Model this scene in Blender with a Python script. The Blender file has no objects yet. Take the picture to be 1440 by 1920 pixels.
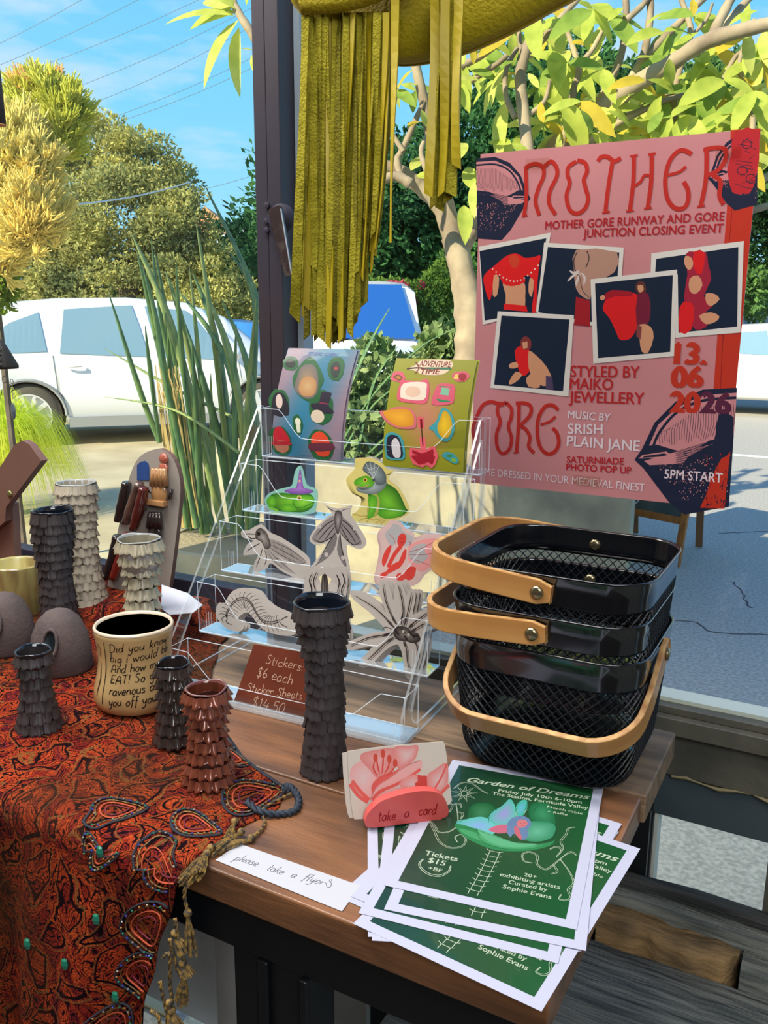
import bpy, math, random
import numpy as np
from mathutils import Vector, Matrix
from mathutils.geometry import tessellate_polygon
from math import sin, cos, pi, radians, hypot, atan2, sqrt
scene = bpy.context.scene
COL = scene.collection
# ------------------------------------------------------------------ camera
F, PITCH, YAW, ROLL, CZ = 1603., radians(12.58), radians(28.69), radians(.359), 1.35
_fw = Vector((-sin(YAW)*cos(PITCH), cos(YAW)*cos(PITCH), -sin(PITCH)))
_r = Vector((cos(YAW), sin(YAW), 0)); _u = _r.cross(_fw)
_R = _r*cos(ROLL)+_u*sin(ROLL); _U = -_r*sin(ROLL)+_u*cos(ROLL)
cam = bpy.data.objects.new('camera', bpy.data.cameras.new('camera')); COL.objects.link(cam)
cam.matrix_world = Matrix(((_R.x, _U.x, -_fw.x, 0), (_R.y, _U.y, -_fw.y, 0), (_R.z, _U.z, -_fw.z, CZ), (0, 0, 0, 1)))
cam.data.sensor_fit = 'VERTICAL'; cam.data.sensor_height = 36; cam.data.lens = F/1920*36
cam.data.clip_start = .02; cam.data.clip_end = 500
scene.camera = cam
# ------------------------------------------------------------------ view
scene.view_settings.view_transform = 'Standard'; scene.view_settings.look = 'None'
scene.view_settings.gamma = 1; scene.view_settings.use_curve_mapping = False
scene.view_settings.exposure = 0.0
scene.cycles.max_bounces = 10; scene.cycles.transparent_max_bounces = 40
scene.cycles.glossy_bounces = 3; scene.cycles.diffuse_bounces = 3
scene.cycles.use_denoising = True
scene.cycles.caustics_reflective = False; scene.cycles.caustics_refractive = False
# ------------------------------------------------------------------ sky
def lin(c):
    return tuple(((x/255)/12.92 if x/255 <= .04045 else ((x/255+.055)/1.055)**2.4) for x in c)
W = bpy.data.worlds.new('sky'); scene.world = W; W.use_nodes = True
nt = W.node_tree; nt.nodes.clear()
def N(nt, t, **k):
    n = nt.nodes.new(t)
    for a, b in k.items():
        if a in n.inputs: n.inputs[a].default_value = b
        else: setattr(n, a, b)
    return n
def ramp(nt, stops, mode='LINEAR'):
    n = nt.nodes.new('ShaderNodeValToRGB'); n.color_ramp.interpolation = mode
    e = n.color_ramp.elements
    while len(e) < len(stops): e.new(.5)
    for i, (p, c) in enumerate(stops): e[i].position = p; e[i].color = (*c[:3], 1)
    return n
tc = N(nt, 'ShaderNodeTexCoord'); sx = N(nt, 'ShaderNodeSeparateXYZ'); nt.links.new(tc.outputs['Generated'], sx.inputs[0])
sk = ramp(nt, [(0, lin((214, 238, 250))), (.07, lin((165, 228, 255))), (.22, lin((132, 214, 255))), (.45, lin((104, 196, 252))), (.8, lin((50, 125, 225)))])
nt.links.new(sx.outputs['Z'], sk.inputs[0])
mp = N(nt, 'ShaderNodeMapping'); mp.inputs['Scale'].default_value = (2.2, 2.2, 7.5); mp.inputs['Location'].default_value = (.35, 1.3, .42)
nt.links.new(tc.outputs['Generated'], mp.inputs[0])
cn = N(nt, 'ShaderNodeTexNoise', Scale=1.9, Detail=6, Roughness=.55); nt.links.new(mp.outputs[0], cn.inputs['Vector'])
cr = ramp(nt, [(.50, (0, 0, 0)), (.70, (.85, .85, .85))]); nt.links.new(cn.outputs['Fac'], cr.inputs[0])
mx = N(nt, 'ShaderNodeMix', data_type='RGBA'); nt.links.new(cr.outputs[0], mx.inputs[0]); nt.links.new(sk.outputs[0], mx.inputs[6])
mx.inputs[7].default_value = (*lin((225, 236, 250)), 1)
bg = N(nt, 'ShaderNodeBackground', Strength=1.12); nt.links.new(mx.outputs[2], bg.inputs[0])
wo = N(nt, 'ShaderNodeOutputWorld'); nt.links.new(bg.outputs[0], wo.inputs[0])
# ------------------------------------------------------------------ sun, and unseen area lights added to brighten the room
def lamp(name, kind, loc, energy, color, **k):
    d = bpy.data.lights.new(name, kind); d.energy = energy; d.color = color
    for a, b in k.items():
        if hasattr(d, a): setattr(d, a, b)
    o = bpy.data.objects.new(name, d); COL.objects.link(o); o.location = loc
    if 'aim' in k: o.rotation_euler = (Vector(k['aim'])-Vector(loc)).to_track_quat('-Z', 'Y').to_euler()
    return o
SUN = (0.26, 0.82, -0.50)
s = lamp('sun', 'SUN', (0, 0, 10), 8.6, (1.0, .90, .68), angle=.01)
s.rotation_euler = Vector(SUN).to_track_quat('-Z', 'Y').to_euler()
lamp('room_fill_light', 'AREA', (-.9, .35, 2.82), 52, (1, .97, .92), shape='RECTANGLE', size=1.6, size_y=.5, aim=(-.8, .6, .9))
lamp('room_fill_light', 'AREA', (.9, -.9, 2.5), 40, (.95, .97, 1.0), shape='RECTANGLE', size=1.3, size_y=1.3, aim=(-.5, .75, .9))
lamp('room_fill_light', 'AREA', (-1.95, .3, 2.82), 34, (1, .95, .86), shape='RECTANGLE', size=.6, size_y=.6, aim=(-.7, .7, .9))
# ------------------------------------------------------------------ points found along a sight line, on real planes
def ray(x, y): return _R*((x-720)/F)-_U*((y-960)/F)+_fw
_C = Vector((0, 0, CZ))
def aZ(x, y, z): d = ray(x, y); return _C+d*((z-CZ)/d.z)
def aY(x, y, v): d = ray(x, y); return _C+d*(v/d.y)
def aX(x, y, v): d = ray(x, y); return _C+d*(v/d.x)
def aD(x, y, t): return _C+ray(x, y)*t
def aP(x, y, o, n):
    d = ray(x, y); return _C+d*((Vector(o)-_C).dot(n)/d.dot(n))
# ------------------------------------------------------------------ materials
MATS = {}
def mat(name, col, rough=.6, metal=0, col2=None, ns=20, nd=4, namt=(.35, .65), bump=0, bs=60, spec=.5, coat=0, trans=0, stretch=None, sub=0, emit=0, thin=0):
    if name in MATS: return MATS[name]
    m = bpy.data.materials.new(name); m.use_nodes = True; t = m.node_tree; b = t.nodes['Principled BSDF']
    c = lin(col); b.inputs['Base Color'].default_value = (*c, 1); b.inputs['Roughness'].default_value = rough
    b.inputs['Metallic'].default_value = metal; b.inputs['Specular IOR Level'].default_value = spec
    b.inputs['Coat Weight'].default_value = coat; b.inputs['Coat Roughness'].default_value = .08
    tcn = N(t, 'ShaderNodeTexCoord'); vec = tcn.outputs['Object']
    if stretch:
        q = N(t, 'ShaderNodeMapping'); q.inputs['Scale'].default_value = stretch; t.links.new(vec, q.inputs[0]); vec = q.outputs[0]
    if col2:
        n = N(t, 'ShaderNodeTexNoise', Scale=ns, Detail=nd); t.links.new(vec, n.inputs['Vector'])
        r = ramp(t, [(namt[0], c), (namt[1], lin(col2))]); t.links.new(n.outputs['Fac'], r.inputs[0]); t.links.new(r.outputs[0], b.inputs['Base Color'])
    if bump:
        n = N(t, 'ShaderNodeTexNoise', Scale=bs, Detail=5); t.links.new(vec, n.inputs['Vector'])
        q = N(t, 'ShaderNodeBump', Strength=bump, Distance=.01); t.links.new(n.outputs['Fac'], q.inputs['Height']); t.links.new(q.outputs[0], b.inputs['Normal'])
    if emit: b.inputs['Emission Color'].default_value = (*c, 1); b.inputs['Emission Strength'].default_value = emit
    if thin:   # light comes through leaves and thin paper
        tr = N(t, 'ShaderNodeBsdfTranslucent'); out = t.nodes['Material Output']; ms = N(t, 'ShaderNodeMixShader'); ms.inputs[0].default_value = thin
        src = b.inputs['Base Color'].links[0].from_socket if b.inputs['Base Color'].links else None
        if src: t.links.new(src, tr.inputs[0])
        else: tr.inputs[0].default_value = (*c, 1)
        t.links.new(b.outputs[0], ms.inputs[1]); t.links.new(tr.outputs[0], ms.inputs[2]); t.links.new(ms.outputs[0], out.inputs[0])
    MATS[name] = m; return m
def clear(name, tint=(1, 1, 1), f0=.04, power=.9, rough=.01, milk=0):
    if name in MATS: return MATS[name]
    m = bpy.data.materials.new(name); m.use_nodes = True; t = m.node_tree; t.nodes.clear()
    tr = N(t, 'ShaderNodeBsdfTransparent'); tr.inputs[0].default_value = (*tint, 1)
    gl = N(t, 'ShaderNodeBsdfGlossy', Roughness=rough)
    lw = N(t, 'ShaderNodeLayerWeight', Blend=.5); pw = N(t, 'ShaderNodeMath', operation='POWER'); pw.inputs[1].default_value = 4.5
    mu = N(t, 'ShaderNodeMath', operation='MULTIPLY_ADD'); mu.inputs[1].default_value = .9*power; mu.inputs[2].default_value = f0*power
    t.links.new(lw.outputs['Facing'], pw.inputs[0]); t.links.new(pw.outputs[0], mu.inputs[0])
    ms = N(t, 'ShaderNodeMixShader'); t.links.new(mu.outputs[0], ms.inputs[0]); t.links.new(tr.outputs[0], ms.inputs[1]); t.links.new(gl.outputs[0], ms.inputs[2])
    last = ms
    if milk:
        df = N(t, 'ShaderNodeBsdfTranslucent'); df.inputs[0].default_value = (.9, .95, 1, 1)
        dd = N(t, 'ShaderNodeBsdfDiffuse'); dd.inputs[0].default_value = (.85, .9, .95, 1)
        a = N(t, 'ShaderNodeAddShader'); t.links.new(df.outputs[0], a.inputs[0]); t.links.new(dd.outputs[0], a.inputs[1])
        m2 = N(t, 'ShaderNodeMixShader'); m2.inputs[0].default_value = milk; t.links.new(ms.outputs[0], m2.inputs[1]); t.links.new(a.outputs[0], m2.inputs[2]); last = m2
    o = N(t, 'ShaderNodeOutputMaterial'); t.links.new(last.outputs[0], o.inputs[0])
    MATS[name] = m; return m
def ink(name='ink', rough=.5, coat=0, spec=.3):
    if name in MATS: return MATS[name]
    m = bpy.data.materials.new(name); m.use_nodes = True; t = m.node_tree; b = t.nodes['Principled BSDF']
    a = N(t, 'ShaderNodeVertexColor', layer_name='Col'); t.links.new(a.outputs[0], b.inputs['Base Color'])
    b.inputs['Roughness'].default_value = rough; b.inputs['Coat Weight'].default_value = coat; b.inputs['Specular IOR Level'].default_value = spec
    MATS[name] = m; return m
# ------------------------------------------------------------------ mesh builder
def frame(z):
    z = Vector(z).normalized(); a = Vector((0, 0, 1)) if abs(z.z) < .9 else Vector((1, 0, 0))
    x = a.cross(z).normalized(); return x, z.cross(x), z
class MB:
    def __init__(s): s.v = []; s.f = []; s.m = []; s.c = None
    def add(s, vs, fs, m=0):
        o = len(s.v); s.v += [tuple(p) for p in vs]; s.f += [tuple(i+o for i in q) for q in fs]; s.m += [m]*len(fs)
    def box(s, x0, y0, z0, x1, y1, z1, m=0):
        v = [(x, y, z) for z in (z0, z1) for y in (y0, y1) for x in (x0, x1)]
        s.add(v, [(0, 2, 3, 1), (4, 5, 7, 6), (0, 1, 5, 4), (2, 6, 7, 3), (0, 4, 6, 2), (1, 3, 7, 5)], m); return s
    def obox(s, c, ax, h, m=0):
        c = Vector(c); v = [c+ax[0]*h[0]*i+ax[1]*h[1]*j+ax[2]*h[2]*k for k in (-1, 1) for j in (-1, 1) for i in (-1, 1)]
        s.add(v, [(0, 2, 3, 1), (4, 5, 7, 6), (0, 1, 5, 4), (2, 6, 7, 3), (0, 4, 6, 2), (1, 3, 7, 5)], m); return s
    def bar(s, a, b, w, t, up=(0, 0, 1), m=0):
        a = Vector(a); b = Vector(b); z = (b-a); L = z.length; z.normalize(); x = Vector(up).cross(z)
        if x.length < 1e-4: x = Vector((1, 0, 0)).cross(z)
        x.normalize(); y = z.cross(x); return s.obox((a+b)/2, (x, y, z), (w/2, t/2, L/2), m)
    def tube(s, pts, r, n=8, cap=True, m=0, flat=1):
        pts = [Vector(p) for p in pts]; k = len(pts); r = r if hasattr(r, '__len__') else [r]*k
        x = None; v = []
        for i, p in enumerate(pts):
            d = (pts[min(i+1, k-1)]-pts[max(i-1, 0)])
            if d.length < 1e-9: d = Vector((0, 0, 1))
            d.normalize()
            if x is None: x = frame(d)[0]
            x = (x-d*x.dot(d)); x = x.normalized() if x.length > 1e-6 else frame(d)[0]
            y = d.cross(x)
            for j in range(n):
                a = 2*pi*j/n; v.append(p+x*cos(a)*r[i]+y*sin(a)*r[i]*flat)
        f = [(i*n+j, i*n+(j+1) % n, (i+1)*n+(j+1) % n, (i+1)*n+j) for i in range(k-1) for j in range(n)]
        if cap: f += [tuple(range(n))[::-1], tuple(range((k-1)*n, k*n))]
        s.add(v, f, m); return s
    def lathe(s, prof, c=(0, 0, 0), n=32, m=0, wob=None, axis=None):
        c = Vector(c); v = []; ax = axis or (Vector((1, 0, 0)), Vector((0, 1, 0)), Vector((0, 0, 1)))
        for (r, z) in prof:
            for j in range(n):
                a = 2*pi*j/n; q = wob(a, z) if wob else 1
                v.append(c+ax[0]*cos(a)*r*q+ax[1]*sin(a)*r*q+ax[2]*z)
        k = len(prof)
        f = [(i*n+j, i*n+(j+1) % n, (i+1)*n+(j+1) % n, (i+1)*n+j) for i in range(k-1) for j in range(n)]
        if prof[0][0] > 1e-5: f.append(tuple(range(n))[::-1])
        if prof[-1][0] > 1e-5: f.append(tuple(range((k-1)*n, k*n)))
        s.add(v, f, m); return s
    def grid(s, P, m=0, close=False):   # P[i][j]
        a = len(P); b = len(P[0]); o = [p for row in P for p in row]
        f = [(i*b+j, i*b+(j+1) % b, (i+1)*b+(j+1) % b, (i+1)*b+j) for i in range(a-1) for j in range(b if close else b-1)]
        s.add(o, f, m); return s
    def prism(s, poly, o, U, V, T, m=0, me=None):   # polygon in the plane (U,V) at o, thickness vector T
        o = Vector(o); U = Vector(U); V = Vector(V); T = Vector(T); n = len(poly)
        area = sum(poly[i][0]*poly[(i+1) % n][1]-poly[(i+1) % n][0]*poly[i][1] for i in range(n))
        if area < 0: poly = poly[::-1]
        a = [o+U*p[0]+V*p[1] for p in poly]; b = [p+T for p in a]
        tri = tessellate_polygon([[Vector((p[0], p[1], 0)) for p in poly]])
        fl = []
        for q in tri:
            A = sum(poly[q[i]][0]*poly[q[(i+1) % 3]][1]-poly[q[(i+1) % 3]][0]*poly[q[i]][1] for i in range(3))
            fl.append(tuple(q) if A > 0 else tuple(q[::-1]))
        s.add(a+b, [q[::-1] for q in fl]+[tuple(i+n for i in q) for q in fl], m)
        s.add(a+b, [(i, (i+1) % n, n+(i+1) % n, n+i) for i in range(n)], m if me is None else me); return s
    def ball(s, c, r, n=12, k=8, m=0):
        c = Vector(c); r = r if hasattr(r, '__len__') else (r, r, r)
        P = [[c+Vector((r[0]*sin(pi*i/k)*cos(2*pi*j/n), r[1]*sin(pi*i/k)*sin(2*pi*j/n), -r[2]*cos(pi*i/k))) for j in range(n)] for i in range(k+1)]
        return s.grid(P, m, close=True)
LOCAL = set()
def mk(name, mb, mats, parent=None, smooth=False, bevel=0, base=None, kind=None, label=None):
    """mesh object; top-level ones get an origin at their own foot; children keep their place in their parent"""
    V = np.array(mb.v, dtype=np.float64).reshape(-1, 3)
    M_ = None
    if parent is None:
        if base is None:
            lo = V.min(0); hi = V.max(0); base = ((lo[0]+hi[0])/2, (lo[1]+hi[1])/2, lo[2])
        V = V-np.array(base)
    else:
        root = parent
        while root.parent: root = root.parent
        if root.name not in LOCAL: V = V-np.array(tuple(root.location))
    me = bpy.data.meshes.new(name); me.from_pydata(V.tolist(), [], mb.f)
    for m in (mats if isinstance(mats, (list, tuple)) else [mats]): me.materials.append(m)
    me.polygons.foreach_set('material_index', mb.m)
    if smooth: me.polygons.foreach_set('use_smooth', [True]*len(mb.f))
    if mb.c:
        ca = me.color_attributes.new('Col', 'FLOAT_COLOR', 'CORNER'); arr = []
        for f, c in zip(mb.f, mb.c):
            for i in range(len(f)): arr += [*(c[i] if isinstance(c[0], tuple) else c), 1]
        ca.data.foreach_set('color', arr)
    me.update()
    o = bpy.data.objects.new(name, me); COL.objects.link(o)
    if parent is not None: o.parent = parent
    else: o.location = base
    if bevel:
        b = o.modifiers.new('b', 'BEVEL'); b.width = bevel; b.segments = 2; b.limit_method = 'ANGLE'; b.angle_limit = radians(40)
        for p in me.polygons: p.use_smooth = True
        w = o.modifiers.new('w', 'WEIGHTED_NORMAL')
    elif smooth and smooth != 'all':
        w = o.modifiers.new('w', 'EDGE_SPLIT'); w.split_angle = radians(50)
    if kind: o['kind'] = kind
    if label: o['label'] = label
    return o
def tag(o, label=None, cat=None, group=None, kind=None):
    if label: o['label'] = label
    if cat: o['category'] = cat
    if group: o['group'] = group
    if kind: o['kind'] = kind
    return o
def thing(name, loc, label, cat, group=None, rot=0, local=False):
    """an Empty at the base of a thing. local=True: the parts are given in its own axes, else in room coordinates"""
    o = bpy.data.objects.new(name, None); COL.objects.link(o); o.location = loc; o.rotation_euler = (0, 0, rot); o.empty_display_size = .02
    if local: LOCAL.add(o.name)
    return tag(o, label, cat, group)
def dup(o, parent=None):
    c = o.copy(); COL.objects.link(c)
    if parent is not None: c.parent = parent
    for ch in list(o.children): dup(ch, c)
    return c
def catmull(P, n=6, closed=False):
    P = [tuple(p) for p in P]; k = len(P)
    if k < 3: return P
    out = []; R = range(k) if closed else range(k-1)
    for i in R:
        if closed: a, b, c, d = P[i-1], P[i], P[(i+1) % k], P[(i+2) % k]
        else: a, b, c, d = P[max(i-1, 0)], P[i], P[i+1], P[min(i+2, k-1)]
        for j in range(n):
            t = j/n
            out.append(tuple(.5*((2*b[q])+(-a[q]+c[q])*t+(2*a[q]-5*b[q]+4*c[q]-d[q])*t*t+(-a[q]+3*b[q]-3*c[q]+d[q])*t**3) for q in range(len(b))))
    if not closed: out.append(P[-1])
    return out
rnd = random.Random(7)
# ------------------------------------------------------------------ lettering
_tc = {}
def glyphs(body, bold=0, shear=0):
    k = (body, bold, shear)
    if k in _tc: return _tc[k]
    cu = bpy.data.curves.new('t', 'FONT'); cu.body = body; cu.offset = bold; cu.shear = shear; cu.resolution_u = 3; cu.size = 1
    o = bpy.data.objects.new('t', cu); COL.objects.link(o); dg = bpy.context.evaluated_depsgraph_get()
    me = bpy.data.meshes.new_from_object(o.evaluated_get(dg))
    v = [(p.co.x, p.co.y) for p in me.vertices]; f = [tuple(p.vertices) for p in me.polygons]
    bpy.data.objects.remove(o); bpy.data.curves.remove(cu); bpy.data.meshes.remove(me)
    x0 = min(p[0] for p in v); x1 = max(p[0] for p in v); _tc[k] = (v, f, x0, x1); return _tc[k]
HW = {
 'a': (1.1, [[(.85, .85), (.5, 1), (.15, .6), (.2, .1), (.55, 0), (.82, .4), (.88, 1), (.85, .3), (1.05, .02)]]),
 'b': (1.0, [[(.2, 2), (.15, .1)], [(.15, .6), (.5, 1), (.85, .7), (.8, .15), (.45, 0), (.15, .2)]]),
 'c': (1.0, [[(.85, .8), (.5, 1), (.15, .6), (.2, .15), (.55, 0), (.9, .2)]]),
 'd': (1.1, [[(.85, .7), (.5, 1), (.15, .6), (.2, .1), (.55, 0), (.85, .4)], [(.95, 2), (.88, .5), (.98, 0)]]),
 'e': (.95, [[(.15, .5), (.8, .6), (.68, .95), (.38, 1), (.12, .5), (.3, .05), (.85, .15)]]),
 'f': (.8, [[(.8, 1.8), (.55, 2), (.4, 1.6), (.38, 0), (.3, -.6)], [(.1, 1), (.75, 1)]]),
 'g': (1.0, [[(.85, .8), (.5, 1), (.15, .6), (.25, .15), (.6, .15), (.85, .5)], [(.87, 1), (.85, -.5), (.5, -.95), (.15, -.7)]]),
 'h': (1.0, [[(.2, 2), (.15, 0)], [(.15, .6), (.5, 1), (.8, .75), (.82, 0)]]),
 'i': (.5, [[(.25, 1), (.22, .1), (.35, 0)], [(.27, 1.4), (.29, 1.48)]]),
 'k': (.95, [[(.2, 2), (.15, 0)], [(.8, 1), (.2, .5)], [(.3, .55), (.85, 0)]]),
 'l': (.5, [[(.28, 2), (.2, .2), (.4, 0)]]),
 'm': (1.5, [[(.15, 1), (.15, 0)], [(.15, .6), (.45, 1), (.65, .8), (.65, 0)], [(.65, .6), (1, 1), (1.2, .8), (1.25, 0)]]),
 'n': (1.0, [[(.15, 1), (.15, 0)], [(.15, .6), (.5, 1), (.8, .75), (.82, 0)]]),
 'o': (1.0, [[(.5, 1), (.15, .6), (.25, .1), (.6, 0), (.88, .45), (.75, .9), (.45, 1)]]),
 'p': (1.0, [[(.2, 1), (.12, -1)], [(.17, .6), (.5, 1), (.85, .7), (.75, .1), (.4, 0), (.17, .3)]]),
 'r': (.8, [[(.15, 1), (.15, 0)], [(.15, .55), (.4, .95), (.75, .9)]]),
 's': (.85, [[(.72, .85), (.4, 1), (.2, .75), (.6, .4), (.6, .08), (.12, .05)]]),
 't': (.75, [[(.35, 1.7), (.32, .2), (.6, 0)], [(.02, 1.1), (.7, 1.15)]]),
 'u': (1.05, [[(.15, 1), (.18, .2), (.5, 0), (.8, .4), (.85, 1), (.85, .2), (1, 0)]]),
 'v': (.95, [[(.1, 1), (.42, 0)], [(.42, 0), (.85, 1)]]),
 'w': (1.3, [[(.1, 1), (.3, 0)], [(.3, 0), (.6, .8)], [(.6, .8), (.85, 0)], [(.85, 0), (1.2, 1)]]),
 'y': (1.0, [[(.12, 1), (.25, .3), (.55, .15), (.8, .6)], [(.88, 1), (.75, -.4), (.4, -.95), (.1, -.7)]]),
 'D': (1.5, [[(.3, 1.9), (.25, 0)], [(.05, 1.7), (.6, 1.95), (1.25, 1.4), (1.15, .4), (.6, 0), (.1, .05)]]),
 'A': (1.4, [[(.1, 0), (.3, 1.2), (.75, 1.8), (1.1, 1.2), (1.15, 0)], [(.15, .7), (1.15, .75)]]),
 'E': (1.1, [[(.95, 1.8), (.2, 1.8)], [(.2, 1.8), (.15, 0)], [(.15, 0), (.95, .05)], [(.18, .95), (.8, .95)]]),
 'T': (1.2, [[(.05, 1.8), (1.1, 1.85)], [(.6, 1.8), (.55, 0)]]),
 'S': (1.1, [[(.95, 1.6), (.6, 1.9), (.2, 1.5), (.6, 1), (.9, .5), (.55, 0), (.1, .2)]]),
 '0': (1.0, [[(.5, 1.8), (.15, 1.1), (.2, .25), (.5, 0), (.85, .6), (.8, 1.5), (.48, 1.8)]]),
 '1': (.6, [[(.15, 1.4), (.35, 1.8)], [(.35, 1.8), (.32, 0)]]),
 '4': (1.1, [[(.4, 1.8), (.15, .7)], [(.15, .7), (1, .7)], [(.8, 1.3), (.7, 0)]]),
 '5': (1.0, [[(.9, 1.8), (.3, 1.8)], [(.3, 1.8), (.22, 1)], [(.22, 1), (.65, 1.1), (.85, .5), (.5, 0), (.12, .15)]]),
 '6': (1.0, [[(.7, 1.8), (.3, 1.2), (.15, .4), (.45, 0), (.85, .35), (.6, .85), (.2, .6)]]),
 '$': (1.1, [[(.95, 1.5), (.5, 1.7), (.2, 1.3), (.8, .6), (.55, .1), (.1, .3)], [(.6, 2), (.45, -.2)]]),
 '!': (.5, [[(.3, 1.9), (.22, .6)], [(.2, .1), (.22, .02)]]),
 '.': (.4, [[(.15, .05), (.2, 0)]]), ':': (.4, [[(.15, .1), (.17, .02)], [(.18, .9), (.2, .82)]]), ' ': (.8, []),
}
class Print:
    """flat print on a sheet: everything is laid down in sheet coordinates (metres), each colour a hair above the last"""
    def __init__(s, conv=None, warp=None, step=.000006, base=.0001):
        s.mb = MB(); s.mb.c = []; s.conv = conv or (lambda x, y: (x, y)); s.w = base; s.step = step; s.warp = warp
    def _c(s, c): return lin(c)
    def put(s, vs, fs, col):
        s.mb.add([(u, v, s.w) for u, v in vs], fs); s.mb.c += [col]*len(fs)
    def up(s): s.w += s.step
    def poly(s, pts, col, smooth=0, raw=False):
        P = list(pts) if raw else [s.conv(*p) for p in pts]
        if smooth: P = catmull(P, smooth, True)
        n = len(P)
        area = sum(P[i][0]*P[(i+1) % n][1]-P[(i+1) % n][0]*P[i][1] for i in range(n))
        tri = tessellate_polygon([[Vector((p[0], p[1], 0)) for p in P]]); fl = []
        for q in tri:
            A = sum(P[q[i]][0]*P[q[(i+1) % 3]][1]-P[q[(i+1) % 3]][0]*P[q[i]][1] for i in range(3))
            fl.append(tuple(q) if A > 0 else tuple(q[::-1]))
        s.put(P, fl, s._c(col)); s.up()
    def shade(s, pts, cc, ce, smooth=4):   # radial tone from the middle colour to the edge colour
        P = [s.conv(*p) for p in pts]; P = catmull(P, smooth, True) if smooth else P
        cx = sum(p[0] for p in P)/len(P); cy = sum(p[1] for p in P)/len(P); n = len(P)
        a, b = lin(cc), lin(ce); rings = [0, .35, .7, 1]
        V = [(cx+(p[0]-cx)*t, cy+(p[1]-cy)*t) for t in rings[1:] for p in P]+[(cx, cy)]
        mixc = lambda t: tuple(x*(1-t)+y*t for x, y in zip(a, b))
        sg = 1 if sum(P[i][0]*P[(i+1) % n][1]-P[(i+1) % n][0]*P[i][1] for i in range(n)) > 0 else -1
        fs = []; cs = []
        for j in range(n):
            k = (j+1) % n; fs.append((3*n, j, k)[::sg]); cs.append((a, mixc(.35), mixc(.35))[::sg])
            for r in range(2):
                fs.append((r*n+j, (r+1)*n+j, (r+1)*n+k, r*n+k)[::sg]); cs.append((mixc(rings[r+1]), mixc(rings[r+2]), mixc(rings[r+2]), mixc(rings[r+1]))[::sg])
        s.mb.add([(u, v, s.w) for u, v in V], fs); s.mb.c += cs; s.up()
    def stroke(s, pts, wd, col, smooth=5, taper=False, closed=False, raw=False):
        P = list(pts) if raw else [s.conv(*p) for p in pts]
        if smooth and len(P) > 2: P = catmull(P, smooth, closed)
        if closed: P = P+[P[0]]
        if len(P) == 2: P = [P[0], ((P[0][0]+P[1][0])/2, (P[0][1]+P[1][1])/2), P[1]]
        L = []; k = len(P)
        for i in range(k):
            a = P[max(i-1, 0)]; b = P[min(i+1, k-1)]; dx = b[0]-a[0]; dy = b[1]-a[1]; d = hypot(dx, dy) or 1
            t = 1.0
            if taper: t = max(.12, sin(pi*min(1, max(0, i/(k-1))))**.6)
            L.append((P[i], (-dy/d*wd/2*t, dx/d*wd/2*t)))
        v = []; 
        for p, n in L: v += [(p[0]-n[0], p[1]-n[1]), (p[0]+n[0], p[1]+n[1])]
        s.put(v, [(2*i, 2*i+2, 2*i+3, 2*i+1) for i in range(k-1)], s._c(col)); s.w += 5e-7
    def disc(s, c, rx, col, ry=None, n=16, rot=0, raw=False):
        ry = ry or rx; c = c if raw else s.conv(*c)
        s.poly([(c[0]+rx*cos(2*pi*i/n)*cos(rot)-ry*sin(2*pi*i/n)*sin(rot), c[1]+rx*cos(2*pi*i/n)*sin(rot)+ry*sin(2*pi*i/n)*cos(rot)) for i in range(n)], col, raw=True)
    def text(s, body, a, b, h, col, bold=.012, shear=0, raw=False, fit=True):
        """a..b: start and end of the baseline; h: capital height in metres"""
        a, b = (a, b) if raw else (s.conv(*a), s.conv(*b)); v, f, x0, x1 = glyphs(body, 0, shear)
        dx, dy = b[0]-a[0], b[1]-a[1]; L = hypot(dx, dy); ux, uy = dx/L, dy/L; sy = h/.69; sx = L/(x1-x0) if fit else sy
        w0 = s.w
        for sh in ((0, 0),) if bold < .01 else ((-bold, -bold*.5), (0, bold*.5), (bold, -bold*.5)):   # bold: the letters printed thrice, a hair apart
            P = [(a[0]+ux*(p[0]-x0+sh[0])*sx-uy*(p[1]+sh[1])*sy, a[1]+uy*(p[0]-x0+sh[0])*sx+ux*(p[1]+sh[1])*sy) for p in v]
            s.put(P, f, s._c(col)); s.w += 1.5e-6
        s.w = w0; s.up()
    def hand(s, body, a, b, h, col, wd=.0006, slant=.2, jig=.06, raw=False):
        """h: x-height in metres"""
        a, b = (a, b) if raw else (s.conv(*a), s.conv(*b)); tot = sum(HW[c][0] for c in body)
        dx, dy = b[0]-a[0], b[1]-a[1]; L = hypot(dx, dy); ux, uy = dx/L, dy/L; sx = L/tot; x = 0
        for ch in body:
            adv, st = HW[ch]; j = rnd.uniform(-jig, jig)
            for q in st:
                P = catmull(q, 4) if len(q) > 2 else q
                P = [((x+p[0]+slant*p[1])*sx, (p[1]+j)*h) for p in P]
                s.stroke([(a[0]+ux*p[0]-uy*p[1], a[1]+uy*p[0]+ux*p[1]) for p in P], wd, col, smooth=0, raw=True)
            x += adv
        s.up()
    def obj(s, name, parent, m=None):
        if s.warp: s.mb.v = [tuple(s.warp(*p)) for p in s.mb.v]
        return mk(name, s.mb, m or ink(), parent)
def homog(src, dst):
    A = []; B = []
    for (x, y), (u, v) in zip(src, dst):
        A += [[x, y, 1, 0, 0, 0, -u*x, -u*y], [0, 0, 0, x, y, 1, -v*x, -v*y]]; B += [u, v]
    h = np.linalg.solve(np.array(A, float), np.array(B, float))
    def f(x, y):
        w = h[6]*x+h[7]*y+1; return ((h[0]*x+h[1]*y+h[2])/w, (h[3]*x+h[4]*y+h[5])/w)
    return f
def sheet_conv(tl, tr, br, bl, w, h): return homog([bl, br, tr, tl], [(0, 0), (w, 0), (w, h), (0, h)])
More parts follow.
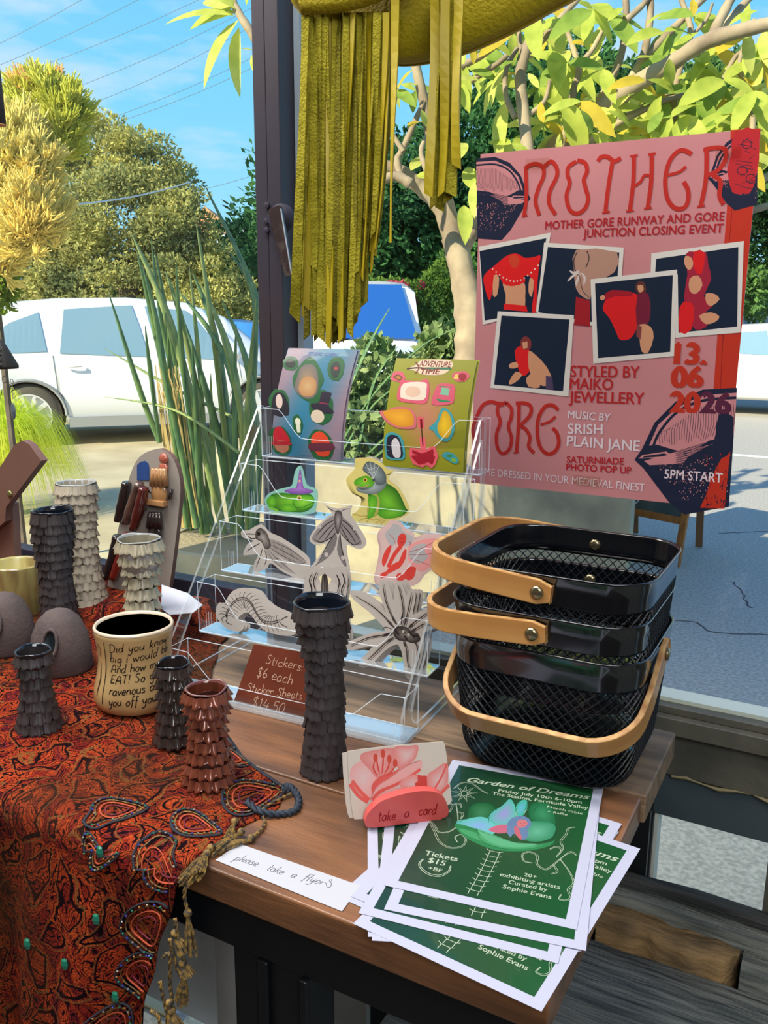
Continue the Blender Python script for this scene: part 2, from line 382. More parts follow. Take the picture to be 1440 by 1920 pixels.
# ================================================================== the room
YF = 1.085   # inner face of the window frames
YG = 1.108   # glass
m_frame = mat('brown_painted_metal', (54, 46, 52), .45, col2=(44, 44, 60), ns=3, spec=.4)
m_olive = mat('olive_frame_paint', (88, 86, 74), .55, col2=(66, 66, 60), ns=14, bump=.15, bs=40)
m_wall = mat('white_wall_paint', (236, 238, 236), .8, col2=(205, 208, 204), ns=5, bump=.2, bs=30)
m_room = mat('shop_wall_paint', (150, 140, 128), .8)
m_black = mat('black_steel', (16, 20, 24), .35, spec=.5, bump=.05, bs=20)
m_glass = clear('window_glass', (.97, .985, .98), power=.5)
def struct(name, mb, m, **k):
    o = mk(name, mb, m, **k); o['kind'] = 'structure'; return o
struct('floor', MB().box(-2.4, -3, -.12, 1.9, 1.02, 0), mat('dark_shop_floor', (70, 60, 52), .6, col2=(50, 42, 38), ns=4))
struct('ceiling', MB().box(-2.4, -3, 2.9, 1.9, 1.3, 3.0), m_room)
struct('wall_back', MB().box(-2.4, -3.1, 0, 1.9, -3, 2.9), m_room)
struct('wall_left', MB().box(-2.45, -3, 0, -2.35, 1.2, 2.9), m_room)
struct('wall_right', MB().box(1.9, -3, 0, 2.0, 1.2, 2.9), m_room)
struct('wall_front', MB().box(-2.4, 1.03, 2.35, 1.9, 1.2, 2.9).box(-2.36, 1.03, 0, -2.3, 1.2, 2.35).box(1.5, 1.03, 0, 1.9, 1.2, 2.35), m_room)
# low wall under the left casement, white render with a rounded pier
mb = MB().box(-2.3, YF-.005, 0, -.62, YF+.08, .83)
struct('wall_low', mb, m_wall)
struct('trim_1', MB().lathe([(.075, 0), (.075, .32), (.062, .38), (.058, .83)], (-.83, YF-.03, 0), 20), m_wall, smooth=True)
# window 1 (left casement) --------------------------------------------------
w1 = thing('window_1', (-1.9, YF, .83), None, None); w1['kind'] = 'structure'
mk('bottom_rail', MB().box(-2.3, YF, .83, -.815, YF+.045, .865).box(-2.3, YF+.008, .865, -.815, YF+.04, .905), m_frame, w1, bevel=.002)
mk('top_rail', MB().box(-2.3, YF, 2.27, -.815, YF+.045, 2.35), m_frame, w1)
mk('side_rail', MB().box(-2.3, YF, .905, -2.24, YF+.045, 2.27), m_frame, w1)
mk('glass', MB().box(-2.24, YG-.002, .905, -.815, YG+.002, 2.27), m_glass, w1)
# post between the two lights
w3 = thing('trim_2', (-.77, YF, .83), None, None); w3['kind'] = 'structure'
mk('post', MB().box(-.815, YF, .83, -.793, YF+.05, 2.35).box(-.7905, YF-.003, .83, -.767, YF+.05, 2.35).box(-.795, YF+.006, .83, -.785, YF+.05, 2.35), m_frame, w3, bevel=.0015)
mk('outer_strip', MB().box(-.7665, YF+.035, .83, -.756, YF+.062, 2.35), mat('pale_weathered_strip', (150, 162, 176), .5), w3)
# stay handle on the post
hd = tag(thing('window_handle', aY(525, 400, YF), 'dark metal casement lever on the brown window post, blade pointing down', 'handle'))
p = aY(528, 410, YF-.008); cx = (Vector((1, 0, 0)), Vector((0, 0, 1)), Vector((0, -1, 0)))
mk('boss', MB().lathe([(.021, -.002), (.021, .003), (.016, .008), (.012, .02), (.0, .021)], p, 24, axis=cx), m_frame, hd, smooth=True)
a = aY(516, 396, YF-.03); b = aY(541, 515, YF-.03)
U = (b-a).normalized(); S = U.cross(Vector((0, 1, 0))); ml = mat('worn_bronze', (66, 54, 56), .35, .5, col2=(110, 98, 92), ns=60, namt=(.5, .8))
L_ = (b-a).length; bl = MB().prism([(-.006, -.008), (-.003, -.0115), (.004, -.0115), (L_, -.0065), (L_+.002, 0), (L_, .0065), (.004, .0115), (-.003, .0115), (-.006, .008)], a, U, S, (0, .0035, 0))
mk('lever', bl, ml, hd)
mk('lever_edge', MB().tube([a+S*.0108+Vector((0, -.001, 0)), a+U*L_+S*.006+Vector((0, -.001, 0))], .0013, 6), mat('worn_steel_edge', (150, 150, 156), .3, .7), hd)
for q in ((501, 385), (499, 415), (500, 432)):
    mk('screw', MB().lathe([(.0048, 0), (.0045, .0018), (.002, .0024), (0, .0024)], aY(*q, YF-.004), 14, axis=cx), m_frame, hd, smooth=True)
# window 2 (the big fixed light on the right) --------------------------------
w2 = thing('window_2', (.4, YF, .70), None, None); w2['kind'] = 'structure'
mk('sill_rail', MB().box(-.756, YF+.012, .846, 1.5, YF+.05, .857).box(-.756, YF, .822, 1.5, YF+.05, .846).box(-.756, YF+.012, .760, 1.5, YF+.05, .820), m_olive, w2, bevel=.0015)
mk('drip_strip', MB().box(-.756, YF+.028, .857, 1.5, YF+.06, .8625), mat('cream_putty', (196, 200, 190), .5), w2)
mk('lower_band', MB().box(-.62, YF+.018, .695, 1.5, YF+.05, .757), mat('slate_blue_grey', (62, 74, 80), .4), w2, bevel=.001)  # dark blue-grey band between the sill rail and the small pane
mk('sealant', MB().tube([(-.16+.02*i, YF+.014, .758+.003*sin(i*1.7)) for i in range(60)], [.0025+.0012*sin(i*2.3) for i in range(60)], 6), mat('old_beige_sealant', (120, 110, 78), .6), w2)
mk('top_rail', MB().box(-.756, YF, 2.27, 1.5, YF+.05, 2.35), m_frame, w2)
mk('side_rail', MB().box(1.44, YF, .86, 1.5, YF+.05, 2.27), m_frame, w2)
mk('glass', MB().box(-.756, YG-.002, .86, 1.44, YG+.002, 2.27), m_glass, w2)
# the small light under the sill rail
w4 = thing('window_3', (-.1, YF, .55), None, None); w4['kind'] = 'structure'
mk('glass', MB().box(-.175, YG-.002, .59, -.033, YG+.002, .695), m_glass, w4)
mk('edge_bead', MB().box(-.178, YF+.02, .56, -.1735, YF+.05, .695), mat('cream_putty', (196, 200, 190), .5), w4)
mk('jamb_post', MB().box(-.2155, YF-.004, .56, -.180, YF+.05, .757), m_black, w4, bevel=.001)
mk('jamb', MB().box(-.033, YF+.01, .56, .2, YF+.05, .695), m_olive, w4, bevel=.001)
mk('low_panel', MB().box(-.62, YF+.01, .0, -.178, YF+.05, .695).box(-.178, YF+.01, 0, 1.5, YF+.05, .56), mat('dark_panel_paint', (30, 34, 36), .5), w4)
# weathered timber under the window ------------------------------------------
m_grey = mat('weathered_grey_timber', (128, 130, 122), .8, col2=(72, 78, 76), ns=9, nd=8, stretch=(1, 9, 6), bump=.9, bs=14)
m_char = mat('charred_timber', (58, 60, 58), .85, col2=(24, 26, 28), ns=8, nd=8, stretch=(1, 8, 8), bump=.8, bs=18)
m_rot = mat('split_yellow_timber', (150, 120, 78), .8, col2=(104, 84, 56), ns=10, nd=7, stretch=(1.5, 5, 5), bump=.6, bs=25)
def plank(name, x0, x1, y0, y1, z0, z1, m, seed, amp=.004, parent=None, n=40, end=0):
    r = random.Random(seed); ph = [r.uniform(0, 6) for _ in range(6)]
    def w(x, k): return amp*(sin(x*31+ph[k])*.6+sin(x*73+ph[k+1])*.35+sin(x*160+ph[k+2])*.2)
    P = []
    for i in range(n+1):
        x = x0+(x1-x0)*i/n; a = y0+w(x, 0); b = y1+w(x, 1); t = z1+w(x, 2)*.35
        e = end*max(0, (i/n-.88)/.12)**2
        ring = [(x, a+e, z0), (x, b, z0), (x, b, t-.002), (x, b-.003, t), (x, (a+b)/2, t+.0006*sin(x*90)), (x, a+e+.003, t), (x, a+e, t-.003)]
        P.append(ring)
    mb = MB(); mb.grid(P, close=True); k = len(P[0]); mb.f += [tuple(range(k)), tuple(range(n*k, n*k+k))[::-1]]; mb.m += [0, 0]
    return mk(name, mb, m, parent, smooth=True)
ts = tag(thing('timber_sill', (0, 1.02, .5), 'old weathered timber sill with split yellow edge under the window', 'sill'))
plank('board', -.5, .9, 1.062, 1.084, .52, .612, m_char, 1, .003, ts)
plank('board', -.5, .9, 1.033, 1.061, .52, .601, m_grey, 2, .002, ts)
plank('board', -.046, .9, .992, 1.032, .50, .585, m_grey, 3, .002, ts)
plank('split_board', -.222, -.050, .990, 1.034, .50, .588, m_rot, 4, .008, ts, end=.03)
bn = tag(thing('timber_bench', (0, .75, .47), 'wide weathered grey timber boards below the table edge', 'bench'))
plank('board', -.40, 1.2, .80, .985, .47, .563, m_grey, 5, .002, bn, 70)
plank('board', -.40, 1.2, .64, .797, .47, .561, m_grey, 6, .002, bn, 70)
plank('board', -.40, 1.2, .45, .637, .47, .562, m_grey, 7, .002, bn, 70)
for x_ in (.3, 1.0): mk('support', MB().box(x_, .5, 0, x_+.1, .9, .47), m_black, bn)
# ================================================================== the table
TZ = .88
m_top = mat('brown_hardwood', (136, 92, 60), .42, col2=(88, 60, 42), ns=5, nd=8, stretch=(1, 6, 6), bump=.12, bs=30, coat=.15)
m_top2 = mat('greyed_hardwood', (142, 114, 86), .6, col2=(100, 80, 62), ns=7, nd=8, stretch=(1, 8, 6), bump=.25, bs=30)
tb = tag(thing('display_table', (-.9, .74, 0), 'brown plank table with black steel frame standing in front of the window', 'table'))
ys = [.511, .672, .817, .978]
for i in range(3):
    mb = MB(); x1 = -.1435+(.002 if i == 2 else 0)
    mb.box(-2.2, ys[i]+(.0015 if i else 0), TZ-.032, x1+(-.002 if i == 1 else 0), ys[i+1]-(.0015 if i < 2 else 0), TZ-(.0008 if i == 1 else 0))
    mk('plank', mb, [m_top, m_top, m_top2][i], tb, bevel=.0025)
mk('apron', MB().box(-2.19, .527, TZ-.088, -.165, .557, TZ-.033).box(-2.19, .93, TZ-.088, -.165, .96, TZ-.033).box(-.195, .557, TZ-.088, -.165, .93, TZ-.033), m_black, tb, bevel=.002)
for (x0, y0, w) in ((-.445, .53, .085), (-.31, .86, .04), (-2.17, .53, .06), (-2.17, .91, .05)):
    mb = MB().box(x0, y0, 0, x0+w, y0+.04, TZ-.088)
    if w > .08: mb.box(x0+.03, y0-.006, 0, x0+.042, y0, TZ-.088).box(x0+w-.008, y0-.008, 0, x0+w, y0, TZ-.088)
    mk('leg', mb, m_black, tb, bevel=.002)
# ================================================================== outside: ground
GZ = -.10
m_conc = mat('pale_concrete', (205, 190, 152), .85, col2=(176, 160, 124), ns=1.6, nd=9, bump=.15, bs=9)
m_asph = mat('blue_grey_asphalt', (196, 188, 174), .9, col2=(160, 154, 142), ns=60, nd=6, bump=.5, bs=90)
def flat(name, poly, z, t, m): return struct(name, MB().prism(poly, (0, 0, z-t), (1, 0, 0), (0, 1, 0), (0, 0, t)), m)
flat('ground', [(-60, 1.13), (60, 1.13), (60, 90), (-60, 90)], GZ-.01, .1, m_asph)
flat('footpath', [(-30, 1.14), (-1.15, 1.14), (-1.5, 2.6), (-2.6, 5.2), (-5.6, 9.2), (-30, 9.2)], GZ, .009, m_conc)
g0 = aZ(1440, 872, GZ-.008); g1 = aZ(1180, 838, GZ-.008)
flat('road_line', [(g1.x-3, g1.y-.4*0), (g1.x, g1.y), (g0.x+4, g0.y+.3), (g0.x+4, g0.y+.42), (g1.x, g1.y+.13), (g1.x-3, g1.y+.13)], GZ-.006, .003, mat('road_paint', (225, 225, 220), .7))
cr = MB()
for P in ([(1180, 1146), (1230, 1160), (1300, 1165), (1340, 1185), (1440, 1190)], [(1375, 1090), (1390, 1110), (1400, 1130), (1412, 1140)], [(1350, 1000), (1390, 998), (1440, 996)]):
    q = [aZ(x, y, GZ-.0085) for x, y in P]; q = [Vector(p) for p in catmull([tuple(v) for v in q], 6)]
    q = [p+Vector((rnd.uniform(-.01, .01), rnd.uniform(-.01, .01), 0)) for p in q]; cr.tube(q, .004, 4, flat=.3)
struct('ground_crack', cr, mat('crack', (60, 62, 66), .9))
# gravel strip right under the small pane
flat('gravel_bed', [(-1.1, 1.135), (2.5, 1.135), (2.5, 2.6), (-1.4, 2.6)], GZ+.002, .01, mat('exposed_gravel', (250, 228, 190), .9, col2=(208, 188, 156), ns=70, nd=3, bump=.4, bs=150))
# ================================================================== planters
m_pot = mat('stained_concrete', (178, 168, 140), .85, col2=(138, 130, 112), ns=4, nd=8, bump=.3, bs=14)
m_soil = mat('dark_soil', (84, 74, 58), .95, bump=.8, bs=60)
m_peb = mat('river_pebble', (120, 122, 128), .6, col2=(88, 78, 72), ns=6)
c1 = Vector((-2.02, 2.50, GZ))
pot = tag(thing('concrete_planter', c1, 'low round concrete planter holding the tall spear-leaved plants', 'planter'))
mk('bowl', MB().lathe([(.17, 0), (.22, .06), (.262, .3), (.275, .64), (.245, .64), (.24, .60)], c1, 48), m_pot, pot, smooth=True)
mk('soil', MB().lathe([(.0, .645), (.246, .634)], c1, 32), mat('dry_potting_mix', (150, 138, 110), .95, bump=.8, bs=60), pot)
mk('drain_hole', MB().lathe([(.022, 0), (.02, .004), (0, .004)], c1+Vector((.02, -.272, .5)), 14, axis=(Vector((1, 0, 0)), Vector((0, 0, 1)), Vector((0, -1, 0)))), m_soil, pot)
# long raised bed
bx0, bx1, by0, by1, bz = -3.4, -.87, 4.02, 5.7, .56
bed = tag(thing('garden_bed', ((bx0+bx1)/2, (by0+by1)/2, GZ), 'long raised concrete garden bed covered in pebbles outside the window', 'planter'))
br1 = bx1-.36   # the far right corner: the right side runs obliquely
mb = MB().box(bx0, by0, GZ, bx1, by0+.09, bz).box(bx0, by1-.09, GZ, br1, by1, bz).box(bx0, by0+.09, GZ, bx0+.09, by1-.09, bz)
mb.prism([(bx1-.09, by0+.0895), (bx1-.019, by0+.0895), (br1, by1-.0895), (br1-.09, by1-.0895)], (0, 0, GZ), (1, 0, 0), (0, 1, 0), (0, 0, bz-GZ))
mk('wall', mb, m_pot, bed, bevel=.008)
mk('soil', MB().box(bx0+.09, by0+.09, GZ, br1-.09, by1-.09, bz-.05), m_soil, bed)
pb = bpy.data.meshes.new('pebble'); q = MB().ball((0, 0, 0), (1, .8, .55), 10, 6); pb.from_pydata(q.v, [], q.f); pb.materials.append(m_peb)
pb2 = pb.copy(); pb2.materials[0] = mat('pale_pebble', (150, 140, 128), .6); pb3 = pb.copy(); pb3.materials[0] = mat('blue_pebble', (92, 104, 120), .5)
for p_ in (pb, pb2, pb3): p_.polygons.foreach_set('use_smooth', [True]*len(p_.polygons))
for k in range(230):
    o = bpy.data.objects.new('pebble', rnd.choice((pb, pb2, pb3))); COL.objects.link(o); o.parent = bed
    x = rnd.uniform(bx0+.12, br1-.06); y = by0+.12+abs(rnd.gauss(0, .22)); y = min(y, by1-.13)
    s_ = rnd.uniform(.035, .07); o.location = Vector((x, y, bz-.05+s_*.45+rnd.uniform(0, .02)))-bed.location; o.scale = (s_, s_*rnd.uniform(.8, 1.2), s_); o.rotation_euler = (0, 0, rnd.uniform(0, 6))
# ------------------------------------------------------------------ spear-leaved plants
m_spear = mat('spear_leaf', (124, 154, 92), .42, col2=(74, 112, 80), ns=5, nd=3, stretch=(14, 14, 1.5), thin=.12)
m_spear2 = mat('spear_leaf_lit', (176, 184, 112), .45, col2=(120, 150, 90), ns=5, nd=3, stretch=(14, 14, 1.5), thin=.15)  # paler copy with sunlight put into the leaf colour
m_dry = mat('dry_leaf', (190, 168, 110), .6)
sp = tag(thing('spear_plant', Vector(c1)+Vector((0, 0, .60)), 'clump of tall upright spear-leaved plants growing in the round planter', 'plant'))
spears = [((385, 348), (500, 640), (470, 1000), .024), ((248, 440), (330, 640), (420, 1000), .026), ((283, 448), (315, 660), (400, 990), .018), ((257, 470), (300, 660), (370, 990), .02),
 ((368, 420), (402, 640), (440, 1000), .018), ((428, 470), (480, 600), (452, 1000), .02), ((204, 550), (265, 740), (300, 830), .018), ((376, 530), (440, 700), (470, 1000), .024), ((362, 512), (410, 660), (452, 1000), .022),
 ((330, 490), (345, 700), (390, 1000), .018), ((310, 508), (350, 640), (420, 1000), .02), ((272, 610), (282, 700), (300, 830), .013), ((443, 605), (440, 800), (452, 1000), .018), ((355, 500), (375, 700), (395, 1000), .016),
 ((268, 500), (300, 640), (352, 990), .018), ((335, 545), (430, 690), (480, 960), .024), ((300, 520), (330, 760), (365, 990), .022), ((415, 560), (470, 720), (470, 1000), .02), ((315, 580), (322, 760), (345, 990), .02),
 ((395, 700), (400, 860), (420, 1000), .02), ((360, 640), (372, 840), (380, 1000), .022), ((300, 690), (335, 840), (360, 1000), .02), ((480, 560), (462, 800), (465, 1000), .018), ((345, 600), (405, 800), (440, 1000), .024),
 ((196, 653), (330, 730), (475, 800), .014), ((195, 744), (330, 770), (450, 850), .012), ((290, 470), (322, 640), (380, 1000), .014), ((450, 640), (485, 820), (480, 1000), .02), ((405, 590), (455, 800), (445, 1000), .02), ((330, 660), (350, 860), (400, 1010), .024)]
for i, (t, m_, b_, w) in enumerate(spears):
    Yd = 2.36+.26*((i*37) % 11)/11
    P = [aY(*t, Yd-.05), aY(*m_, Yd-.02), aY(b_[0], min(b_[1], 1000), Yd)]
    P = [Vector(p) for p in catmull([tuple(p) for p in P], 7)]; k = len(P)
    rr = [w*.82*min(1, (j+.25)/(k-1)*2.2)**.75 for j in range(k)]
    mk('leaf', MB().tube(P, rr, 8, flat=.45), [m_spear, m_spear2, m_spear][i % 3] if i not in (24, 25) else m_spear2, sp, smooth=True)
for i in range(26):
    x = 290+rnd.uniform(-14, 45); y0 = 690+rnd.uniform(-20, 60)
    P = [aY(x+rnd.uniform(-10, 10), y0, 2.4), aY(x+14, y0+90, 2.42), aY(x+40, 990, 2.45)]
    mk('dry_blade', MB().tube([Vector(q) for q in catmull([tuple(p) for p in P], 5)], .0028, 4), m_dry, sp)
# ------------------------------------------------------------------ leaf masses
def cloud(name, parent, m, centers, count, size, seed, up=.3, kind='stuff', lw=.45):
    r = np.random.default_rng(seed); C_ = np.array([c[:3] for c in centers], float); Rr = np.array([c[3:6] if len(c) > 4 else (c[3],)*3 for c in centers], float)
    wts = (Rr.prod(1)**(2/3)); idx = r.choice(len(centers), count, p=wts/wts.sum())
    d = r.normal(size=(count, 3)); d /= np.linalg.norm(d, axis=1)[:, None]; rad = r.uniform(.62, 1.05, count)**.6
    lump = 1+.16*np.sin(d[:, 0]*9+idx)+.14*np.sin(d[:, 2]*11+idx*2)
    P = C_[idx]+d*Rr[idx]*(rad*lump)[:, None]
    a = d+r.normal(size=(count, 3))*.7; a[:, 2] += up; a /= np.linalg.norm(a, axis=1)[:, None]
    b = np.cross(a, r.normal(size=(count, 3))); b /= np.linalg.norm(b, axis=1)[:, None]; s_ = size*r.uniform(.6, 1.3, count)
    A = a*s_[:, None]; B = b*(s_*lw)[:, None]
    V = np.stack([P-A, P+B, P+A, P-B], 1).reshape(-1, 3)-np.array(tuple(parent.location))
    me = bpy.data.meshes.new(name); me.vertices.add(count*4); me.vertices.foreach_set('co', V.ravel()); me.loops.add(count*4); me.loops.foreach_set('vertex_index', np.arange(count*4))
    me.polygons.add(count); me.polygons.foreach_set('loop_start', np.arange(count)*4); me.polygons.foreach_set('loop_total', np.full(count, 4)); me.update(); me.validate(); me.materials.append(m)
    o = bpy.data.objects.new(name, me); COL.objects.link(o); o.parent = parent; o['kind'] = kind; return o
def leafmat(name, c1, c2, ns=.6, thin=.35): return mat(name, c1, .7, col2=c2, ns=ns, nd=5, thin=thin, spec=.2)
m_bark = mat('grey_bark', (110, 98, 84), .9, col2=(80, 72, 62), ns=8)
# big rounded tree at the back left
D1 = 17.
def cl(x, y, t, r, ry=None, rz=None):
    p = aD(x, y, t); return (p.x, p.y, p.z, r, ry or r, rz or r)
bt = tag(thing('shade_tree', Vector((aD(250, 560, D1).x, aD(250, 560, D1).y, GZ)), 'big round-crowned olive green tree behind the parked white car', 'tree'))
big = [(190, 300, .95), (262, 335, 1.05), (330, 380, .75), (150, 350, .9), (340, 440, .9), (240, 430, 1.3), (130, 450, 1.2), (370, 480, .65), (300, 520, 1.1), (180, 520, 1.2), (80, 520, 1.1), (395, 540, .7), (185, 243, .3), (222, 262, .32), (300, 312, .5), (60, 430, 1), (120, 580, 1), (360, 580, .9), (440, 575, .7), (470, 610, .6)]
qr = random.Random(5); cs = []
for x, y, r in big:
    c0 = aD(x, y, D1+(.6 if y < 420 else 0)); cs.append((c0.x, c0.y, c0.z, r*.72, r*.72, r*.72))
    for k in range(int(9+r*9)):
        d = Vector((qr.gauss(0, 1), qr.gauss(0, 1), qr.gauss(.2, 1))).normalized(); w_ = c0+d*r*.78; s_ = r*qr.uniform(.2, .34); cs.append((w_.x, w_.y, w_.z, s_*1.25, s_*1.25, s_*.8))
cloud('foliage', bt, leafmat('olive_foliage', (214, 206, 120), (120, 130, 84), .9), cs, 110000, .045, 3)
bp_ = Vector(bt.location); mk('trunk', MB().tube([bp_, bp_+Vector((.1, 0, 1.2)), bp_+Vector((-.2, 0, 2.6))], [.35, .28, .2], 10), m_bark, bt, smooth=True)
# dark trees further right
dt = tag(thing('dark_tree', Vector((aD(700, 500, 19).x, aD(700, 500, 19).y, GZ)), 'dense dark green tree filling the view behind the grey-barked tree', 'tree'))
cs = [cl(x, y, 19+rnd.uniform(-1, 1), r) for x, y, r in ((600, 420, 1.6), (700, 380, 1.3), (760, 470, 1.5), (690, 520, 1.3), (860, 400, 1.6), (820, 520, 1.3), (930, 330, 1.5), (1000, 300, 1.4), (620, 520, 1.2), (905, 520, 1.2), (800, 330, 1.1), (1050, 420, 1.8), (980, 180, 1.2), (1090, 120, .7), (1060, 200, 1.2), (1130, 260, 1.5), (880, 260, 1.1))]
cloud('foliage', dt, leafmat('dark_foliage', (84, 134, 70), (32, 74, 52)), cs, 60000, .09, 4)
bp_ = Vector(dt.location); mk('trunk', MB().tube([bp_, bp_+Vector((.2, 0, 1.6)), bp_+Vector((-.6, 0, 3))], [.3, .25, .18], 10), m_bark, dt, smooth=True)
d2 = tag(thing('dark_tree', Vector((aD(1340, 500, 21).x, aD(1340, 500, 21).y, GZ)), 'dark green tree at far right behind the pink poster', 'tree'))
cs = [cl(x, y, 21+rnd.uniform(-1, 1), r) for x, y, r in ((1300, 250, 1.6), (1400, 300, 1.6), (1430, 420, 1.5), (1380, 500, 1.3), (1250, 380, 1.7), (1220, 220, 1.2), (1440, 200, 1.4), (1345, 140, .6), (1470, 540, .9), (1500, 350, 1.6), (1400, 545, .6), (1310, 480, 1.2))]
cloud('foliage', d2, leafmat('mid_foliage', (112, 150, 76), (46, 90, 58)), cs, 42000, .09, 5)
bp_ = Vector(d2.location); mk('trunk', MB().tube([bp_, bp_+Vector((.2, 0, 1.6)), bp_+Vector((-.3, 0, 3))], [.3, .25, .18], 10), m_bark, d2, smooth=True)
d3 = tag(thing('green_tree', Vector((aD(440, 560, 24).x, aD(440, 560, 24).y, GZ)), 'small dark tree beyond the spear plants beside the window post', 'tree'))
cloud('foliage', d3, leafmat('deep_foliage', (58, 110, 66), (24, 66, 46)), [cl(x, y, 24, r) for x, y, r in ((430, 460, .7), (470, 450, .6), (455, 520, .9), (490, 560, 1.2), (400, 500, .6), (420, 590, 1.), (520, 500, 1.5))], 14000, .1, 6)
bp_ = Vector(d3.location); mk('trunk', MB().tube([bp_, bp_+Vector((.1, 0, 2.2))], [.25, .18], 8), m_bark, d3, smooth=True)
hg = tag(thing('hedge', Vector((aD(700, 600, 26).x, aD(700, 600, 26).y, GZ)), 'long dark hedge closing the car park behind the cars', 'hedge'))
cs = [cl(x, 600+rnd.uniform(-25, 15), 27, 1.5) for x in range(-150, 1350, 70)]
cloud('foliage', hg, leafmat('hedge_foliage', (70, 96, 50), (30, 60, 38)), cs, 40000, .11, 8)
# pink blossom and low shrub
bg_ = tag(thing('flowering_shrub', Vector((aD(745, 560, 14).x, aD(745, 560, 14).y, GZ)), 'pink flowering shrub in the shade beyond the grey-barked tree', 'shrub'))
cloud('blossom', bg_, leafmat('pink_blossom', (214, 84, 110), (170, 60, 80)), [cl(*q) for q in ((736, 537, 14, .10), (755, 538, 14, .09), (790, 534, 14, .06), (700, 552, 14, .05), (780, 562, 14, .05))], 900, .03, 9)
cloud('foliage', bg_, leafmat('shrub_foliage', (110, 140, 56), (50, 84, 40)), [cl(*q) for q in ((735, 560, 14.3, .35), (800, 560, 14.3, .4), (690, 560, 14.3, .35), (850, 520, 14.3, .4))], 5000, .045, 10)
mk('stem', MB().tube([Vector(bg_.location), aD(740, 570, 14.2)], .05, 6), m_bark, bg_)
# ------------------------------------------------------------------ fire-stick bush, yellow, at the left
m_fs = leafmat('yellow_sticks', (255, 240, 150), (255, 224, 120), 2, .2); m_fs2 = leafmat('green_yellow_sticks', (240, 234, 110), (214, 216, 90), 3, .2)
fb = tag(thing('firestick_bush', Vector((aD(-60, 600, 4.4).x, aD(-60, 600, 4.4).y, GZ)), 'yellow fire-stick bush with dense finger-like twigs at the left edge', 'bush'))
def sticks(name, m, heads, tufts, n, L, seed, r=.0042):
    q = random.Random(seed); mb = MB()
    for c, R_ in heads:
        for k in range(tufts):
            o_ = Vector((q.gauss(0, 1), q.gauss(0, 1), q.gauss(.2, 1))).normalized(); base_ = c+o_*R_*q.uniform(.3, .85); ax_ = (o_+Vector((0, 0, .7))).normalized()
            for i in range(n):
                d = (ax_+Vector((q.gauss(0, .5), q.gauss(0, .5), q.gauss(0, .4)))).normalized(); l = L*q.uniform(.5, 1.1)
                mid_ = base_+d*l*.5+Vector((q.uniform(-.006, .006), q.uniform(-.006, .006), 0)); e = mid_+(d+Vector((0, 0, .45))).normalized()*l*.5
                mb.tube([base_, mid_, e], [r*.9, r, r*.6], 4, cap=False)
                e2 = mid_+(d+Vector((q.gauss(0, .5), q.gauss(0, .5), .4))).normalized()*l*.4; mb.tube([mid_, e2], [r*.9, r*.5], 4, cap=False)
    o = mk(name, mb, m, fb); o['kind'] = 'stuff'; return o
H1 = [(aD(x, y, 4.4+dz), r) for x, y, r, dz in ((88, 190, .13, 0), (75, 235, .16, .1), (115, 215, .12, 0), (50, 205, .1, .1), (95, 262, .1, 0), (60, 175, .08, .1), (40, 250, .12, .1))]
H2 = [(aD(x, y, 4.2+dz), r) for x, y, r, dz in ((20, 330, .19, 0), (60, 400, .13, -.1), (10, 400, .2, 0), (48, 445, .13, -.1), (70, 350, .1, 0), (30, 250, .12, 0), (0, 285, .1, 0), (62, 425, .07, -.1), (-30, 370, .2, 0), (15, 465, .09, 0), (30, 300, .1, 0), (0, 500, .06, 0))]
H1 = [(p, r*1.25) for p, r in H1]+[(aD(120, 205, 4.4), .12), (aD(115, 250, 4.4), .12)]; H2 = [(p, r*1.15) for p, r in H2]+[(aD(80, 400, 4.2), .12), (aD(75, 440, 4.2), .10), (aD(70, 310, 4.2), .12)]
sticks('twigs', m_fs2, H1, 36, 12, .105, 1); sticks('twigs', m_fs, H2, 40, 12, .105, 2)
sticks('tip_twigs', mat('coral_tips', (250, 190, 130), .6), [(aD(x, y, 4.4), .04) for x, y in ((90, 148), (112, 156), (70, 152), (40, 158))], 5, 8, .07, 3)
mk('stem', MB().tube([Vector(fb.location), aD(-30, 480, 4.35), aD(10, 380, 4.3), aD(60, 260, 4.4)], [.05, .035, .025, .015], 8), m_bark, fb, smooth=True)
fw_ = tag(thing('round_leaf_bush', Vector((aD(5, 560, 4.8).x, aD(5, 560, 4.8).y, GZ)), 'small leafy green growth under the fire-stick bush at the left edge', 'bush'))
cloud('foliage', fw_, leafmat('bright_leaf', (150, 170, 50), (96, 130, 44)), [cl(-5, 520, 4.8, .1), cl(-30, 540, 4.8, .16)], 1400, .03, 12)
mk('stem', MB().tube([Vector(fw_.location), aD(-10, 530, 4.8)], .02, 6), m_bark, fw_)
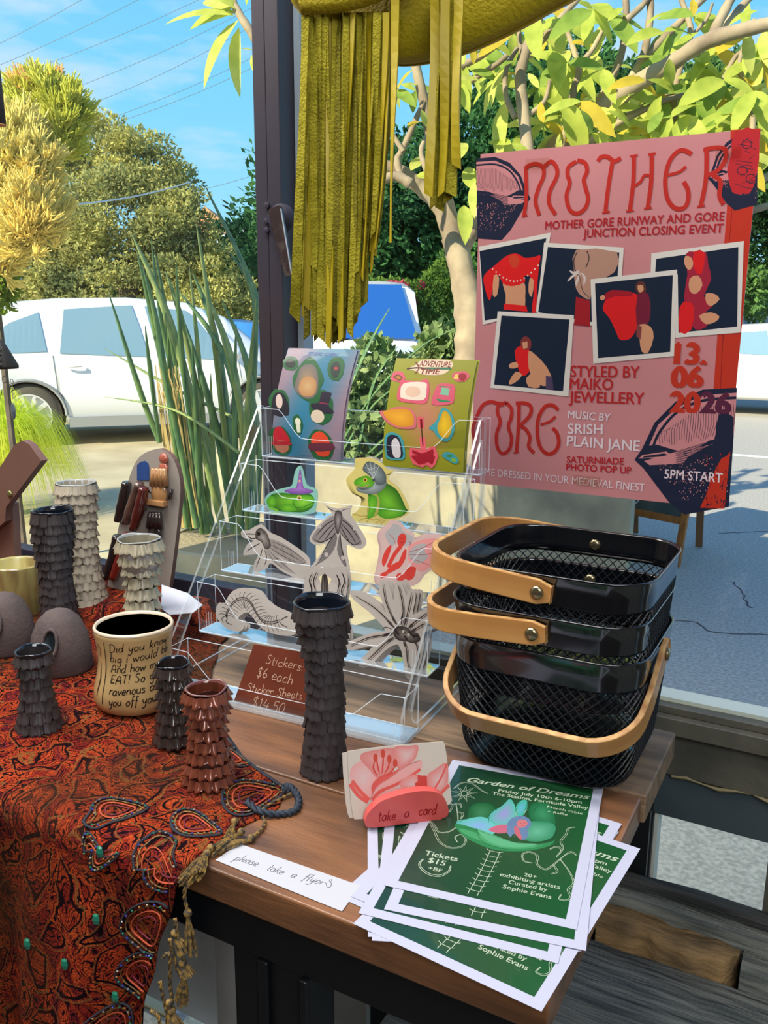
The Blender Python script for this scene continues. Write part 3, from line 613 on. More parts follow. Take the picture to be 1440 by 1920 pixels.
# ------------------------------------------------------------------ ornamental grass
gr0 = aZ(16, 965, GZ)
og = tag(thing('grass_tussock', gr0, 'bright lime green ornamental grass tussock outside at the left', 'grass'))
def blades(name, parent, c, n, L, R_, m, seed, droop=1.0, w=.003, ang=None):
    q = random.Random(seed); mb = MB()
    for i in range(n):
        a = q.uniform(0, 2*pi); t = q.uniform(.05, 1)**.6; l = L*q.uniform(.7, 1.1); d = Vector((cos(a), sin(a), 0)); s_ = Vector((-sin(a), cos(a), 0))*w
        p0 = c+d*.06*t; prev = None
        pts = [p0, p0+d*R_*t*.35+Vector((0, 0, l*.62)), p0+d*R_*t*.9+Vector((0, 0, l*(.95-.3*droop*t))), p0+d*R_*t*1.35+Vector((0, 0, l*(.85-.75*droop*t)))]
        P = catmull([tuple(x) for x in pts], 3)
        v = []
        for k, x in enumerate(P): f = 1-(k/(len(P)-1))**2*.85; v += [Vector(x)-s_*f, Vector(x)+s_*f]
        mb.add(v, [(2*k, 2*k+2, 2*k+3, 2*k+1) for k in range(len(P)-1)])
    o = mk(name, mb, m, parent); o['kind'] = 'stuff'; return o
m_lime = leafmat('lime_grass', (244, 246, 100), (214, 232, 70), 3, .5)
blades('blades', og, gr0, 2600, 1.0, .46, m_lime, 5, .95)
# ------------------------------------------------------------------ the grey-barked tree with big pale leaves
m_fb = mat('pale_tree_bark', (176, 158, 128), .8, col2=(130, 112, 92), ns=5, nd=8, bump=.35, bs=24)
DT = 4.95
ft = tag(thing('broad_leaf_tree', Vector((aD(880, 890, DT).x, aD(880, 890, DT).y, bz-.06)), 'pale barked tree with candelabra branches and lime leaves in the raised garden bed', 'tree'))
def branch(pts, w, d0=DT, d1=None, name='branch'):
    k = len(pts); d1 = d0 if d1 is None else d1
    w = w if hasattr(w, '__len__') else [w, w*.85]
    P = []
    for i, (x, y) in enumerate(pts):
        t = i/(k-1); d = d0+(d1-d0)*t; P.append((*aD(x, y, d), (w[0]+(w[-1]-w[0])*t if len(w) != k else w[i])*d/F/2))
    P = catmull(P, 6); j = [1+.05*sin(i*1.9)+.03*sin(i*4.1) for i in range(len(P))]
    return mk(name, MB().tube([p[:3] for p in P], [p[3]*q for p, q in zip(P, j)], 12), m_fb, ft, smooth=True)
branch([(884, 905), (878, 720), (884, 620), (868, 520), (850, 445)], [66, 60, 62, 48, 46], name='trunk')
branch([(872, 600), (895, 545), (925, 500), (960, 440)], [34, 22])
branch([(858, 480), (830, 395), (790, 352), (750, 322), (705, 300), (670, 240)], [42, 34, 30, 26, 20, 15], DT, DT-.2)
branch([(856, 470), (842, 400), (815, 300), (800, 215), (779, 120), (770, 60)], [40, 30, 22, 20, 18, 14], DT, DT-.3)
branch([(865, 470), (905, 402), (960, 360)], [30, 24]); branch([(862, 460), (930, 375), (1031, 281), (1110, 221), (1174, 169), (1256, 120), (1331, 75), (1440, 45), (1520, 25)], [38, 36, 34, 33, 34, 30, 30, 25, 22], DT, DT-1.0)
for P, w in [(((752, 335), (745, 300), (755, 280), (786, 210), (795, 190)), [14, 9]), (((756, 284), (735, 250), (720, 215), (745, 165)), [10, 6]), (((815, 355), (790, 290), (800, 255)), [12, 8]),
 (((992, 300), (977, 169), (980, 116), (1009, 34), (1015, -20)), [24, 18]), (((980, 118), (972, 50), (975, 20)), [10, 7]), (((992, 104), (1039, 49), (1085, -4)), [14, 11]), (((1050, 285), (1076, 169), (1084, 124), (1057, 41)), [15, 9]),
 (((1084, 122), (1110, 94), (1140, 37)), [11, 8]), (((1087, 240), (1140, 161), (1166, 97), (1174, 34), (1172, -20)), [15, 12]), (((1174, 38), (1207, 7), (1225, -20)), [12, 10]), (((1181, 150), (1207, 101), (1219, 30), (1219, -20)), [15, 13]),
 (((1209, 108), (1275, 41), (1330, -14)), [15, 13]), (((1331, 78), (1350, 37), (1380, -20)), [21, 17]), (((1340, 66), (1402, 0), (1420, -20)), [15, 13]), (((1264, 275), (1262, 187), (1275, 127), (1294, 67), (1290, 34), (1272, -14)), [17, 9]),
 (((1294, 70), (1324, 37), (1336, 6)), [8, 5]), (((1080, 282), (1170, 225), (1252, 187), (1324, 172), (1357, 150)), [13, 9]), (((1110, 272), (1175, 218), (1252, 176)), [12, 9]), (((1410, 280), (1410, 187), (1391, 146), (1387, 112), (1414, 37)), [12, 8]),
 (((1410, 300), (1425, 250), (1450, 200)), [15, 12]), (((1395, 400), (1440, 386), (1480, 380)), [13, 12]), (((1400, 358), (1440, 330), (1480, 300)), [15, 13]), (((863, 165), (932, 120), (960, 95)), [11, 9]), (((863, 125), (910, 100), (945, 71)), [15, 9]),
 (((966, 220), (949, 180), (949, 131), (970, 90)), [12, 8]), (((985, 220), (1020, 191), (1031, 150)), [11, 7]), (((1018, 192), (1050, 190), (1064, 170)), [8, 6]), (((1060, 260), (1060, 200), (1064, 120)), [8, 5]), (((1100, 280), (1150, 240), (1180, 180)), [8, 6]), (((700, 300), (722, 270), (745, 170)), [10, 6]),
 (((705, 345), (740, 330), (770, 345)), [16, 20]), (((1355, 152), (1385, 100), (1430, 90), (1450, 80)), [9, 7])]:
    branch(P, w, DT-rnd.uniform(.2, .5))
def leafmesh(name, m, w=.19, fold=.25):
    n = 7; mb = MB(); P = []
    for i in range(n+1):
        t = i/n; h = w*(sin(pi*min(1, t**.85))**.75)*(1 if t < .9 else .8)+(.008 if i in (0,) else 0); z = -.28*t*t
        P.append([(t, -h, z+h*fold), (t, -h*.5, z+h*fold*.4), (t, 0, z), (t, h*.5, z+h*fold*.4), (t, h, z+h*fold)])
    mb.grid(P); me = bpy.data.meshes.new(name); me.from_pydata(mb.v, [], mb.f); me.materials.append(m); me.polygons.foreach_set('use_smooth', [True]*len(mb.f)); return me
lm = [leafmesh('leaf', leafmat('lime_leaf', (204, 212, 96), (176, 192, 80), 3, .5)), leafmesh('leaf', leafmat('pale_leaf', (226, 226, 120), (196, 204, 96), 3, .5), .16), leafmesh('leaf', leafmat('green_leaf', (156, 180, 80), (130, 158, 66), 3, .45), .2), leafmesh('leaf', leafmat('golden_leaf', (222, 196, 70), (206, 180, 66), 3, .5), .17)]  # sunlight on some leaves is put into the lime and pale colours
def leaf(x0, y0, x1, y1, d, k=0, tw=None):
    a = aD(x0, y0, d); b = aD(x1, y1, d+rnd.uniform(-.12, .12)); X = (b-a); L = X.length; X.normalize()
    up = Vector((rnd.uniform(-.5, .5), -.75, .55)) if tw is None else Vector(tw); Yv = up.cross(X).normalized(); Zv = X.cross(Yv)
    o = bpy.data.objects.new('leaf', lm[k]); COL.objects.link(o); o.parent = ft
    o.matrix_local = Matrix.Translation(a-ft.location) @ Matrix((X, Yv, Zv)).transposed().to_4x4() @ Matrix.Scale(L*1.06, 4)
for q in [(447, 38, 362, 132, 1), (448, 52, 428, 168, 1), (452, 92, 490, 90, 1), (440, 30, 316, 8, 1), (440, 24, 350, 30, 0), (452, 20, 400, -20, 1), (462, 10, 470, -40, 0), (475, 100, 478, 135, 1), (436, 16, 372, -15, 1)]: leaf(*q[:4], 4.2, q[4])
branch([(500, 110), (470, 60), (440, 10), (430, -30)], [17, 14], 4.2)
# individual leaves that read clearly, then whorls on the branch ends
for q in [(949, 190, 922, 290, 1), (870, 385, 875, 440, 0), (885, 355, 875, 300, 0), (890, 340, 880, 400, 1), (1010, 60, 1075, 22, 0), (1140, 35, 1115, -15, 0), (1140, 35, 1080, 15, 0), (1142, 35, 1225, 42, 2), (1145, 36, 1195, 75, 2), (1280, 20, 1215, 20, 0), (1420, 20, 1370, 32, 0),
 (1300, 110, 1385, 150, 0), (1310, 60, 1255, 85, 0), (1420, 170, 1415, 105, 1), (1415, 185, 1330, 162, 1), (1412, 200, 1320, 190, 3), (1300, 260, 1325, 200, 0), (1390, 240, 1310, 225, 0), (1060, 190, 1100, 290, 0), (1040, 250, 1045, 180, 0), (1150, 205, 1195, 228, 0), (985, 110, 1040, 140, 0), (975, 115, 930, 118, 2), (945, 130, 912, 182, 1), (940, 130, 895, 200, 1),
 (1070, 80, 1115, 78, 3), (1040, 130, 1050, 220, 0), (1030, 95, 1065, 170, 0), (1190, 110, 1265, 95, 0), (1240, 180, 1205, 260, 0), (1235, 195, 1170, 160, 0), (1345, 165, 1280, 165, 3), (1330, 180, 1250, 150, 2), (1430, 60, 1440, 115, 1), (1420, 80, 1390, 120, 0), (745, 165, 700, 115, 3), (740, 170, 775, 185, 2), (745, 172, 760, 128, 3),
 (1100, 130, 1160, 165, 0), (1110, 100, 1060, 150, 0), (1135, 280, 1190, 262, 0), (1180, 270, 1240, 250, 0), (790, 205, 812, 255, 1), (765, 240, 790, 215, 3), (770, 320, 800, 280, 1), (780, 330, 830, 325, 0), (860, 300, 870, 250, 1), (1440, 310, 1395, 330, 0), (1440, 300, 1400, 280, 1), (820, 110, 815, 165, 0), (840, 100, 880, 170, 0)]:
    leaf(*q[:4], DT-rnd.uniform(.25, .6), q[4])
for (x, y, n, r) in [(1055, 40, 6, 75), (1010, 165, 5, 70), (1064, 118, 6, 70), (1140, 40, 4, 75), (1180, 180, 6, 75), (1232, 176, 5, 70), (1300, 30, 5, 75), (1357, 150, 7, 80), (1415, 170, 7, 85), (1400, 60, 5, 80), (1290, 215, 7, 80), (1340, 225, 7, 80), (1390, 250, 6, 75), (1110, 250, 6, 70), (1050, 250, 6, 65), (1215, 250, 5, 70), (870, 120, 5, 60), (905, 90, 5, 65), (960, 60, 6, 65),
 (1430, 110, 6, 80), (1245, 60, 3, 65), (1440, 230, 5, 80), (745, 160, 3, 50), (960, 270, 4, 55), (1255, 110, 3, 60), (1180, 240, 6, 70), (1020, 230, 6, 70), (1090, 190, 5, 70), (1130, 130, 4, 60), (1150, 210, 6, 75), (1210, 150, 5, 70), (1260, 220, 6, 80), (1310, 180, 6, 75), (1370, 210, 7, 80), (1340, 90, 4, 70), (1430, 190, 6, 85), (930, 150, 5, 65), (1000, 30, 5, 70), (890, 60, 5, 70), (1110, 20, 5, 75), (850, 150, 4, 60), (780, 170, 3, 50), (1270, 260, 6, 80), (1400, 290, 6, 80)]:
    a0 = rnd.uniform(0, 6)
    for i in range(n):
        a = a0+2*pi*i/n+rnd.uniform(-.35, .35); l = r*rnd.uniform(.75, 1.1); leaf(x, y, x+cos(a)*l, y+sin(a)*l*.8+10, DT-rnd.uniform(0, .8), rnd.choice((0, 0, 1, 2, 3, 0)))
# low shrub with round pale leaves and thin spear blades in the bed
bs_ = tag(thing('bed_shrub', Vector((aD(700, 860, 5.1).x, aD(700, 860, 5.1).y, bz-.06)), 'pale green bushy shrub with thin blades at the near left of the garden bed', 'shrub'))
cloud('foliage', bs_, leafmat('sage_leaf', (176, 190, 130), (96, 130, 70), 5, .3), [cl(*q) for q in ((680, 780, 5.1, .22, .2, .12), (640, 740, 5.2, .2), (700, 700, 5.2, .2), (600, 790, 5.2, .2), (740, 760, 5.2, .18), (820, 645, 5.3, .13), (845, 660, 5.3, .12), (800, 690, 5.3, .12), (860, 700, 5.3, .16), (655, 830, 5.1, .2, .2, .1))], 3800, .035, 31, lw=.7)
cloud('deep_foliage', bs_, leafmat('dark_leaf', (60, 90, 60), (34, 58, 44), 5, .2), [cl(*q) for q in ((690, 760, 5.5, .32, .2, .2), (600, 780, 5.5, .3, .2, .25), (780, 740, 5.5, .25, .2, .2), (850, 720, 5.5, .25, .2, .15))], 5000, .04, 32, lw=.6)
for P in (((730, 578), (690, 650), (640, 760)), ((860, 615), (790, 650), (700, 740), (640, 830)), ((790, 690), (700, 760), (640, 850)), ((600, 700), (660, 780), (700, 850)), ((745, 650), (700, 720), (670, 850)), ((880, 755), (780, 800), (700, 860)), ((830, 830), (760, 800), (690, 850)), ((560, 760), (620, 800), (680, 850))):
    Q = [Vector(p) for p in catmull([tuple(aD(x, y, 4.95)) for x, y in P], 6)]; k = len(Q)
    mk('blade', MB().tube(Q, [.004+.016*min(1, j/(k-1)*1.8) for j in range(k)], 6, flat=.4), m_spear, bs_, smooth=True)
# ------------------------------------------------------------------ vehicles
m_car = mat('white_car_paint', (235, 236, 236), .25, coat=.6); m_trim = mat('grey_car_trim', (150, 152, 150), .5); m_tyre = mat('tyre_rubber', (90, 84, 72), .85); m_dark = mat('wheel_well', (20, 22, 22), .9)
m_cglass = mat('car_window_glass', (128, 158, 172), .06, spec=.9, coat=.6); m_bglass = mat('blue_windscreen', (40, 90, 160), .05, spec=1, coat=1); m_rim = mat('silver_rim', (225, 225, 225), .35, .2); m_lamp = mat('red_lamp', (180, 30, 30), .3)
def body_at(S, x):
    for i in range(len(S)-1):
        if S[i][0] <= x <= S[i+1][0]:
            t = (x-S[i][0])/(S[i+1][0]-S[i][0]); t2 = t; return [a+(b-a)*t2 for a, b in zip(S[i], S[i+1])]
    return list(S[-1] if x > S[-1][0] else S[0])
def car(name, label, loc, rot, S, wheels, R_, side_glass, doors, wb=.92, ghw=.66, mats=None, group=None, front=None):
    """S: stations (x, sill z, belt z, roof z); side_glass: polygons in (x, t) with t 0 at the belt and 1 at the roof edge"""
    o = tag(thing(name, loc, label, 'car', group, rot, True)); X = sorted(set([s[0] for s in S]+[S[0][0]+(S[-1][0]-S[0][0])*i/90 for i in range(91)]+[w+R_*1.13*cos(a*pi/12) for w in wheels for a in range(13)]))
    def ys(x):
        e = min(1, (x-S[0][0])/.5, (S[-1][0]-x)/.7); return wb*(1-.22*(1-max(0, e))**2)
    def sec(x):
        _, zb, zt, zr = body_at(S, x); w = ys(x); gw = min(w, ghw+.02) if zr-zt > .12 else w*.88
        for xw in wheels:
            q = (R_*1.13)**2-(x-xw)**2
            if q > 0: zb = max(zb, R_+sqrt(q))
        m = min(.62, zt-.02)
        half = [(w*.9, zb-.0), (w*.995, max(zb, min(zb+.08, m))), (w, max(m, zb+.01)), (w*.965, zt), (gw+.02, zr-.09 if zr-zt > .12 else max(zt+.004, zr-.02)), (gw*.86, zr-.015 if zr-zt > .12 else zr), (gw*.45, zr+.006)]
        return half, gw, w, zt, zr
    P = []
    for x in X:
        h = sec(x)[0]; P.append([(x, y, z) for y, z in h]+[(x, -y, z) for y, z in h[::-1]])
    mb = MB().grid(P, close=True); k = len(P[0]); n = len(P); mb.f += [tuple(range(k)), tuple(range((n-1)*k, n*k))[::-1]]; mb.m += [0, 0]
    mk('body', mb, m_car, o, smooth=True)
    for sd in (-1, 1):
        def pt(x, t, off=.012):
            h, gw, w, zt, zr = sec(x); y = w*.965+(gw+.02-w*.965)*t; z = zt+(zr-.09-zt)*t; return (x, sd*(y+off), z)
        for g in side_glass:
            # strip the polygon vertically so it follows the body
            xs = np.linspace(min(p[0] for p in g), max(p[0] for p in g), 14); rows = []
            for x in xs:
                hit = []
                for i in range(len(g)):
                    (xa, ta), (xb, tb_) = g[i], g[(i+1) % len(g)]
                    if xa != xb and min(xa, xb)-1e-6 <= x <= max(xa, xb)+1e-6: hit.append(ta+(tb_-ta)*(x-xa)/(xb-xa))
                if hit: rows.append([pt(x, min(hit)), pt(x, max(hit)), pt(x, max(hit), -.02), pt(x, min(hit), -.02)])
            mk('side_window', MB().grid(rows, close=True), m_cglass, o)
        for x in doors:
            h = sec(x)[0]; mk('door_seam', MB().tube([(x, sd*(h[1][0]+.002), h[1][1]), (x, sd*(h[2][0]+.002), h[2][1]), (x-.03, sd*(h[3][0]+.003), h[3][1])], .005, 4), m_trim, o)
        for x in doors[:-1] if len(doors) > 1 else doors:
            h = sec(x)[0]; mk('door_handle', MB().tube([(x+.1, sd*(h[2][0]+.01), h[3][1]-.13), (x+.14, sd*(h[2][0]+.03), h[3][1]-.125), (x+.24, sd*(h[2][0]+.03), h[3][1]-.12), (x+.28, sd*(h[2][0]+.01), h[3][1]-.12)], .013, 6), m_car, o, smooth=True)
        for xw in wheels:
            c = Vector((xw, sd*(ys(xw)-.11), R_)); ax = (Vector((1, 0, 0)), Vector((0, 0, 1)), Vector((0, sd, 0)))
            wh = mk('wheel', MB().lathe([(.0, -.1), (R_*.9, -.1), (R_, -.06), (R_, .06), (R_*.92, .095), (R_*.7, .1), (R_*.68, .04), (0, .04)], c, 40, axis=ax), m_tyre, o, smooth=True)
            rm = MB().lathe([(R_*.7, .05), (R_*.7, .102), (R_*.66, .102), (R_*.64, .06)], c, 40, axis=ax)
            for i in range(10):
                a = 2*pi*i/10; d = ax[0]*cos(a)+ax[1]*sin(a); rm.bar(c+ax[2]*.085+d*.03, c+ax[2]*.09+d*R_*.67, .05 if i % 2 else .036, .02, up=ax[2])
            rm.lathe([(.05, .07), (.05, .1), (.03, .108), (0, .108)], c, 16, axis=ax); mk('rim', rm, m_rim, wh)
            mk('wheel_arch', MB().tube([(xw+R_*1.14*cos(a*pi/16), sd*(ys(xw)+.004), R_+R_*1.14*sin(a*pi/16)) for a in range(17)], .022, 6), m_trim, o, smooth=True)
            mk('wheel_well', MB().lathe([(R_*1.12, -.2), (R_*1.12, -.19), (0, -.19)], c, 24, axis=ax), m_dark, o)
    return o, sec
SU = [(-2.25, .5, .98, .99), (-2.18, .42, 1.02, 1.2), (-1.95, .34, 1.06, 1.50), (-1.6, .28, 1.07, 1.63), (-1.0, .24, 1.04, 1.69), (-.2, .24, 1.0, 1.71), (.5, .24, .97, 1.66), (.95, .24, .95, 1.50), (1.35, .24, .95, 1.18), (1.5, .25, .96, 1.06), (2.0, .3, .92, .98), (2.3, .4, .8, .84), (2.36, .5, .7, .72)]
rw = aZ(60, 838, GZ); th = atan2(.75, .66); fwd = Vector((cos(th), sin(th), 0)); rt = Vector((sin(th), -cos(th), 0))
cc = rw+fwd*1.38-rt*.86
suv, sec = car('car', 'white hatchback sport utility car parked side-on behind the spear plants', (cc.x, cc.y, GZ), th, SU, (-1.38, 1.32), .36,
 [[(-1.95, .14), (-1.5, .72), (-1.2, .9), (-1.14, .08), (-1.5, .02)], [(-1.0, .05), (-.93, .93), (-.15, 1.0), (-.02, .05)], [(.1, .05), (-.02, 1.0), (.5, .98), (1.02, .05)]], [-1.05, .03, 1.08])
mk('mirror', MB().ball((.98, -1.02, 1.06), (.1, .12, .08), 12, 8), m_car, suv, smooth=True)
mk('side_skirt', MB().box(-.95, -.935, .22, .9, -.86, .34).box(-.95, .86, .22, .9, .935, .34), m_trim, suv)
# upright white van facing the window
VN = [(-2.4, .35, 1.0, 2.0), (-2.2, .3, 1.0, 2.06), (.6, .3, 1.0, 2.06), (1.0, .3, 1.02, 1.98), (1.75, .3, 1.05, 1.12), (2.2, .35, .98, 1.02), (2.3, .45, .9, .92)]
vp = aZ(700, 795, GZ); d_ = (_C-vp); va = atan2(d_.y, d_.x)+.12
van, vsec = car('van', 'white van facing the window with deep blue windscreen behind the sticker stand', (vp.x-cos(va)*2.2, vp.y-sin(va)*2.2, GZ), va, VN, (-1.5, 1.5), .35, [[(-.2, .05), (-.1, .95), (.55, .95), (1.1, .1)]], [-.3, 1.1], wb=.93, ghw=.74)
q0, q1 = vsec(1.0), vsec(1.72)
mk('windscreen', MB().grid([[(1.06+.68*t, y*(.56+.15*t), 1.95+(1.15-1.95)*t+.05) for y in (-1, -.5, 0, .5, 1)] for t in (0, .33, .66, 1)]), m_bglass, van, smooth=True)
mk('wiper', MB().tube([(1.74, -.5, 1.15), (1.6, .1, 1.30)], .01, 4).tube([(1.74, .1, 1.15), (1.6, .65, 1.30)], .01, 4), m_dark, van)
SD = [(-2.2, .45, .9, .95), (-1.9, .35, .95, 1.06), (-1.5, .28, .96, 1.12), (-.9, .25, .96, 1.42), (-.2, .25, .94, 1.46), (.4, .25, .92, 1.42), (1.1, .25, .92, 1.05), (1.9, .3, .85, .92), (2.2, .4, .7, .75)]
rp = aZ(1452, 782, GZ)
sed, _ = car('sedan', 'white sedan with blue tinted windows parked at the far right beyond the poster', (rp.x, rp.y+.9, GZ), .05, SD, (-1.35, 1.35), .33, [[(-1.3, .1), (-.85, .9), (-.25, .95), (-.2, .05)], [(-.1, .05), (-.15, .95), (.4, .92), (.95, .1)]], [-.15, .9])
bc_ = aD(455, 668, 15.5)
blu, _ = car('car', 'bright blue car parked behind the spear plants next to the window post', (bc_.x-.35, bc_.y-.1, GZ), va+pi, SD, (-1.35, 1.35), .33, [[(-1.3, .1), (-.85, .9), (-.25, .95), (-.2, .05)], [(-.1, .05), (-.15, .95), (.4, .92), (.95, .1)]], [-.15, .9])
m_blue = mat('blue_car_paint', (70, 140, 215), .3, coat=.5)
for ch in blu.children:
    if ch.name.split('.')[0] == 'body': ch.data.materials[0] = m_blue
# blue sign board above the van
sg = tag(thing('blue_sign', Vector((aD(765, 594, 17).x, aD(765, 594, 17).y, GZ)), 'small bright blue sign board beside the roof of the white van', 'sign'))
a = aD(765, 594, 17); mk('board', MB().obox(a, (_R, Vector((0, 0, 1)), _fw), (.12, .11, .01)), mat('sign_blue', (40, 140, 225), .5), sg, bevel=.003); mk('pole', MB().tube([(a.x, a.y+.03, GZ), (a.x, a.y+.03, a.z)], .025, 8), m_trim, sg)
# yellow barrier, white railing, house
yb = tag(thing('yellow_barrier', Vector((aD(800, 626, 19).x, aD(800, 626, 19).y, GZ)), 'low yellow barrier block between the van and the tree trunk', 'barrier'))
a = aD(800, 627, 19); mk('block', MB().obox((a.x, a.y, .45), (Vector((.88, .48, 0)), Vector((-.48, .88, 0)), Vector((0, 0, 1))), (.45, .15, .55)), mat('yellow_paint', (235, 205, 90), .6), yb, bevel=.03)
a = aD(1420, 600, 26); hs = tag(thing('timber_house', Vector((a.x, a.y, GZ)), 'pale blue house with white railing and louvres at the far right edge', 'building'))
UX = Vector((.95, .31, 0)); UY = Vector((-.31, .95, 0)); UZ = Vector((0, 0, 1)); hb = Vector((a.x, a.y, 0))
mk('wall', MB().obox(hb+UY*2+UZ*1.1, (UX, UY, UZ), (3, 1.6, 1.2)), mat('pale_blue_boards', (158, 196, 220), .7), hs); mk('roof', MB().obox(hb+UY*2+UZ*2.38, (UX, UY, UZ), (3.3, 2, .09)), mat('cream_roof_edge', (222, 218, 200), .7), hs)
mk('rail', MB().obox(hb+UZ*1.55, (UX, UY, UZ), (3, .04, .04)).obox(hb+UZ*.7, (UX, UY, UZ), (3, .04, .04)), mat('white_rail', (226, 232, 236), .6), hs)
bal = bpy.data.meshes.new('baluster'); q = MB().box(-.035, -.02, 0, .035, .02, .8); bal.from_pydata(q.v, [], q.f); bal.materials.append(MATS['white_rail'])
for i in range(24):
    o = bpy.data.objects.new('baluster', bal); COL.objects.link(o); o.parent = hs; o.location = hb+UX*(-2.9+i*.25)+UZ*.72-hs.location
for i in range(4): mk('window', MB().obox(hb+UY*.38+UX*(-2.2+i*1.4)+UZ*1.2, (UX, UY, UZ), (.45, .03, .4)), m_cglass, hs)
for i in range(4): mk('post', MB().obox(hb+UX*(-2.95+i*1.96)+UZ*1.15, (UX, UY, UZ), (.06, .06, 1.2)), MATS['white_rail'], hs)
a = aD(450, 425, 60); ap = tag(thing('apartment_block', Vector((a.x, a.y, GZ)), 'distant pale apartment block with flat roof seen between the trees', 'building'))
hb = Vector((a.x, a.y, 0)); UX = Vector((.88, .48, 0)); UY = Vector((-.48, .88, 0))
mk('wall', MB().obox(hb+UZ*3.8, (UX, UY, UZ), (2.8, 2, 3.9)), mat('pale_render', (205, 225, 235), .8), ap); mk('roof_slab', MB().obox(hb+UZ*7.75-UX*.3, (UX, UY, UZ), (2.0, 2.1, .18)), mat('grey_slab', (120, 160, 180), .8), ap)
for i in range(5):
    for j in range(3): mk('window', MB().obox(hb-UY*2.02+UX*(-2.2+i*1.1)+UZ*(7-j*1.3), (UX, UY, UZ), (.3, .05, .4)), m_cglass, ap)
a = aD(408, 402, 45); ga = tag(thing('gabled_house', Vector((a.x, a.y, GZ)), 'distant house with terracotta gable peeking past the big round tree', 'building'))
hb = Vector((a.x, a.y, 0)); mk('wall', MB().obox(hb+UZ*2.8, (UX, UY, UZ), (1.4, 1.5, 2.9)), MATS['pale_render'], ga)
mk('roof', MB().prism([(-1.5, 5.7), (1.2, 5.7), (-.35, 7.0)], hb-UY*1.6, UX, UZ, UY*3.2), mat('terracotta_tiles', (214, 150, 100), .8), ga)
# chalkboard sign on the pavement
m_or = mat('orange_varnished_pine', (190, 118, 54), .5, col2=(160, 96, 44), ns=10, stretch=(6, 6, 1)); m_chk = mat('chalkboard', (88, 98, 92), .85, col2=(74, 84, 80), ns=6)
A = aZ(1189, 990, GZ)*.5+aZ(1189, 990, GZ)*.5; Bq = aZ(1268, 1062, GZ)
fc = aD(1268, 1062, (Bq-_C).dot(_fw)); dn = (Bq-_C).dot(_fw)
L0 = aD(1182, 1000, dn+.35); R0 = Bq; L1 = aD(1212, 850, dn+.45); R1 = aD(1298, 880, dn+.1)
cs_ = tag(thing('chalkboard_sign', Vector((Bq.x, Bq.y+.2, GZ)), 'orange framed folding chalkboard sign on the asphalt behind the poster', 'sign'))
L0 = Vector((Bq.x-.46, Bq.y+.18, GZ)); R0 = Vector((Bq.x, Bq.y, GZ)); top = Vector((.05, .23, 1.0)); UXs = (R0-L0).normalized()
L1 = L0+top; R1 = R0+top; nrm = UXs.cross((R1-R0).normalized())
fm = MB()
for a, b in ((L0, L1), (R0, R1), (L0+(L1-L0)*.27, R0+(R1-R0)*.27), (L1, R1)): fm.bar(a, b, .045, .022, up=nrm)
mk('front_frame', fm, m_or, cs_, bevel=.002)
mk('board', MB().grid([[L0+(L1-L0)*.28+(R0-L0)*.03, L0+(L1-L0)*.28+(R0-L0)*.97], [L1+(R0-L0)*.03, L1+(R0-L0)*.97]]).grid([[L0+(L1-L0)*.28+(R0-L0)*.03-nrm*.006, L1+(R0-L0)*.03-nrm*.006], [L0+(L1-L0)*.28+(R0-L0)*.97-nrm*.006, L1+(R0-L0)*.97-nrm*.006]]), m_chk, cs_)
bk = Vector((.04, .58, 0)); fm = MB()
for a, b in ((L0+bk, L1), (R0+bk, R1), (L0+bk+(L1-L0-bk)*.3, R0+bk+(R1-R0-bk)*.3)): fm.bar(a, b, .045, .022, up=(0, 1, 0))
fm.grid([[L0+bk+(L1-L0-bk)*.3, R0+bk+(R1-R0-bk)*.3], [L1, R1]]); mk('rear_frame', fm, mat('shaded_pine', (150, 100, 62), .6), cs_)  # the rear frame's shade is put into this darker pine colour
pr = Print(step=.0003, base=.004); hh = (R1-R0).length
V_ = (R1-R0).normalized(); wdt = (R0-L0).length
pr.hand('you', (.06, .47*hh), (wdt*.9, .47*hh), .07, (215, 222, 215), .012, raw=True); pr.hand('go', (.10, .36*hh), (wdt*.5, .36*hh), .05, (215, 222, 215), .010, raw=True)
pr.mb.v = [tuple(L0+UXs*v[0]+V_*v[1]+nrm*(v[2] if nrm.y < 0 else -v[2])) for v in pr.mb.v]; mk('chalk_writing', pr.mb, ink(), cs_)
# overhead wires with the poles that carry them outside the view
m_wire = mat('wire', (110, 130, 150), .6)
wires = tag(thing('overhead_wire', (-30, 20, GZ), 'thin overhead power lines crossing the blue sky at upper left', 'power line', None))
for (x0, y0, x1, y1) in ((-200, 160, 110, 0), (-200, 190, 230, 0), (-100, 170, 320, 18), (40, 190, 400, 38), (150, 195, 400, 65), (200, 215, 480, 85), (210, 222, 480, 108), (360, 340, 480, 300)):
    a = aD(x0-60, y0+30, 34); b = aD(x1+160, y1-70 if y1 < 300 else y1-45, 34); n = 16
    mk('cable', MB().tube([a+(b-a)*(i/n)-Vector((0, 0, .35*sin(pi*i/n))) for i in range(n+1)], .011, 5), m_wire, wires)
for x, y in ((-420, 200), (560, -260)):
    a = aD(x, y, 34); mk('pole', MB().tube([(a.x, a.y, GZ), (a.x, a.y, a.z+3)], .14, 8).bar((a.x-1.5, a.y, a.z), (a.x+1.5, a.y, a.z), .1, .1), m_bark, wires)
a = aD(95, 388, 9); b = aD(345, 345, 14); sw = tag(thing('service_cable', Vector((a.x, a.y, a.z)), 'pale sagging service cable passing in front of the big round tree', 'cable'))
mk('cable', MB().tube([a+(b-a)*(i/12)-Vector((0, 0, .05*sin(pi*i/12))) for i in range(-6, 14)], .010, 6), mat('pale_cable', (190, 198, 200), .6), sw)
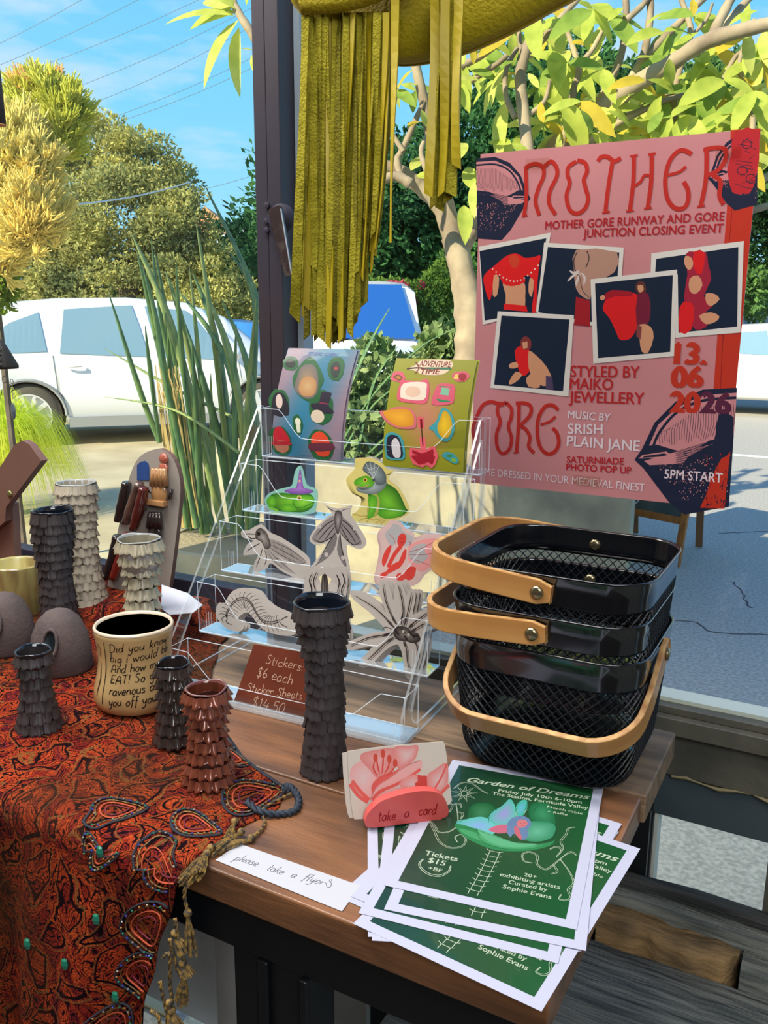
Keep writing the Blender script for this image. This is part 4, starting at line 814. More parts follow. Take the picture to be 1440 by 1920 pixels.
# ================================================================== cloth
def edge_x(t):   # right edge of the shawl against distance from the back
    K = [(-.10, -.90), (-.02, -.86), (.0, -.80), (.06, -.775), (.11, -.74), (.17, -.70), (.25, -.62), (.30, -.545), (.33, -.462), (.36, -.455), (.40, -.463), (.47, -.468), (.51, -.480), (.55, -.492), (.60, -.508), (.66, -.522), (.75, -.55), (.9, -.60), (1.1, -.66)]
    for (a, x), (b, y) in zip(K, K[1:]):
        if a <= t <= b: return x+(y-x)*(t-a)/(b-a)
    return K[-1][1]
FY = .502
def cloth(x, t, lift=0):
    """point of the shawl: t runs from the back of the table forward and, past .475, down the front"""
    y = .975-t; r_ = .016
    hump = .040*math.exp(-((x+.985)/.075)**2-((y-.995)/.05)**2)+.030*math.exp(-((x+.875)/.05)**2-((y-1.0)/.04)**2)
    wr = .0030+.0011*sin(x*41+y*17)+.0009*sin(x*23-y*61+1)+.0014*max(0, sin(x*13+y*9))*(.5 if x > -.75 else 1)
    if x < -1.02: wr += .004*(1+sin(x*27+y*8))
    if t <= .475-r_: p = Vector((x, y, TZ+wr+hump)); nrm = Vector((0, 0, 1))
    else:
        a = min(1, (t-.475+r_)/(r_*pi/2)); h = max(0, t-.475-r_*(pi/2-1)); ang = a*pi/2
        dep = min(1, h/.25); fold = (.013*sin(x*34+.5)+.008*sin(x*71+1.1+h*3)+.012*sin(x*17+2))*dep
        p = Vector((x, FY+.003-r_*sin(ang)*1.0-.004*dep+ -abs(fold)*.2+fold-.018*dep, TZ+wr*(1-a)-(r_-r_*cos(ang))-h)); nrm = Vector((0, -sin(ang), cos(ang)))
    return p+nrm*lift
m = bpy.data.materials.new('paisley_weave'); m.use_nodes = True; MATS['paisley_weave'] = m; t = m.node_tree; bs = t.nodes['Principled BSDF']; bs.inputs['Roughness'].default_value = .9; bs.inputs['Specular IOR Level'].default_value = .05; bs.inputs['Sheen Weight'].default_value = 0
uv = N(t, 'ShaderNodeUVMap', uv_map='UV'); L_ = t.links.new
wn = N(t, 'ShaderNodeTexNoise', Scale=9, Detail=2); L_(uv.outputs[0], wn.inputs['Vector'])
vm = N(t, 'ShaderNodeVectorMath', operation='SCALE'); vm.inputs[3].default_value = .12; L_(wn.outputs['Color'], vm.inputs[0])
va_ = N(t, 'ShaderNodeVectorMath', operation='ADD'); L_(uv.outputs[0], va_.inputs[0]); L_(vm.outputs[0], va_.inputs[1])
def vor(scale, feat, src=va_): n = N(t, 'ShaderNodeTexVoronoi', feature=feat, Scale=scale); L_(src.outputs[0], n.inputs['Vector']); return n
big = vor(19, 'F1'); bigE = vor(19, 'DISTANCE_TO_EDGE'); mid = vor(62, 'F1'); midE = vor(62, 'DISTANCE_TO_EDGE'); fine = vor(120, 'DISTANCE_TO_EDGE')
def mth(op, a, b=None, c=None):
    n = N(t, 'ShaderNodeMath', operation=op)
    for i, v in enumerate((a, b, c)):
        if v is None: continue
        if isinstance(v, (int, float)): n.inputs[i].default_value = v
        else: L_(v, n.inputs[i])
    return n.outputs[0]
rings = mth('SINE', mth('MULTIPLY', big.outputs['Distance'], 190.)); rings2 = mth('SINE', mth('MULTIPLY', mid.outputs['Distance'], 520.))
sep = N(t, 'ShaderNodeSeparateColor'); L_(big.outputs['Color'], sep.inputs[0]); sep2 = N(t, 'ShaderNodeSeparateColor'); L_(mid.outputs['Color'], sep2.inputs[0])
c1_ = ramp(t, [(0, lin((206, 80, 42))), (.35, lin((226, 96, 48))), (.5, lin((140, 44, 44))), (.6, lin((200, 76, 42))), (.84, lin((150, 106, 60))), (1, lin((96, 34, 52)))], 'CONSTANT'); L_(sep2.outputs[0], c1_.inputs[0])
c2_ = ramp(t, [(0, lin((196, 78, 44))), (.5, lin((168, 58, 40))), (.8, lin((120, 92, 52))), (1, lin((34, 26, 34)))], 'CONSTANT'); L_(sep.outputs[1], c2_.inputs[0])
def mixc(f, a, b):
    n = N(t, 'ShaderNodeMix', data_type='RGBA')
    for s_, v in ((n.inputs[0], f), (n.inputs[6], a), (n.inputs[7], b)):
        if isinstance(v, (int, float)): s_.default_value = v
        elif isinstance(v, tuple): s_.default_value = (*v[:3], 1)
        else: L_(v, s_)
    return n.outputs[2]
ns1 = N(t, 'ShaderNodeTexNoise', Scale=17, Detail=2, Distortion=1.8); L_(uv.outputs[0], ns1.inputs['Vector']); ns2 = N(t, 'ShaderNodeTexNoise', Scale=48, Detail=1, Distortion=2.0); L_(uv.outputs[0], ns2.inputs['Vector'])
scr = mth('ABSOLUTE', mth('SINE', mth('MULTIPLY', ns1.outputs['Fac'], 48.))); scr2 = mth('ABSOLUTE', mth('SINE', mth('MULTIPLY', ns2.outputs['Fac'], 28.)))
dark = lin((34, 18, 24))
cA = ramp(t, [(0, lin((150, 44, 40))), (.42, lin((214, 86, 44))), (.5, lin((230, 100, 50))), (.56, lin((176, 58, 40))), (.62, lin((112, 34, 52))), (.7, lin((160, 112, 62)))], 'CONSTANT'); L_(ns1.outputs['Fac'], cA.inputs[0])
col = mixc(mth('MULTIPLY', mth('GREATER_THAN', rings, .3), .6), cA.outputs[0], c2_.outputs[0])
col = mixc(mth('LESS_THAN', scr, .38), col, dark); col = mixc(mth('MULTIPLY', mth('LESS_THAN', scr2, .34), .8), col, dark)
col = mixc(mth('MULTIPLY', mth('LESS_THAN', big.outputs['Distance'], .0085), 1.), col, dark); col = mixc(mth('LESS_THAN', big.outputs['Distance'], .0045), col, lin((196, 92, 50)))
band = mth('LESS_THAN', mth('ABSOLUTE', mth('SUBTRACT', bigE.outputs['Distance'], .12)), .012); col = mixc(mth('MULTIPLY', band, .7), col, lin((160, 116, 62)))
col = mixc(mth('LESS_THAN', mth('ABSOLUTE', mth('SUBTRACT', bigE.outputs['Distance'], .17)), .02), col, dark)
wn2 = N(t, 'ShaderNodeTexNoise', Scale=3.2, Detail=3); L_(uv.outputs[0], wn2.inputs['Vector']); gr = ramp(t, [(.46, (0, 0, 0)), (.58, (1, 1, 1))]); L_(wn2.outputs['Fac'], gr.inputs[0])
olive = mixc(mth('GREATER_THAN', rings2, -.2), lin((110, 86, 50)), lin((62, 40, 36))); col = mixc(mth('MULTIPLY', gr.outputs[0], .75), col, olive)
wv = N(t, 'ShaderNodeTexNoise', Scale=420, Detail=2); L_(uv.outputs[0], wv.inputs['Vector']); wr_ = ramp(t, [(.3, (.30, .27, .28)), (.7, (.66, .58, .60))]); L_(wv.outputs['Fac'], wr_.inputs[0])
mu_ = N(t, 'ShaderNodeMix', data_type='RGBA', blend_type='MULTIPLY'); mu_.inputs[0].default_value = 1; L_(col, mu_.inputs[6]); L_(wr_.outputs[0], mu_.inputs[7]); L_(mu_.outputs[2], bs.inputs['Base Color'])
hgt = mth('ADD', mth('MULTIPLY', mth('LESS_THAN', scr2, .34), -1.), mth('MULTIPLY', wv.outputs['Fac'], .8)); bp = N(t, 'ShaderNodeBump', Strength=.55, Distance=.0012); L_(hgt, bp.inputs['Height']); L_(bp.outputs[0], bs.inputs['Normal'])
sh = tag(thing('paisley_shawl', (-1.0, .7, TZ), 'orange and red paisley shawl with gold tassels draped over the left of the table', 'shawl'))
NX, NT = 190, 150; P = []; UVs = []
for j in range(NT+1):
    tt = -.085+(1.12+.085)*j/NT; xr = edge_x(tt)+.002*sin(tt*90); row = []
    for i in range(NX+1):
        x = -1.75+(xr+1.75)*(i/NX)**.8; row.append(cloth(x, tt)); UVs.append((x, -tt))
    P.append(row)
mb = MB().grid(P); o = mk('cloth', mb, m, sh, smooth='all'); ul = o.data.uv_layers.new(name='UV'); vi = np.zeros(len(o.data.loops), int); o.data.loops.foreach_get('vertex_index', vi); ul.data.foreach_set('uv', np.array(UVs)[vi].ravel())
so = o.modifiers.new('s', 'SOLIDIFY'); so.thickness = .0012; so.offset = 1
m_navy = mat('navy_border_cloth', (36, 40, 52), .85, bump=.3, bs=300); m_gold = mat('gold_thread', (150, 118, 56), .7, col2=(60, 54, 46), ns=260, nd=1); m_nc = mat('navy_cord', (24, 34, 46), .7, col2=(46, 58, 74), ns=300)
# border band along the back right edge
A_ = []; 
for i in range(41):
    tt = .19+(.335-.19)*i/40; x = edge_x(tt); w = .0145*(1-.4*(i/40)); A_.append([cloth(x+.0015+w*q, tt, .0016+.0015*sin(q*3)) for q in (-1, -.66, -.33, 0, .1)])
mk('border', MB().grid(A_), m_navy, sh, smooth='all')
# corded outlines and beads of the big paisleys on the border
def on_cloth(px_, py_):
    p = aZ(px_, py_, TZ+.002)
    if p.y >= .492: return p.x, .975-p.y
    p = aY(px_, py_, FY-.02); return p.x, .475+.009+(TZ-p.z)
m_bead = [mat('bead_green', (30, 120, 96), .15, coat=1), mat('bead_blue', (50, 60, 150), .15, coat=1), mat('bead_silver', (170, 170, 160), .2, .6), mat('bead_amber', (150, 100, 50), .2)]
bme = []
for mm in m_bead:
    me = bpy.data.meshes.new('bead'); q = MB().ball((0, 0, 0), (1, 1, .7), 6, 4); me.from_pydata(q.v, [], q.f); me.materials.append(mm); bme.append(me)
m_emb = mat('orange_thread', (176, 74, 44), .8); m_wine = mat('wine_thread', (110, 30, 50), .8)
beads_n = 0
for (cx_, cy_, rx, ry, rot) in [(468, 1497, 52, 30, -.2), (362, 1550, 42, 26, .3), (305, 1612, 48, 40, .6), (270, 1712, 44, 46, 1.2), (262, 1800, 40, 40, 1.2), (218, 1888, 38, 34, 1.), (216, 1520, 46, 22, -.1), (180, 1578, 20, 30, .2), (420, 1420, 40, 20, .3)]:
    loops = []
    for s_ in (1.0, .82, .62, .4):
        L = []
        for k in range(22):
            a = 2*pi*k/22; q = 1+.35*max(0, cos(a))**3; u = rx*s_*cos(a)*q; v = ry*s_*sin(a)*(1-.3*cos(a))
            L.append((cx_+u*cos(rot)-v*sin(rot), cy_+u*sin(rot)+v*cos(rot)))
        loops.append(L)
    for L, r_, mm in zip(loops, (.0016, .0008, .0011, .0008), (m_navy, m_gold, m_emb, m_wine)):
        C3 = []
        for x, y in L:
            a_, b_ = on_cloth(x, y)
            if a_ < edge_x(b_)-.002: C3.append(cloth(a_, b_, .0012))
        if len(C3) > 5: mk('cord_outline', MB().tube(C3+([C3[0]] if len(C3) == 22 else []), r_, 5, flat=.6), mm, sh, smooth='all')
    if beads_n < 200:
        for k in range(22):
            x, y = loops[0][k][0]*.91+cx_*.09, loops[0][k][1]*.91+cy_*.09; a_, b_ = on_cloth(x, y)
            if a_ < edge_x(b_)-.003:
                o = bpy.data.objects.new('bead', bme[(k*7+int(cx_)) % 4]); COL.objects.link(o); o.parent = sh; o.location = cloth(a_, b_, .003)-sh.location; o.scale = (.0012,)*3; beads_n += 1
for x, y in ((176, 1578), (185, 1690), (145, 1760), (70, 1728), (222, 1835)):
    a_, b_ = on_cloth(x, y); o = bpy.data.objects.new('teardrop_bead', bme[0]); COL.objects.link(o); o.parent = sh; o.location = cloth(a_, b_, .003)-sh.location; o.scale = (.0045, .003, .009)
def twist(name, pts, r, mat_, par, n=8):
    P = [Vector(p) for p in catmull([tuple(p) for p in pts], n)]; mb = MB()
    for s_ in (0, pi):
        Q = []
        for i, p in enumerate(P):
            d = (P[min(i+1, len(P)-1)]-P[max(i-1, 0)]); x, y, _ = frame(d if d.length > 0 else (0, 0, 1)); a = i*1.15+s_; Q.append(p+(x*cos(a)+y*sin(a))*r*.55)
        mb.tube(Q, r*.7, 5)
    return mk(name, mb, mat_, par, smooth='all')
cz = TZ+.003
def tp(x, y, z=cz): return aZ(x, y, z)
twist('navy_cord_loop', [tp(462, 1502, TZ+.006), tp(490, 1522, TZ+.006), tp(530, 1526), tp(555, 1518), tp(560, 1497), tp(548, 1478), tp(535, 1474)], .0034, m_nc, sh)
twist('gold_cord', [tp(548, 1488), tp(520, 1500), tp(492, 1520), tp(496, 1545), tp(478, 1566), tp(462, 1578)], .0016, m_gold, sh)
def tassel(top, bot, sw=.006, knots=1, n=16):
    top = Vector(top); bot = Vector(bot); d = bot-top; L = d.length; d.normalize(); x, y, z = frame(d)
    tz_ = mk('tassel', MB().ball(top, .0038, 10, 6), m_gold, sh, smooth='all'); mb = MB()
    for i in range(n):
        a = 2*pi*i/n; r_ = sw*rnd.uniform(.5, 1); e = bot+(x*cos(a)+y*sin(a))*r_+d*rnd.uniform(-.1, .1)*L
        if top.z < TZ+.01 and bot.z > TZ-.005: e.z = max(e.z, TZ+.0012)
        c = top+d*L*.5+(x*cos(a)+y*sin(a))*r_*.75
        mb.tube([top, c, e], .0009, 4)
    o = mk('tassel_strands', mb, m_gold, tz_); o['kind'] = 'stuff'
tassel(tp(452, 1560, TZ+.006), tp(398, 1598, TZ+.004)); tassel(tp(440, 1540, TZ+.006), tp(425, 1582, TZ+.004), .005)
tassel(tp(470, 1572, TZ+.004), tp(415, 1590, TZ+.003), .004)
tassel(tp(395, 1590, TZ+.006), aY(345, 1660, FY-.02), .008); tassel(tp(388, 1600, TZ+.005), aY(372, 1640, FY-.012), .005)
def hp(x, y, dy=-.03): return aY(x, y, FY+dy)
for pts, tt, tb_ in [(((350, 1640), (346, 1680), (352, 1710)), (352, 1712), (358, 1785)), (((328, 1722), (334, 1760), (343, 1800)), (343, 1806), (356, 1830)), (((305, 1795), (318, 1790), (318, 1840), (322, 1870)), (345, 1828), (340, 1880)), (((318, 1760), (330, 1810), (340, 1830)), (318, 1880), (322, 1925)), (((282, 1895), (296, 1905), (302, 1935)), (322, 1895), (338, 1930)), (((300, 1840), (308, 1880), (316, 1910)), (328, 1750), (346, 1788))]:
    twist('gold_cord', [hp(*p) for p in pts], .0016, m_gold, sh); tassel(hp(*tt), hp(*tb_), .006)
# ================================================================== scaly vases
def smesh(name, m, bulge=.5, flare=.9, tip=0):
    """one pressed petal: unit width, unit length downward, y is outward"""
    A, B = 4, 5; F_ = []; G_ = []
    for j in range(B+1):
        v = (0, .4, .66, .82, .93, 1)[j]; hw = .53*(1 if v < .68 else sqrt(max(0, 1-((v-.68)/.34)**2))); hw = max(hw, .2)
        F_.append([(hw*(2*i/A-1), (.15+flare*v**1.6)*(1-.0*i)+bulge*(1-(2*i/A-1)**2)*(.25+.3*v)-.1*(v > .95), -v) for i in range(A+1)])
        G_.append([(hw*(2*i/A-1), -.12+.35*flare*v**2, -v) for i in range(A+1)])
    mb = MB().grid(F_); o0 = len(mb.v); mb.grid([r[::-1] for r in G_])
    W_ = A+1
    for j in range(B):
        mb.f += [(j*W_, o0+j*W_+A, o0+(j+1)*W_+A, (j+1)*W_), ((j+1)*W_+A, o0+(j+1)*W_, o0+j*W_, j*W_+A)]; mb.m += [0, 0]
    for i in range(A): mb.f.append((B*W_+i, o0+B*W_+A-i, o0+B*W_+A-i-1, B*W_+i+1)); mb.m.append(0)
    me = bpy.data.meshes.new(name); me.from_pydata([(x, -y, z) for x, y, z in mb.v], [], [f[::-1] for f in mb.f]); me.materials.append(m); me.polygons.foreach_set('use_smooth', [True]*len(mb.f)); return me
def vase(label, base, H, prof, rows, n, mats, group, depth=.004, over=1.25, flare=.9, bulge=.5, notch=0, bend=0, rim_drop=.9, seed=1):
    """prof: (height fraction, outer radius)"""
    q = random.Random(seed); mbody, mscale, min_ = mats; v_ = thing('ruffled_vase', base, label, 'vase', 'scaly ceramic vases on the table', 0, True)
    def R_(t):
        for (a, r0), (b, r1) in zip(prof, prof[1:]):
            if a <= t <= b: s_ = (t-a)/(b-a); s_ = s_*s_*(3-2*s_); return r0+(r1-r0)*s_
        return prof[-1][1]
    cx = lambda t: bend*sin(t*pi*1.1)
    wob = lambda a, z: 1+.022*sin(2*a+seed)+.01*sin(3*a+z*30)
    P = []; K = 26; nn = 40
    for j in range(K+1):
        t_ = j/K; r = R_(t_)-depth*.75; P.append([(cx(t_)+cos(2*pi*i/nn)*r*wob(2*pi*i/nn, t_*H), sin(2*pi*i/nn)*r*wob(2*pi*i/nn, t_*H), t_*H) for i in range(nn)])
    def top(i): a = 2*pi*i/nn; return .0009*sin(2*a+seed)+.0005*sin(5*a)-notch*math.exp(-((((a-3.9)+pi) % (2*pi)-pi)/.35)**2)
    r = R_(1)
    for dr, dz in ((-depth*.7, .0), (-depth*.62, .0012), (-depth*.62-.001, .0022), (-depth*.62-.0025, .0014), (-.0055, -.006), (-.0065, -.02), (-.010, -.045)):
        P.append([(cx(1)+cos(2*pi*i/nn)*(r+dr)*wob(2*pi*i/nn, H), sin(2*pi*i/nn)*(r+dr)*wob(2*pi*i/nn, H), max(.01, H+dz+top(i)*(1 if dz > -.01 else 0))) for i in range(nn)])
    mb = MB().grid(P, close=True); k = len(P)
    mb.m = [1 if j//nn >= K+1 else 0 for j in range(len(mb.f))]; mb.f += [tuple(range(nn))[::-1], tuple(range((k-1)*nn, k*nn))]; mb.m += [0, 1]
    mk('body', mb, [mbody, min_], v_, smooth='all')
    me = smesh('scale', mscale, bulge, flare); pitch = H/rows
    for rr in range(rows):
        zt = H-.0004-rr*pitch; tt = max(0, min(1, (zt-pitch*.5)/H)); rad = R_(tt)-depth; nrow = max(8, int(round(n*(rad+depth)/(prof[-1][1]))))
        for i in range(nrow):
            a = 2*pi*(i+.5*(rr % 2)+q.uniform(-.12, .12))/nrow; wd = 2*pi*(rad+depth*.6)/nrow*1.12*q.uniform(.88, 1.12); ln = min(pitch*over*q.uniform(.9, 1.12), zt-.0003)
            o = bpy.data.objects.new('scale', me); COL.objects.link(o); o.parent = v_; ww = wob(a, zt)
            o.location = (cx(tt)+cos(a)*rad*ww, sin(a)*rad*ww, zt+q.uniform(-.0006, .0003)); o.rotation_euler = (q.uniform(-.05, .05), q.uniform(-.08, .08), a+pi/2); o.scale = (wd, depth*q.uniform(.85, 1.2), ln)
    return v_
m_chb = mat('charcoal_clay_body', (34, 30, 32), .6); m_chs = mat('charcoal_clay', (62, 55, 55), .5, col2=(46, 42, 46), ns=90, bump=.08, bs=200, spec=.45); m_gz = mat('blue_black_glaze', (18, 24, 34), .12, coat=.8)
m_cop = mat('copper_glaze', (150, 80, 56), .2, .25, col2=(90, 46, 36), ns=70, coat=.8); m_copb = mat('dark_copper_glaze', (58, 28, 24), .3, coat=.5); m_copi = mat('rose_brown_glaze', (110, 66, 62), .2, coat=.8)
m_wh = mat('bone_glaze', (178, 170, 146), .4, col2=(140, 132, 110), ns=80, coat=.3); m_whb = mat('dark_wash', (62, 56, 46), .6); m_whi = mat('pale_grey_glaze', (168, 170, 168), .3, coat=.4)
m_wh2 = mat('chalk_clay', (186, 176, 156), .65, col2=(150, 140, 124), ns=90); m_shb = mat('gloss_black_glaze', (36, 34, 36), .22, coat=.9, col2=(60, 46, 40), ns=60)
CH = (m_chb, m_chs, m_gz)
vb = aZ(596, 1452, TZ)
VZ = .0
vase('tall charcoal vase covered in overlapping scales standing in front of the sticker stand', (vb.x, vb.y+.012, TZ), .188, [(0, .0275), (.1, .0255), (.25, .023), (.5, .0215), (.66, .0215), (.8, .0265), (1, .0325)], 14, 20, CH, None, depth=.0040, bulge=1.0, flare=.55, over=1.15, seed=3, bend=.002)
p = aZ(114, 1170, TZ+.0042); vase('tall charcoal scaly vase standing before the tall bone-white one at the back left', (p.x, p.y, TZ+.0042), .182, [(0, .031), (.2, .029), (.45, .026), (.7, .030), (.85, .033), (1, .033)], 13, 17, CH, None, depth=.0045, flare=.7, seed=5, bend=-.003)
p = aZ(152, 1135, TZ+.0042); vase('tallest bone-white scaly vase at the back left, half hidden by a charcoal one', (p.x-.005, p.y+.012, TZ+.0042), .205, [(0, .042), (.15, .034), (.4, .029), (.7, .029), (.88, .034), (1, .0345)], 14, 17, (m_whb, m_wh2, m_whi), None, depth=.0052, seed=6, flare=.6, bulge=1.3, over=1.05)
p = aZ(272, 1205, TZ+.0042); vase('bone-white ruffled vase standing directly behind the cup with handwriting', (p.x, p.y, TZ+.0042), .158, [(0, .031), (.12, .029), (.3, .026), (.6, .0245), (.75, .027), (.9, .034), (1, .0355)], 9, 19, (m_whb, m_wh, m_whi), None, depth=.0070, seed=8, flare=.6, bulge=1.5, over=.92)
p = aZ(64, 1368, TZ+.0042); vase('short charcoal scaly vase at the left, in front of the domed clay forms', (p.x, p.y+.008, TZ+.0042), .094, [(0, .0275), (.15, .024), (.45, .0195), (.7, .0185), (.88, .021), (1, .0235)], 7, 16, CH, None, depth=.0048, seed=9, flare=.7, bulge=1.1, over=1.05)
p = aZ(322, 1392, TZ+.0042); vase('short glossy black vase with a dipped spout rim behind the copper one', (p.x, p.y+.008, TZ+.0042), .092, [(0, .027), (.2, .023), (.5, .0185), (.8, .020), (1, .0225)], 7, 14, (m_chb, m_shb, m_gz), None, depth=.0055, seed=10, flare=.45, bulge=1.9, notch=.010, over=.9)
p = aZ(384, 1472, TZ+.0042); vase('small glossy copper-brown ruffled vase near the front of the shawl', (p.x, p.y+.008, TZ+.0042), .103, [(0, .026), (.15, .024), (.4, .0195), (.68, .0175), (.85, .022), (1, .0245)], 8, 15, (m_copb, m_cop, m_copi), None, depth=.0055, seed=12, flare=.4, bulge=2.2, over=.86)
# ================================================================== cup with handwriting
mb_ = aZ(226, 1340, TZ); cupc = Vector((mb_.x, mb_.y+.030, TZ+.0042))
cup = tag(thing('pottery_cup', cupc, 'cream pottery cup with black interior and handwritten lines around its waist', 'cup', None, 0, True))
cprof = [(0, .002), (.040, 0), (.0475, .004), (.0515, .014), (.0500, .028), (.0455, .045), (.0430, .062), (.0440, .080), (.0462, .096), (.0468, .1015), (.0452, .1045), (.0428, .1015)]
def cr_(z):
    for (r0, a), (r1, b) in zip(cprof[1:10], cprof[2:11]):
        if a <= z <= b: return r0+(r1-r0)*(z-a)/(b-a)
    return .046
wobc = lambda a, z: 1+.02*sin(2*a+.6)
m_cup = mat('honey_cream_glaze', (196, 168, 116), .28, col2=(176, 146, 98), ns=14, coat=.7)
mk('body', MB().lathe(cprof, (0, 0, 0), 56, wob=wobc), m_cup, cup, smooth='all')
mk('inside', MB().lathe([(.0428, .1015), (.0418, .09), (.0405, .04), (.036, .012), (0, .010)], (0, 0, 0), 56, wob=wobc), mat('deep_black_glaze', (6, 9, 9), .15, coat=.8), cup, smooth='all')
mk('rim_band', MB().lathe([(.0466, .1000), (.0470, .1025), (.0452, .1052), (.0430, .1030), (.0426, .1000)], (0, 0, 0), 56, wob=wobc), mat('pale_rim_glaze', (205, 190, 165), .3, coat=.6), cup, smooth='all')
pr = Print(step=0, base=0); va0 = atan2(-cupc.y, -cupc.x)
def cw(u, v, w): a = va0+(u-.0)/.046; r = cr_(v)*wobc(a, v)+.0004; return (cos(a)*r, sin(a)*r, v)
pr.warp = cw; inkc = (22, 18, 20)
for i, (ln, x1) in enumerate([('Did you know', .034), ('big i would be', .036), ('And how much', .034), ('EAT! So glamo', .036), ('ravenous as i do', .037), ('you off your feet', .036)]):
    z = .0835-i*.0130; pr.hand(ln, (-.034, z-.001), (x1+.010, z+.0035), .0054, inkc, .0011, raw=True, jig=.12)
pr.stroke([(-.040, .094), (-.042, .06), (-.0435, .012)], .0012, inkc, raw=True); pr.stroke([(-.056, .082), (-.053, .088), (-.0505, .082), (-.054, .072)], .001, inkc, raw=True); pr.stroke([(-.054, .066), (-.052, .045), (-.055, .022)], .0022, inkc, raw=True, taper=True)
pr.stroke([(.0385, .09), (.042, .084), (.041, .078)], .001, inkc, raw=True); pr.disc((-.0435, .006), .0013, inkc, raw=True)
pr.obj('handwriting', cup, ink('glossy_ink', .3, .5))
# mug at the far left, half in frame
p = aZ(22, 1160, TZ+.003); mug = tag(thing('pottery_mug', (p.x-.004, p.y+.02, TZ+.0042), 'olive and cream glazed mug with a handle at the left edge', 'mug', None, 0, True))
mgm = mat('olive_cream_glaze', (176, 166, 104), .25, col2=(110, 84, 52), ns=30, nd=3, namt=(.45, .7), stretch=(1, 1, .25), coat=.7)
mk('body', MB().lathe([(.034, 0), (.038, .004), (.0385, .04), (.041, .083), (.0405, .0865), (.0375, .084), (.036, .02), (0, .015)], (0, 0, 0), 44), mgm, mug, smooth='all')
mk('handle', MB().tube([Vector(q) for q in catmull([(-.010, -.037, .070), (-.014, -.055, .072), (-.016, -.064, .055), (-.014, -.058, .030), (-.008, -.037, .022)], 6)], .0062, 10, flat=.7), mgm, mug, smooth='all')
# domed clay forms
m_dome = mat('grey_brown_clay', (92, 78, 74), .8, col2=(76, 66, 66), ns=30, bump=.15, bs=220)
for k, (x, y, lab, sc) in enumerate(((104, 1262, 'grey-brown domed clay form with an oval opening, right of the pair', 1.0), (2, 1225, 'grey-brown domed clay form at the left frame edge beneath the olive mug', .98))):
    p = aZ(x, y, TZ+.003); d_ = tag(thing('clay_dome', (p.x, p.y+.012, TZ+.0042), lab, 'sculpture', 'domed clay forms at the left', .85, True)); s_ = sc
    mb = MB().lathe([(.036*s_, 0), (.0385*s_, .004), (.0375*s_, .03), (.034*s_, .052), (.026*s_, .072), (.015*s_, .083), (.006*s_, .0865), (0, .087)], (0, 0, 0), 40, wob=lambda a, z: 1+.05*cos(2*a)); mk('body', mb, m_dome, d_, smooth='all')
    # shallow oval painted dark for the hollow's shade, lip rolled, facing the room
    cen = Vector((-.012, -.0335*s_, .050)); nv = Vector((-.35, -1, .36)).normalized(); X_ = Vector((1, 0, 0)).cross(nv).cross(nv)*-1; X_ = (Vector((1, 0, 0))-nv*nv.x).normalized(); Y_ = nv.cross(X_)
    Yy = (Vector((0, 0, 1))-nv*nv.z).normalized(); ring = [cen+X_*cos(a)*.0095+Yy*sin(a)*.0185+nv*.001 for a in [2*pi*i/24 for i in range(25)]]
    mk('lip', MB().tube(ring, .0022, 8, cap=False), m_dome, d_, smooth='all'); mk('opening', MB().grid([[cen+X_*cos(2*pi*i/24)*.0095*f+Yy*sin(2*pi*i/24)*.0185*f+nv*(g) for i in range(24)] for f, g in ((1, .0012), (.8, -.0005), (.5, -.0012), (.02, -.0015))], close=True), mat('painted_hollow_shade', (16, 28, 32), .35), d_, smooth='all')
# brown timber bracket
m_brk = mat('brown_painted_bracket', (118, 86, 74), .5, col2=(108, 78, 68), ns=6, stretch=(1, 1, .3)); yb_ = .985
def ply(mbx, poly, y, th, m=0):
    pts = [aY(a, b, y) for a, b in poly]; mbx.prism([(p.x, p.z) for p in pts], (0, y, 0), (1, 0, 0), (0, 0, 1), (0, -th, 0) if True else 0, m)
bk_ = tag(thing('display_bracket', (aY(10, 1050, yb_).x, yb_, TZ), 'brown wooden display arm with an angled end and brass screw at the left edge', 'display stand'))
pts = [aY(28, 1045, yb_), aY(23, 945, yb_)]; zb = TZ+.004
mb = MB(); mb.prism([(-1.42, zb), (pts[0].x+.002, zb), (pts[0].x, pts[0].z), (pts[1].x, pts[1].z), (-1.36, pts[1].z+.01), (-1.42, pts[1].z)], (0, yb_, 0), (1, 0, 0), (0, 0, 1), (0, .014, 0)); mk('upright', mb, m_brk, bk_, bevel=.001)
mb = MB(); ply(mb, [(-60, 985), (40, 832), (55, 824), (68, 832), (90, 862), (24, 948), (22, 975), (-30, 1020)], yb_-.001, .014); mk('arm', mb, m_brk, bk_, bevel=.001)
mk('screw', MB().lathe([(.0062, 0), (.0058, .002), (.003, .003), (0, .003)], aY(19, 926, yb_-.0155), 14, axis=(Vector((1, 0, 0)), Vector((0, 0, 1)), Vector((0, -1, 0)))), mat('brass', (150, 150, 100), .35, .8), bk_, smooth='all')
mk('price_slot', MB().box(aY(-5, 912, yb_).x, yb_-.017, aY(0, 918, yb_).z, aY(10, 912, yb_).x, yb_-.0155, aY(0, 905, yb_).z), mat('copper_tab', (176, 112, 90), .5), bk_)
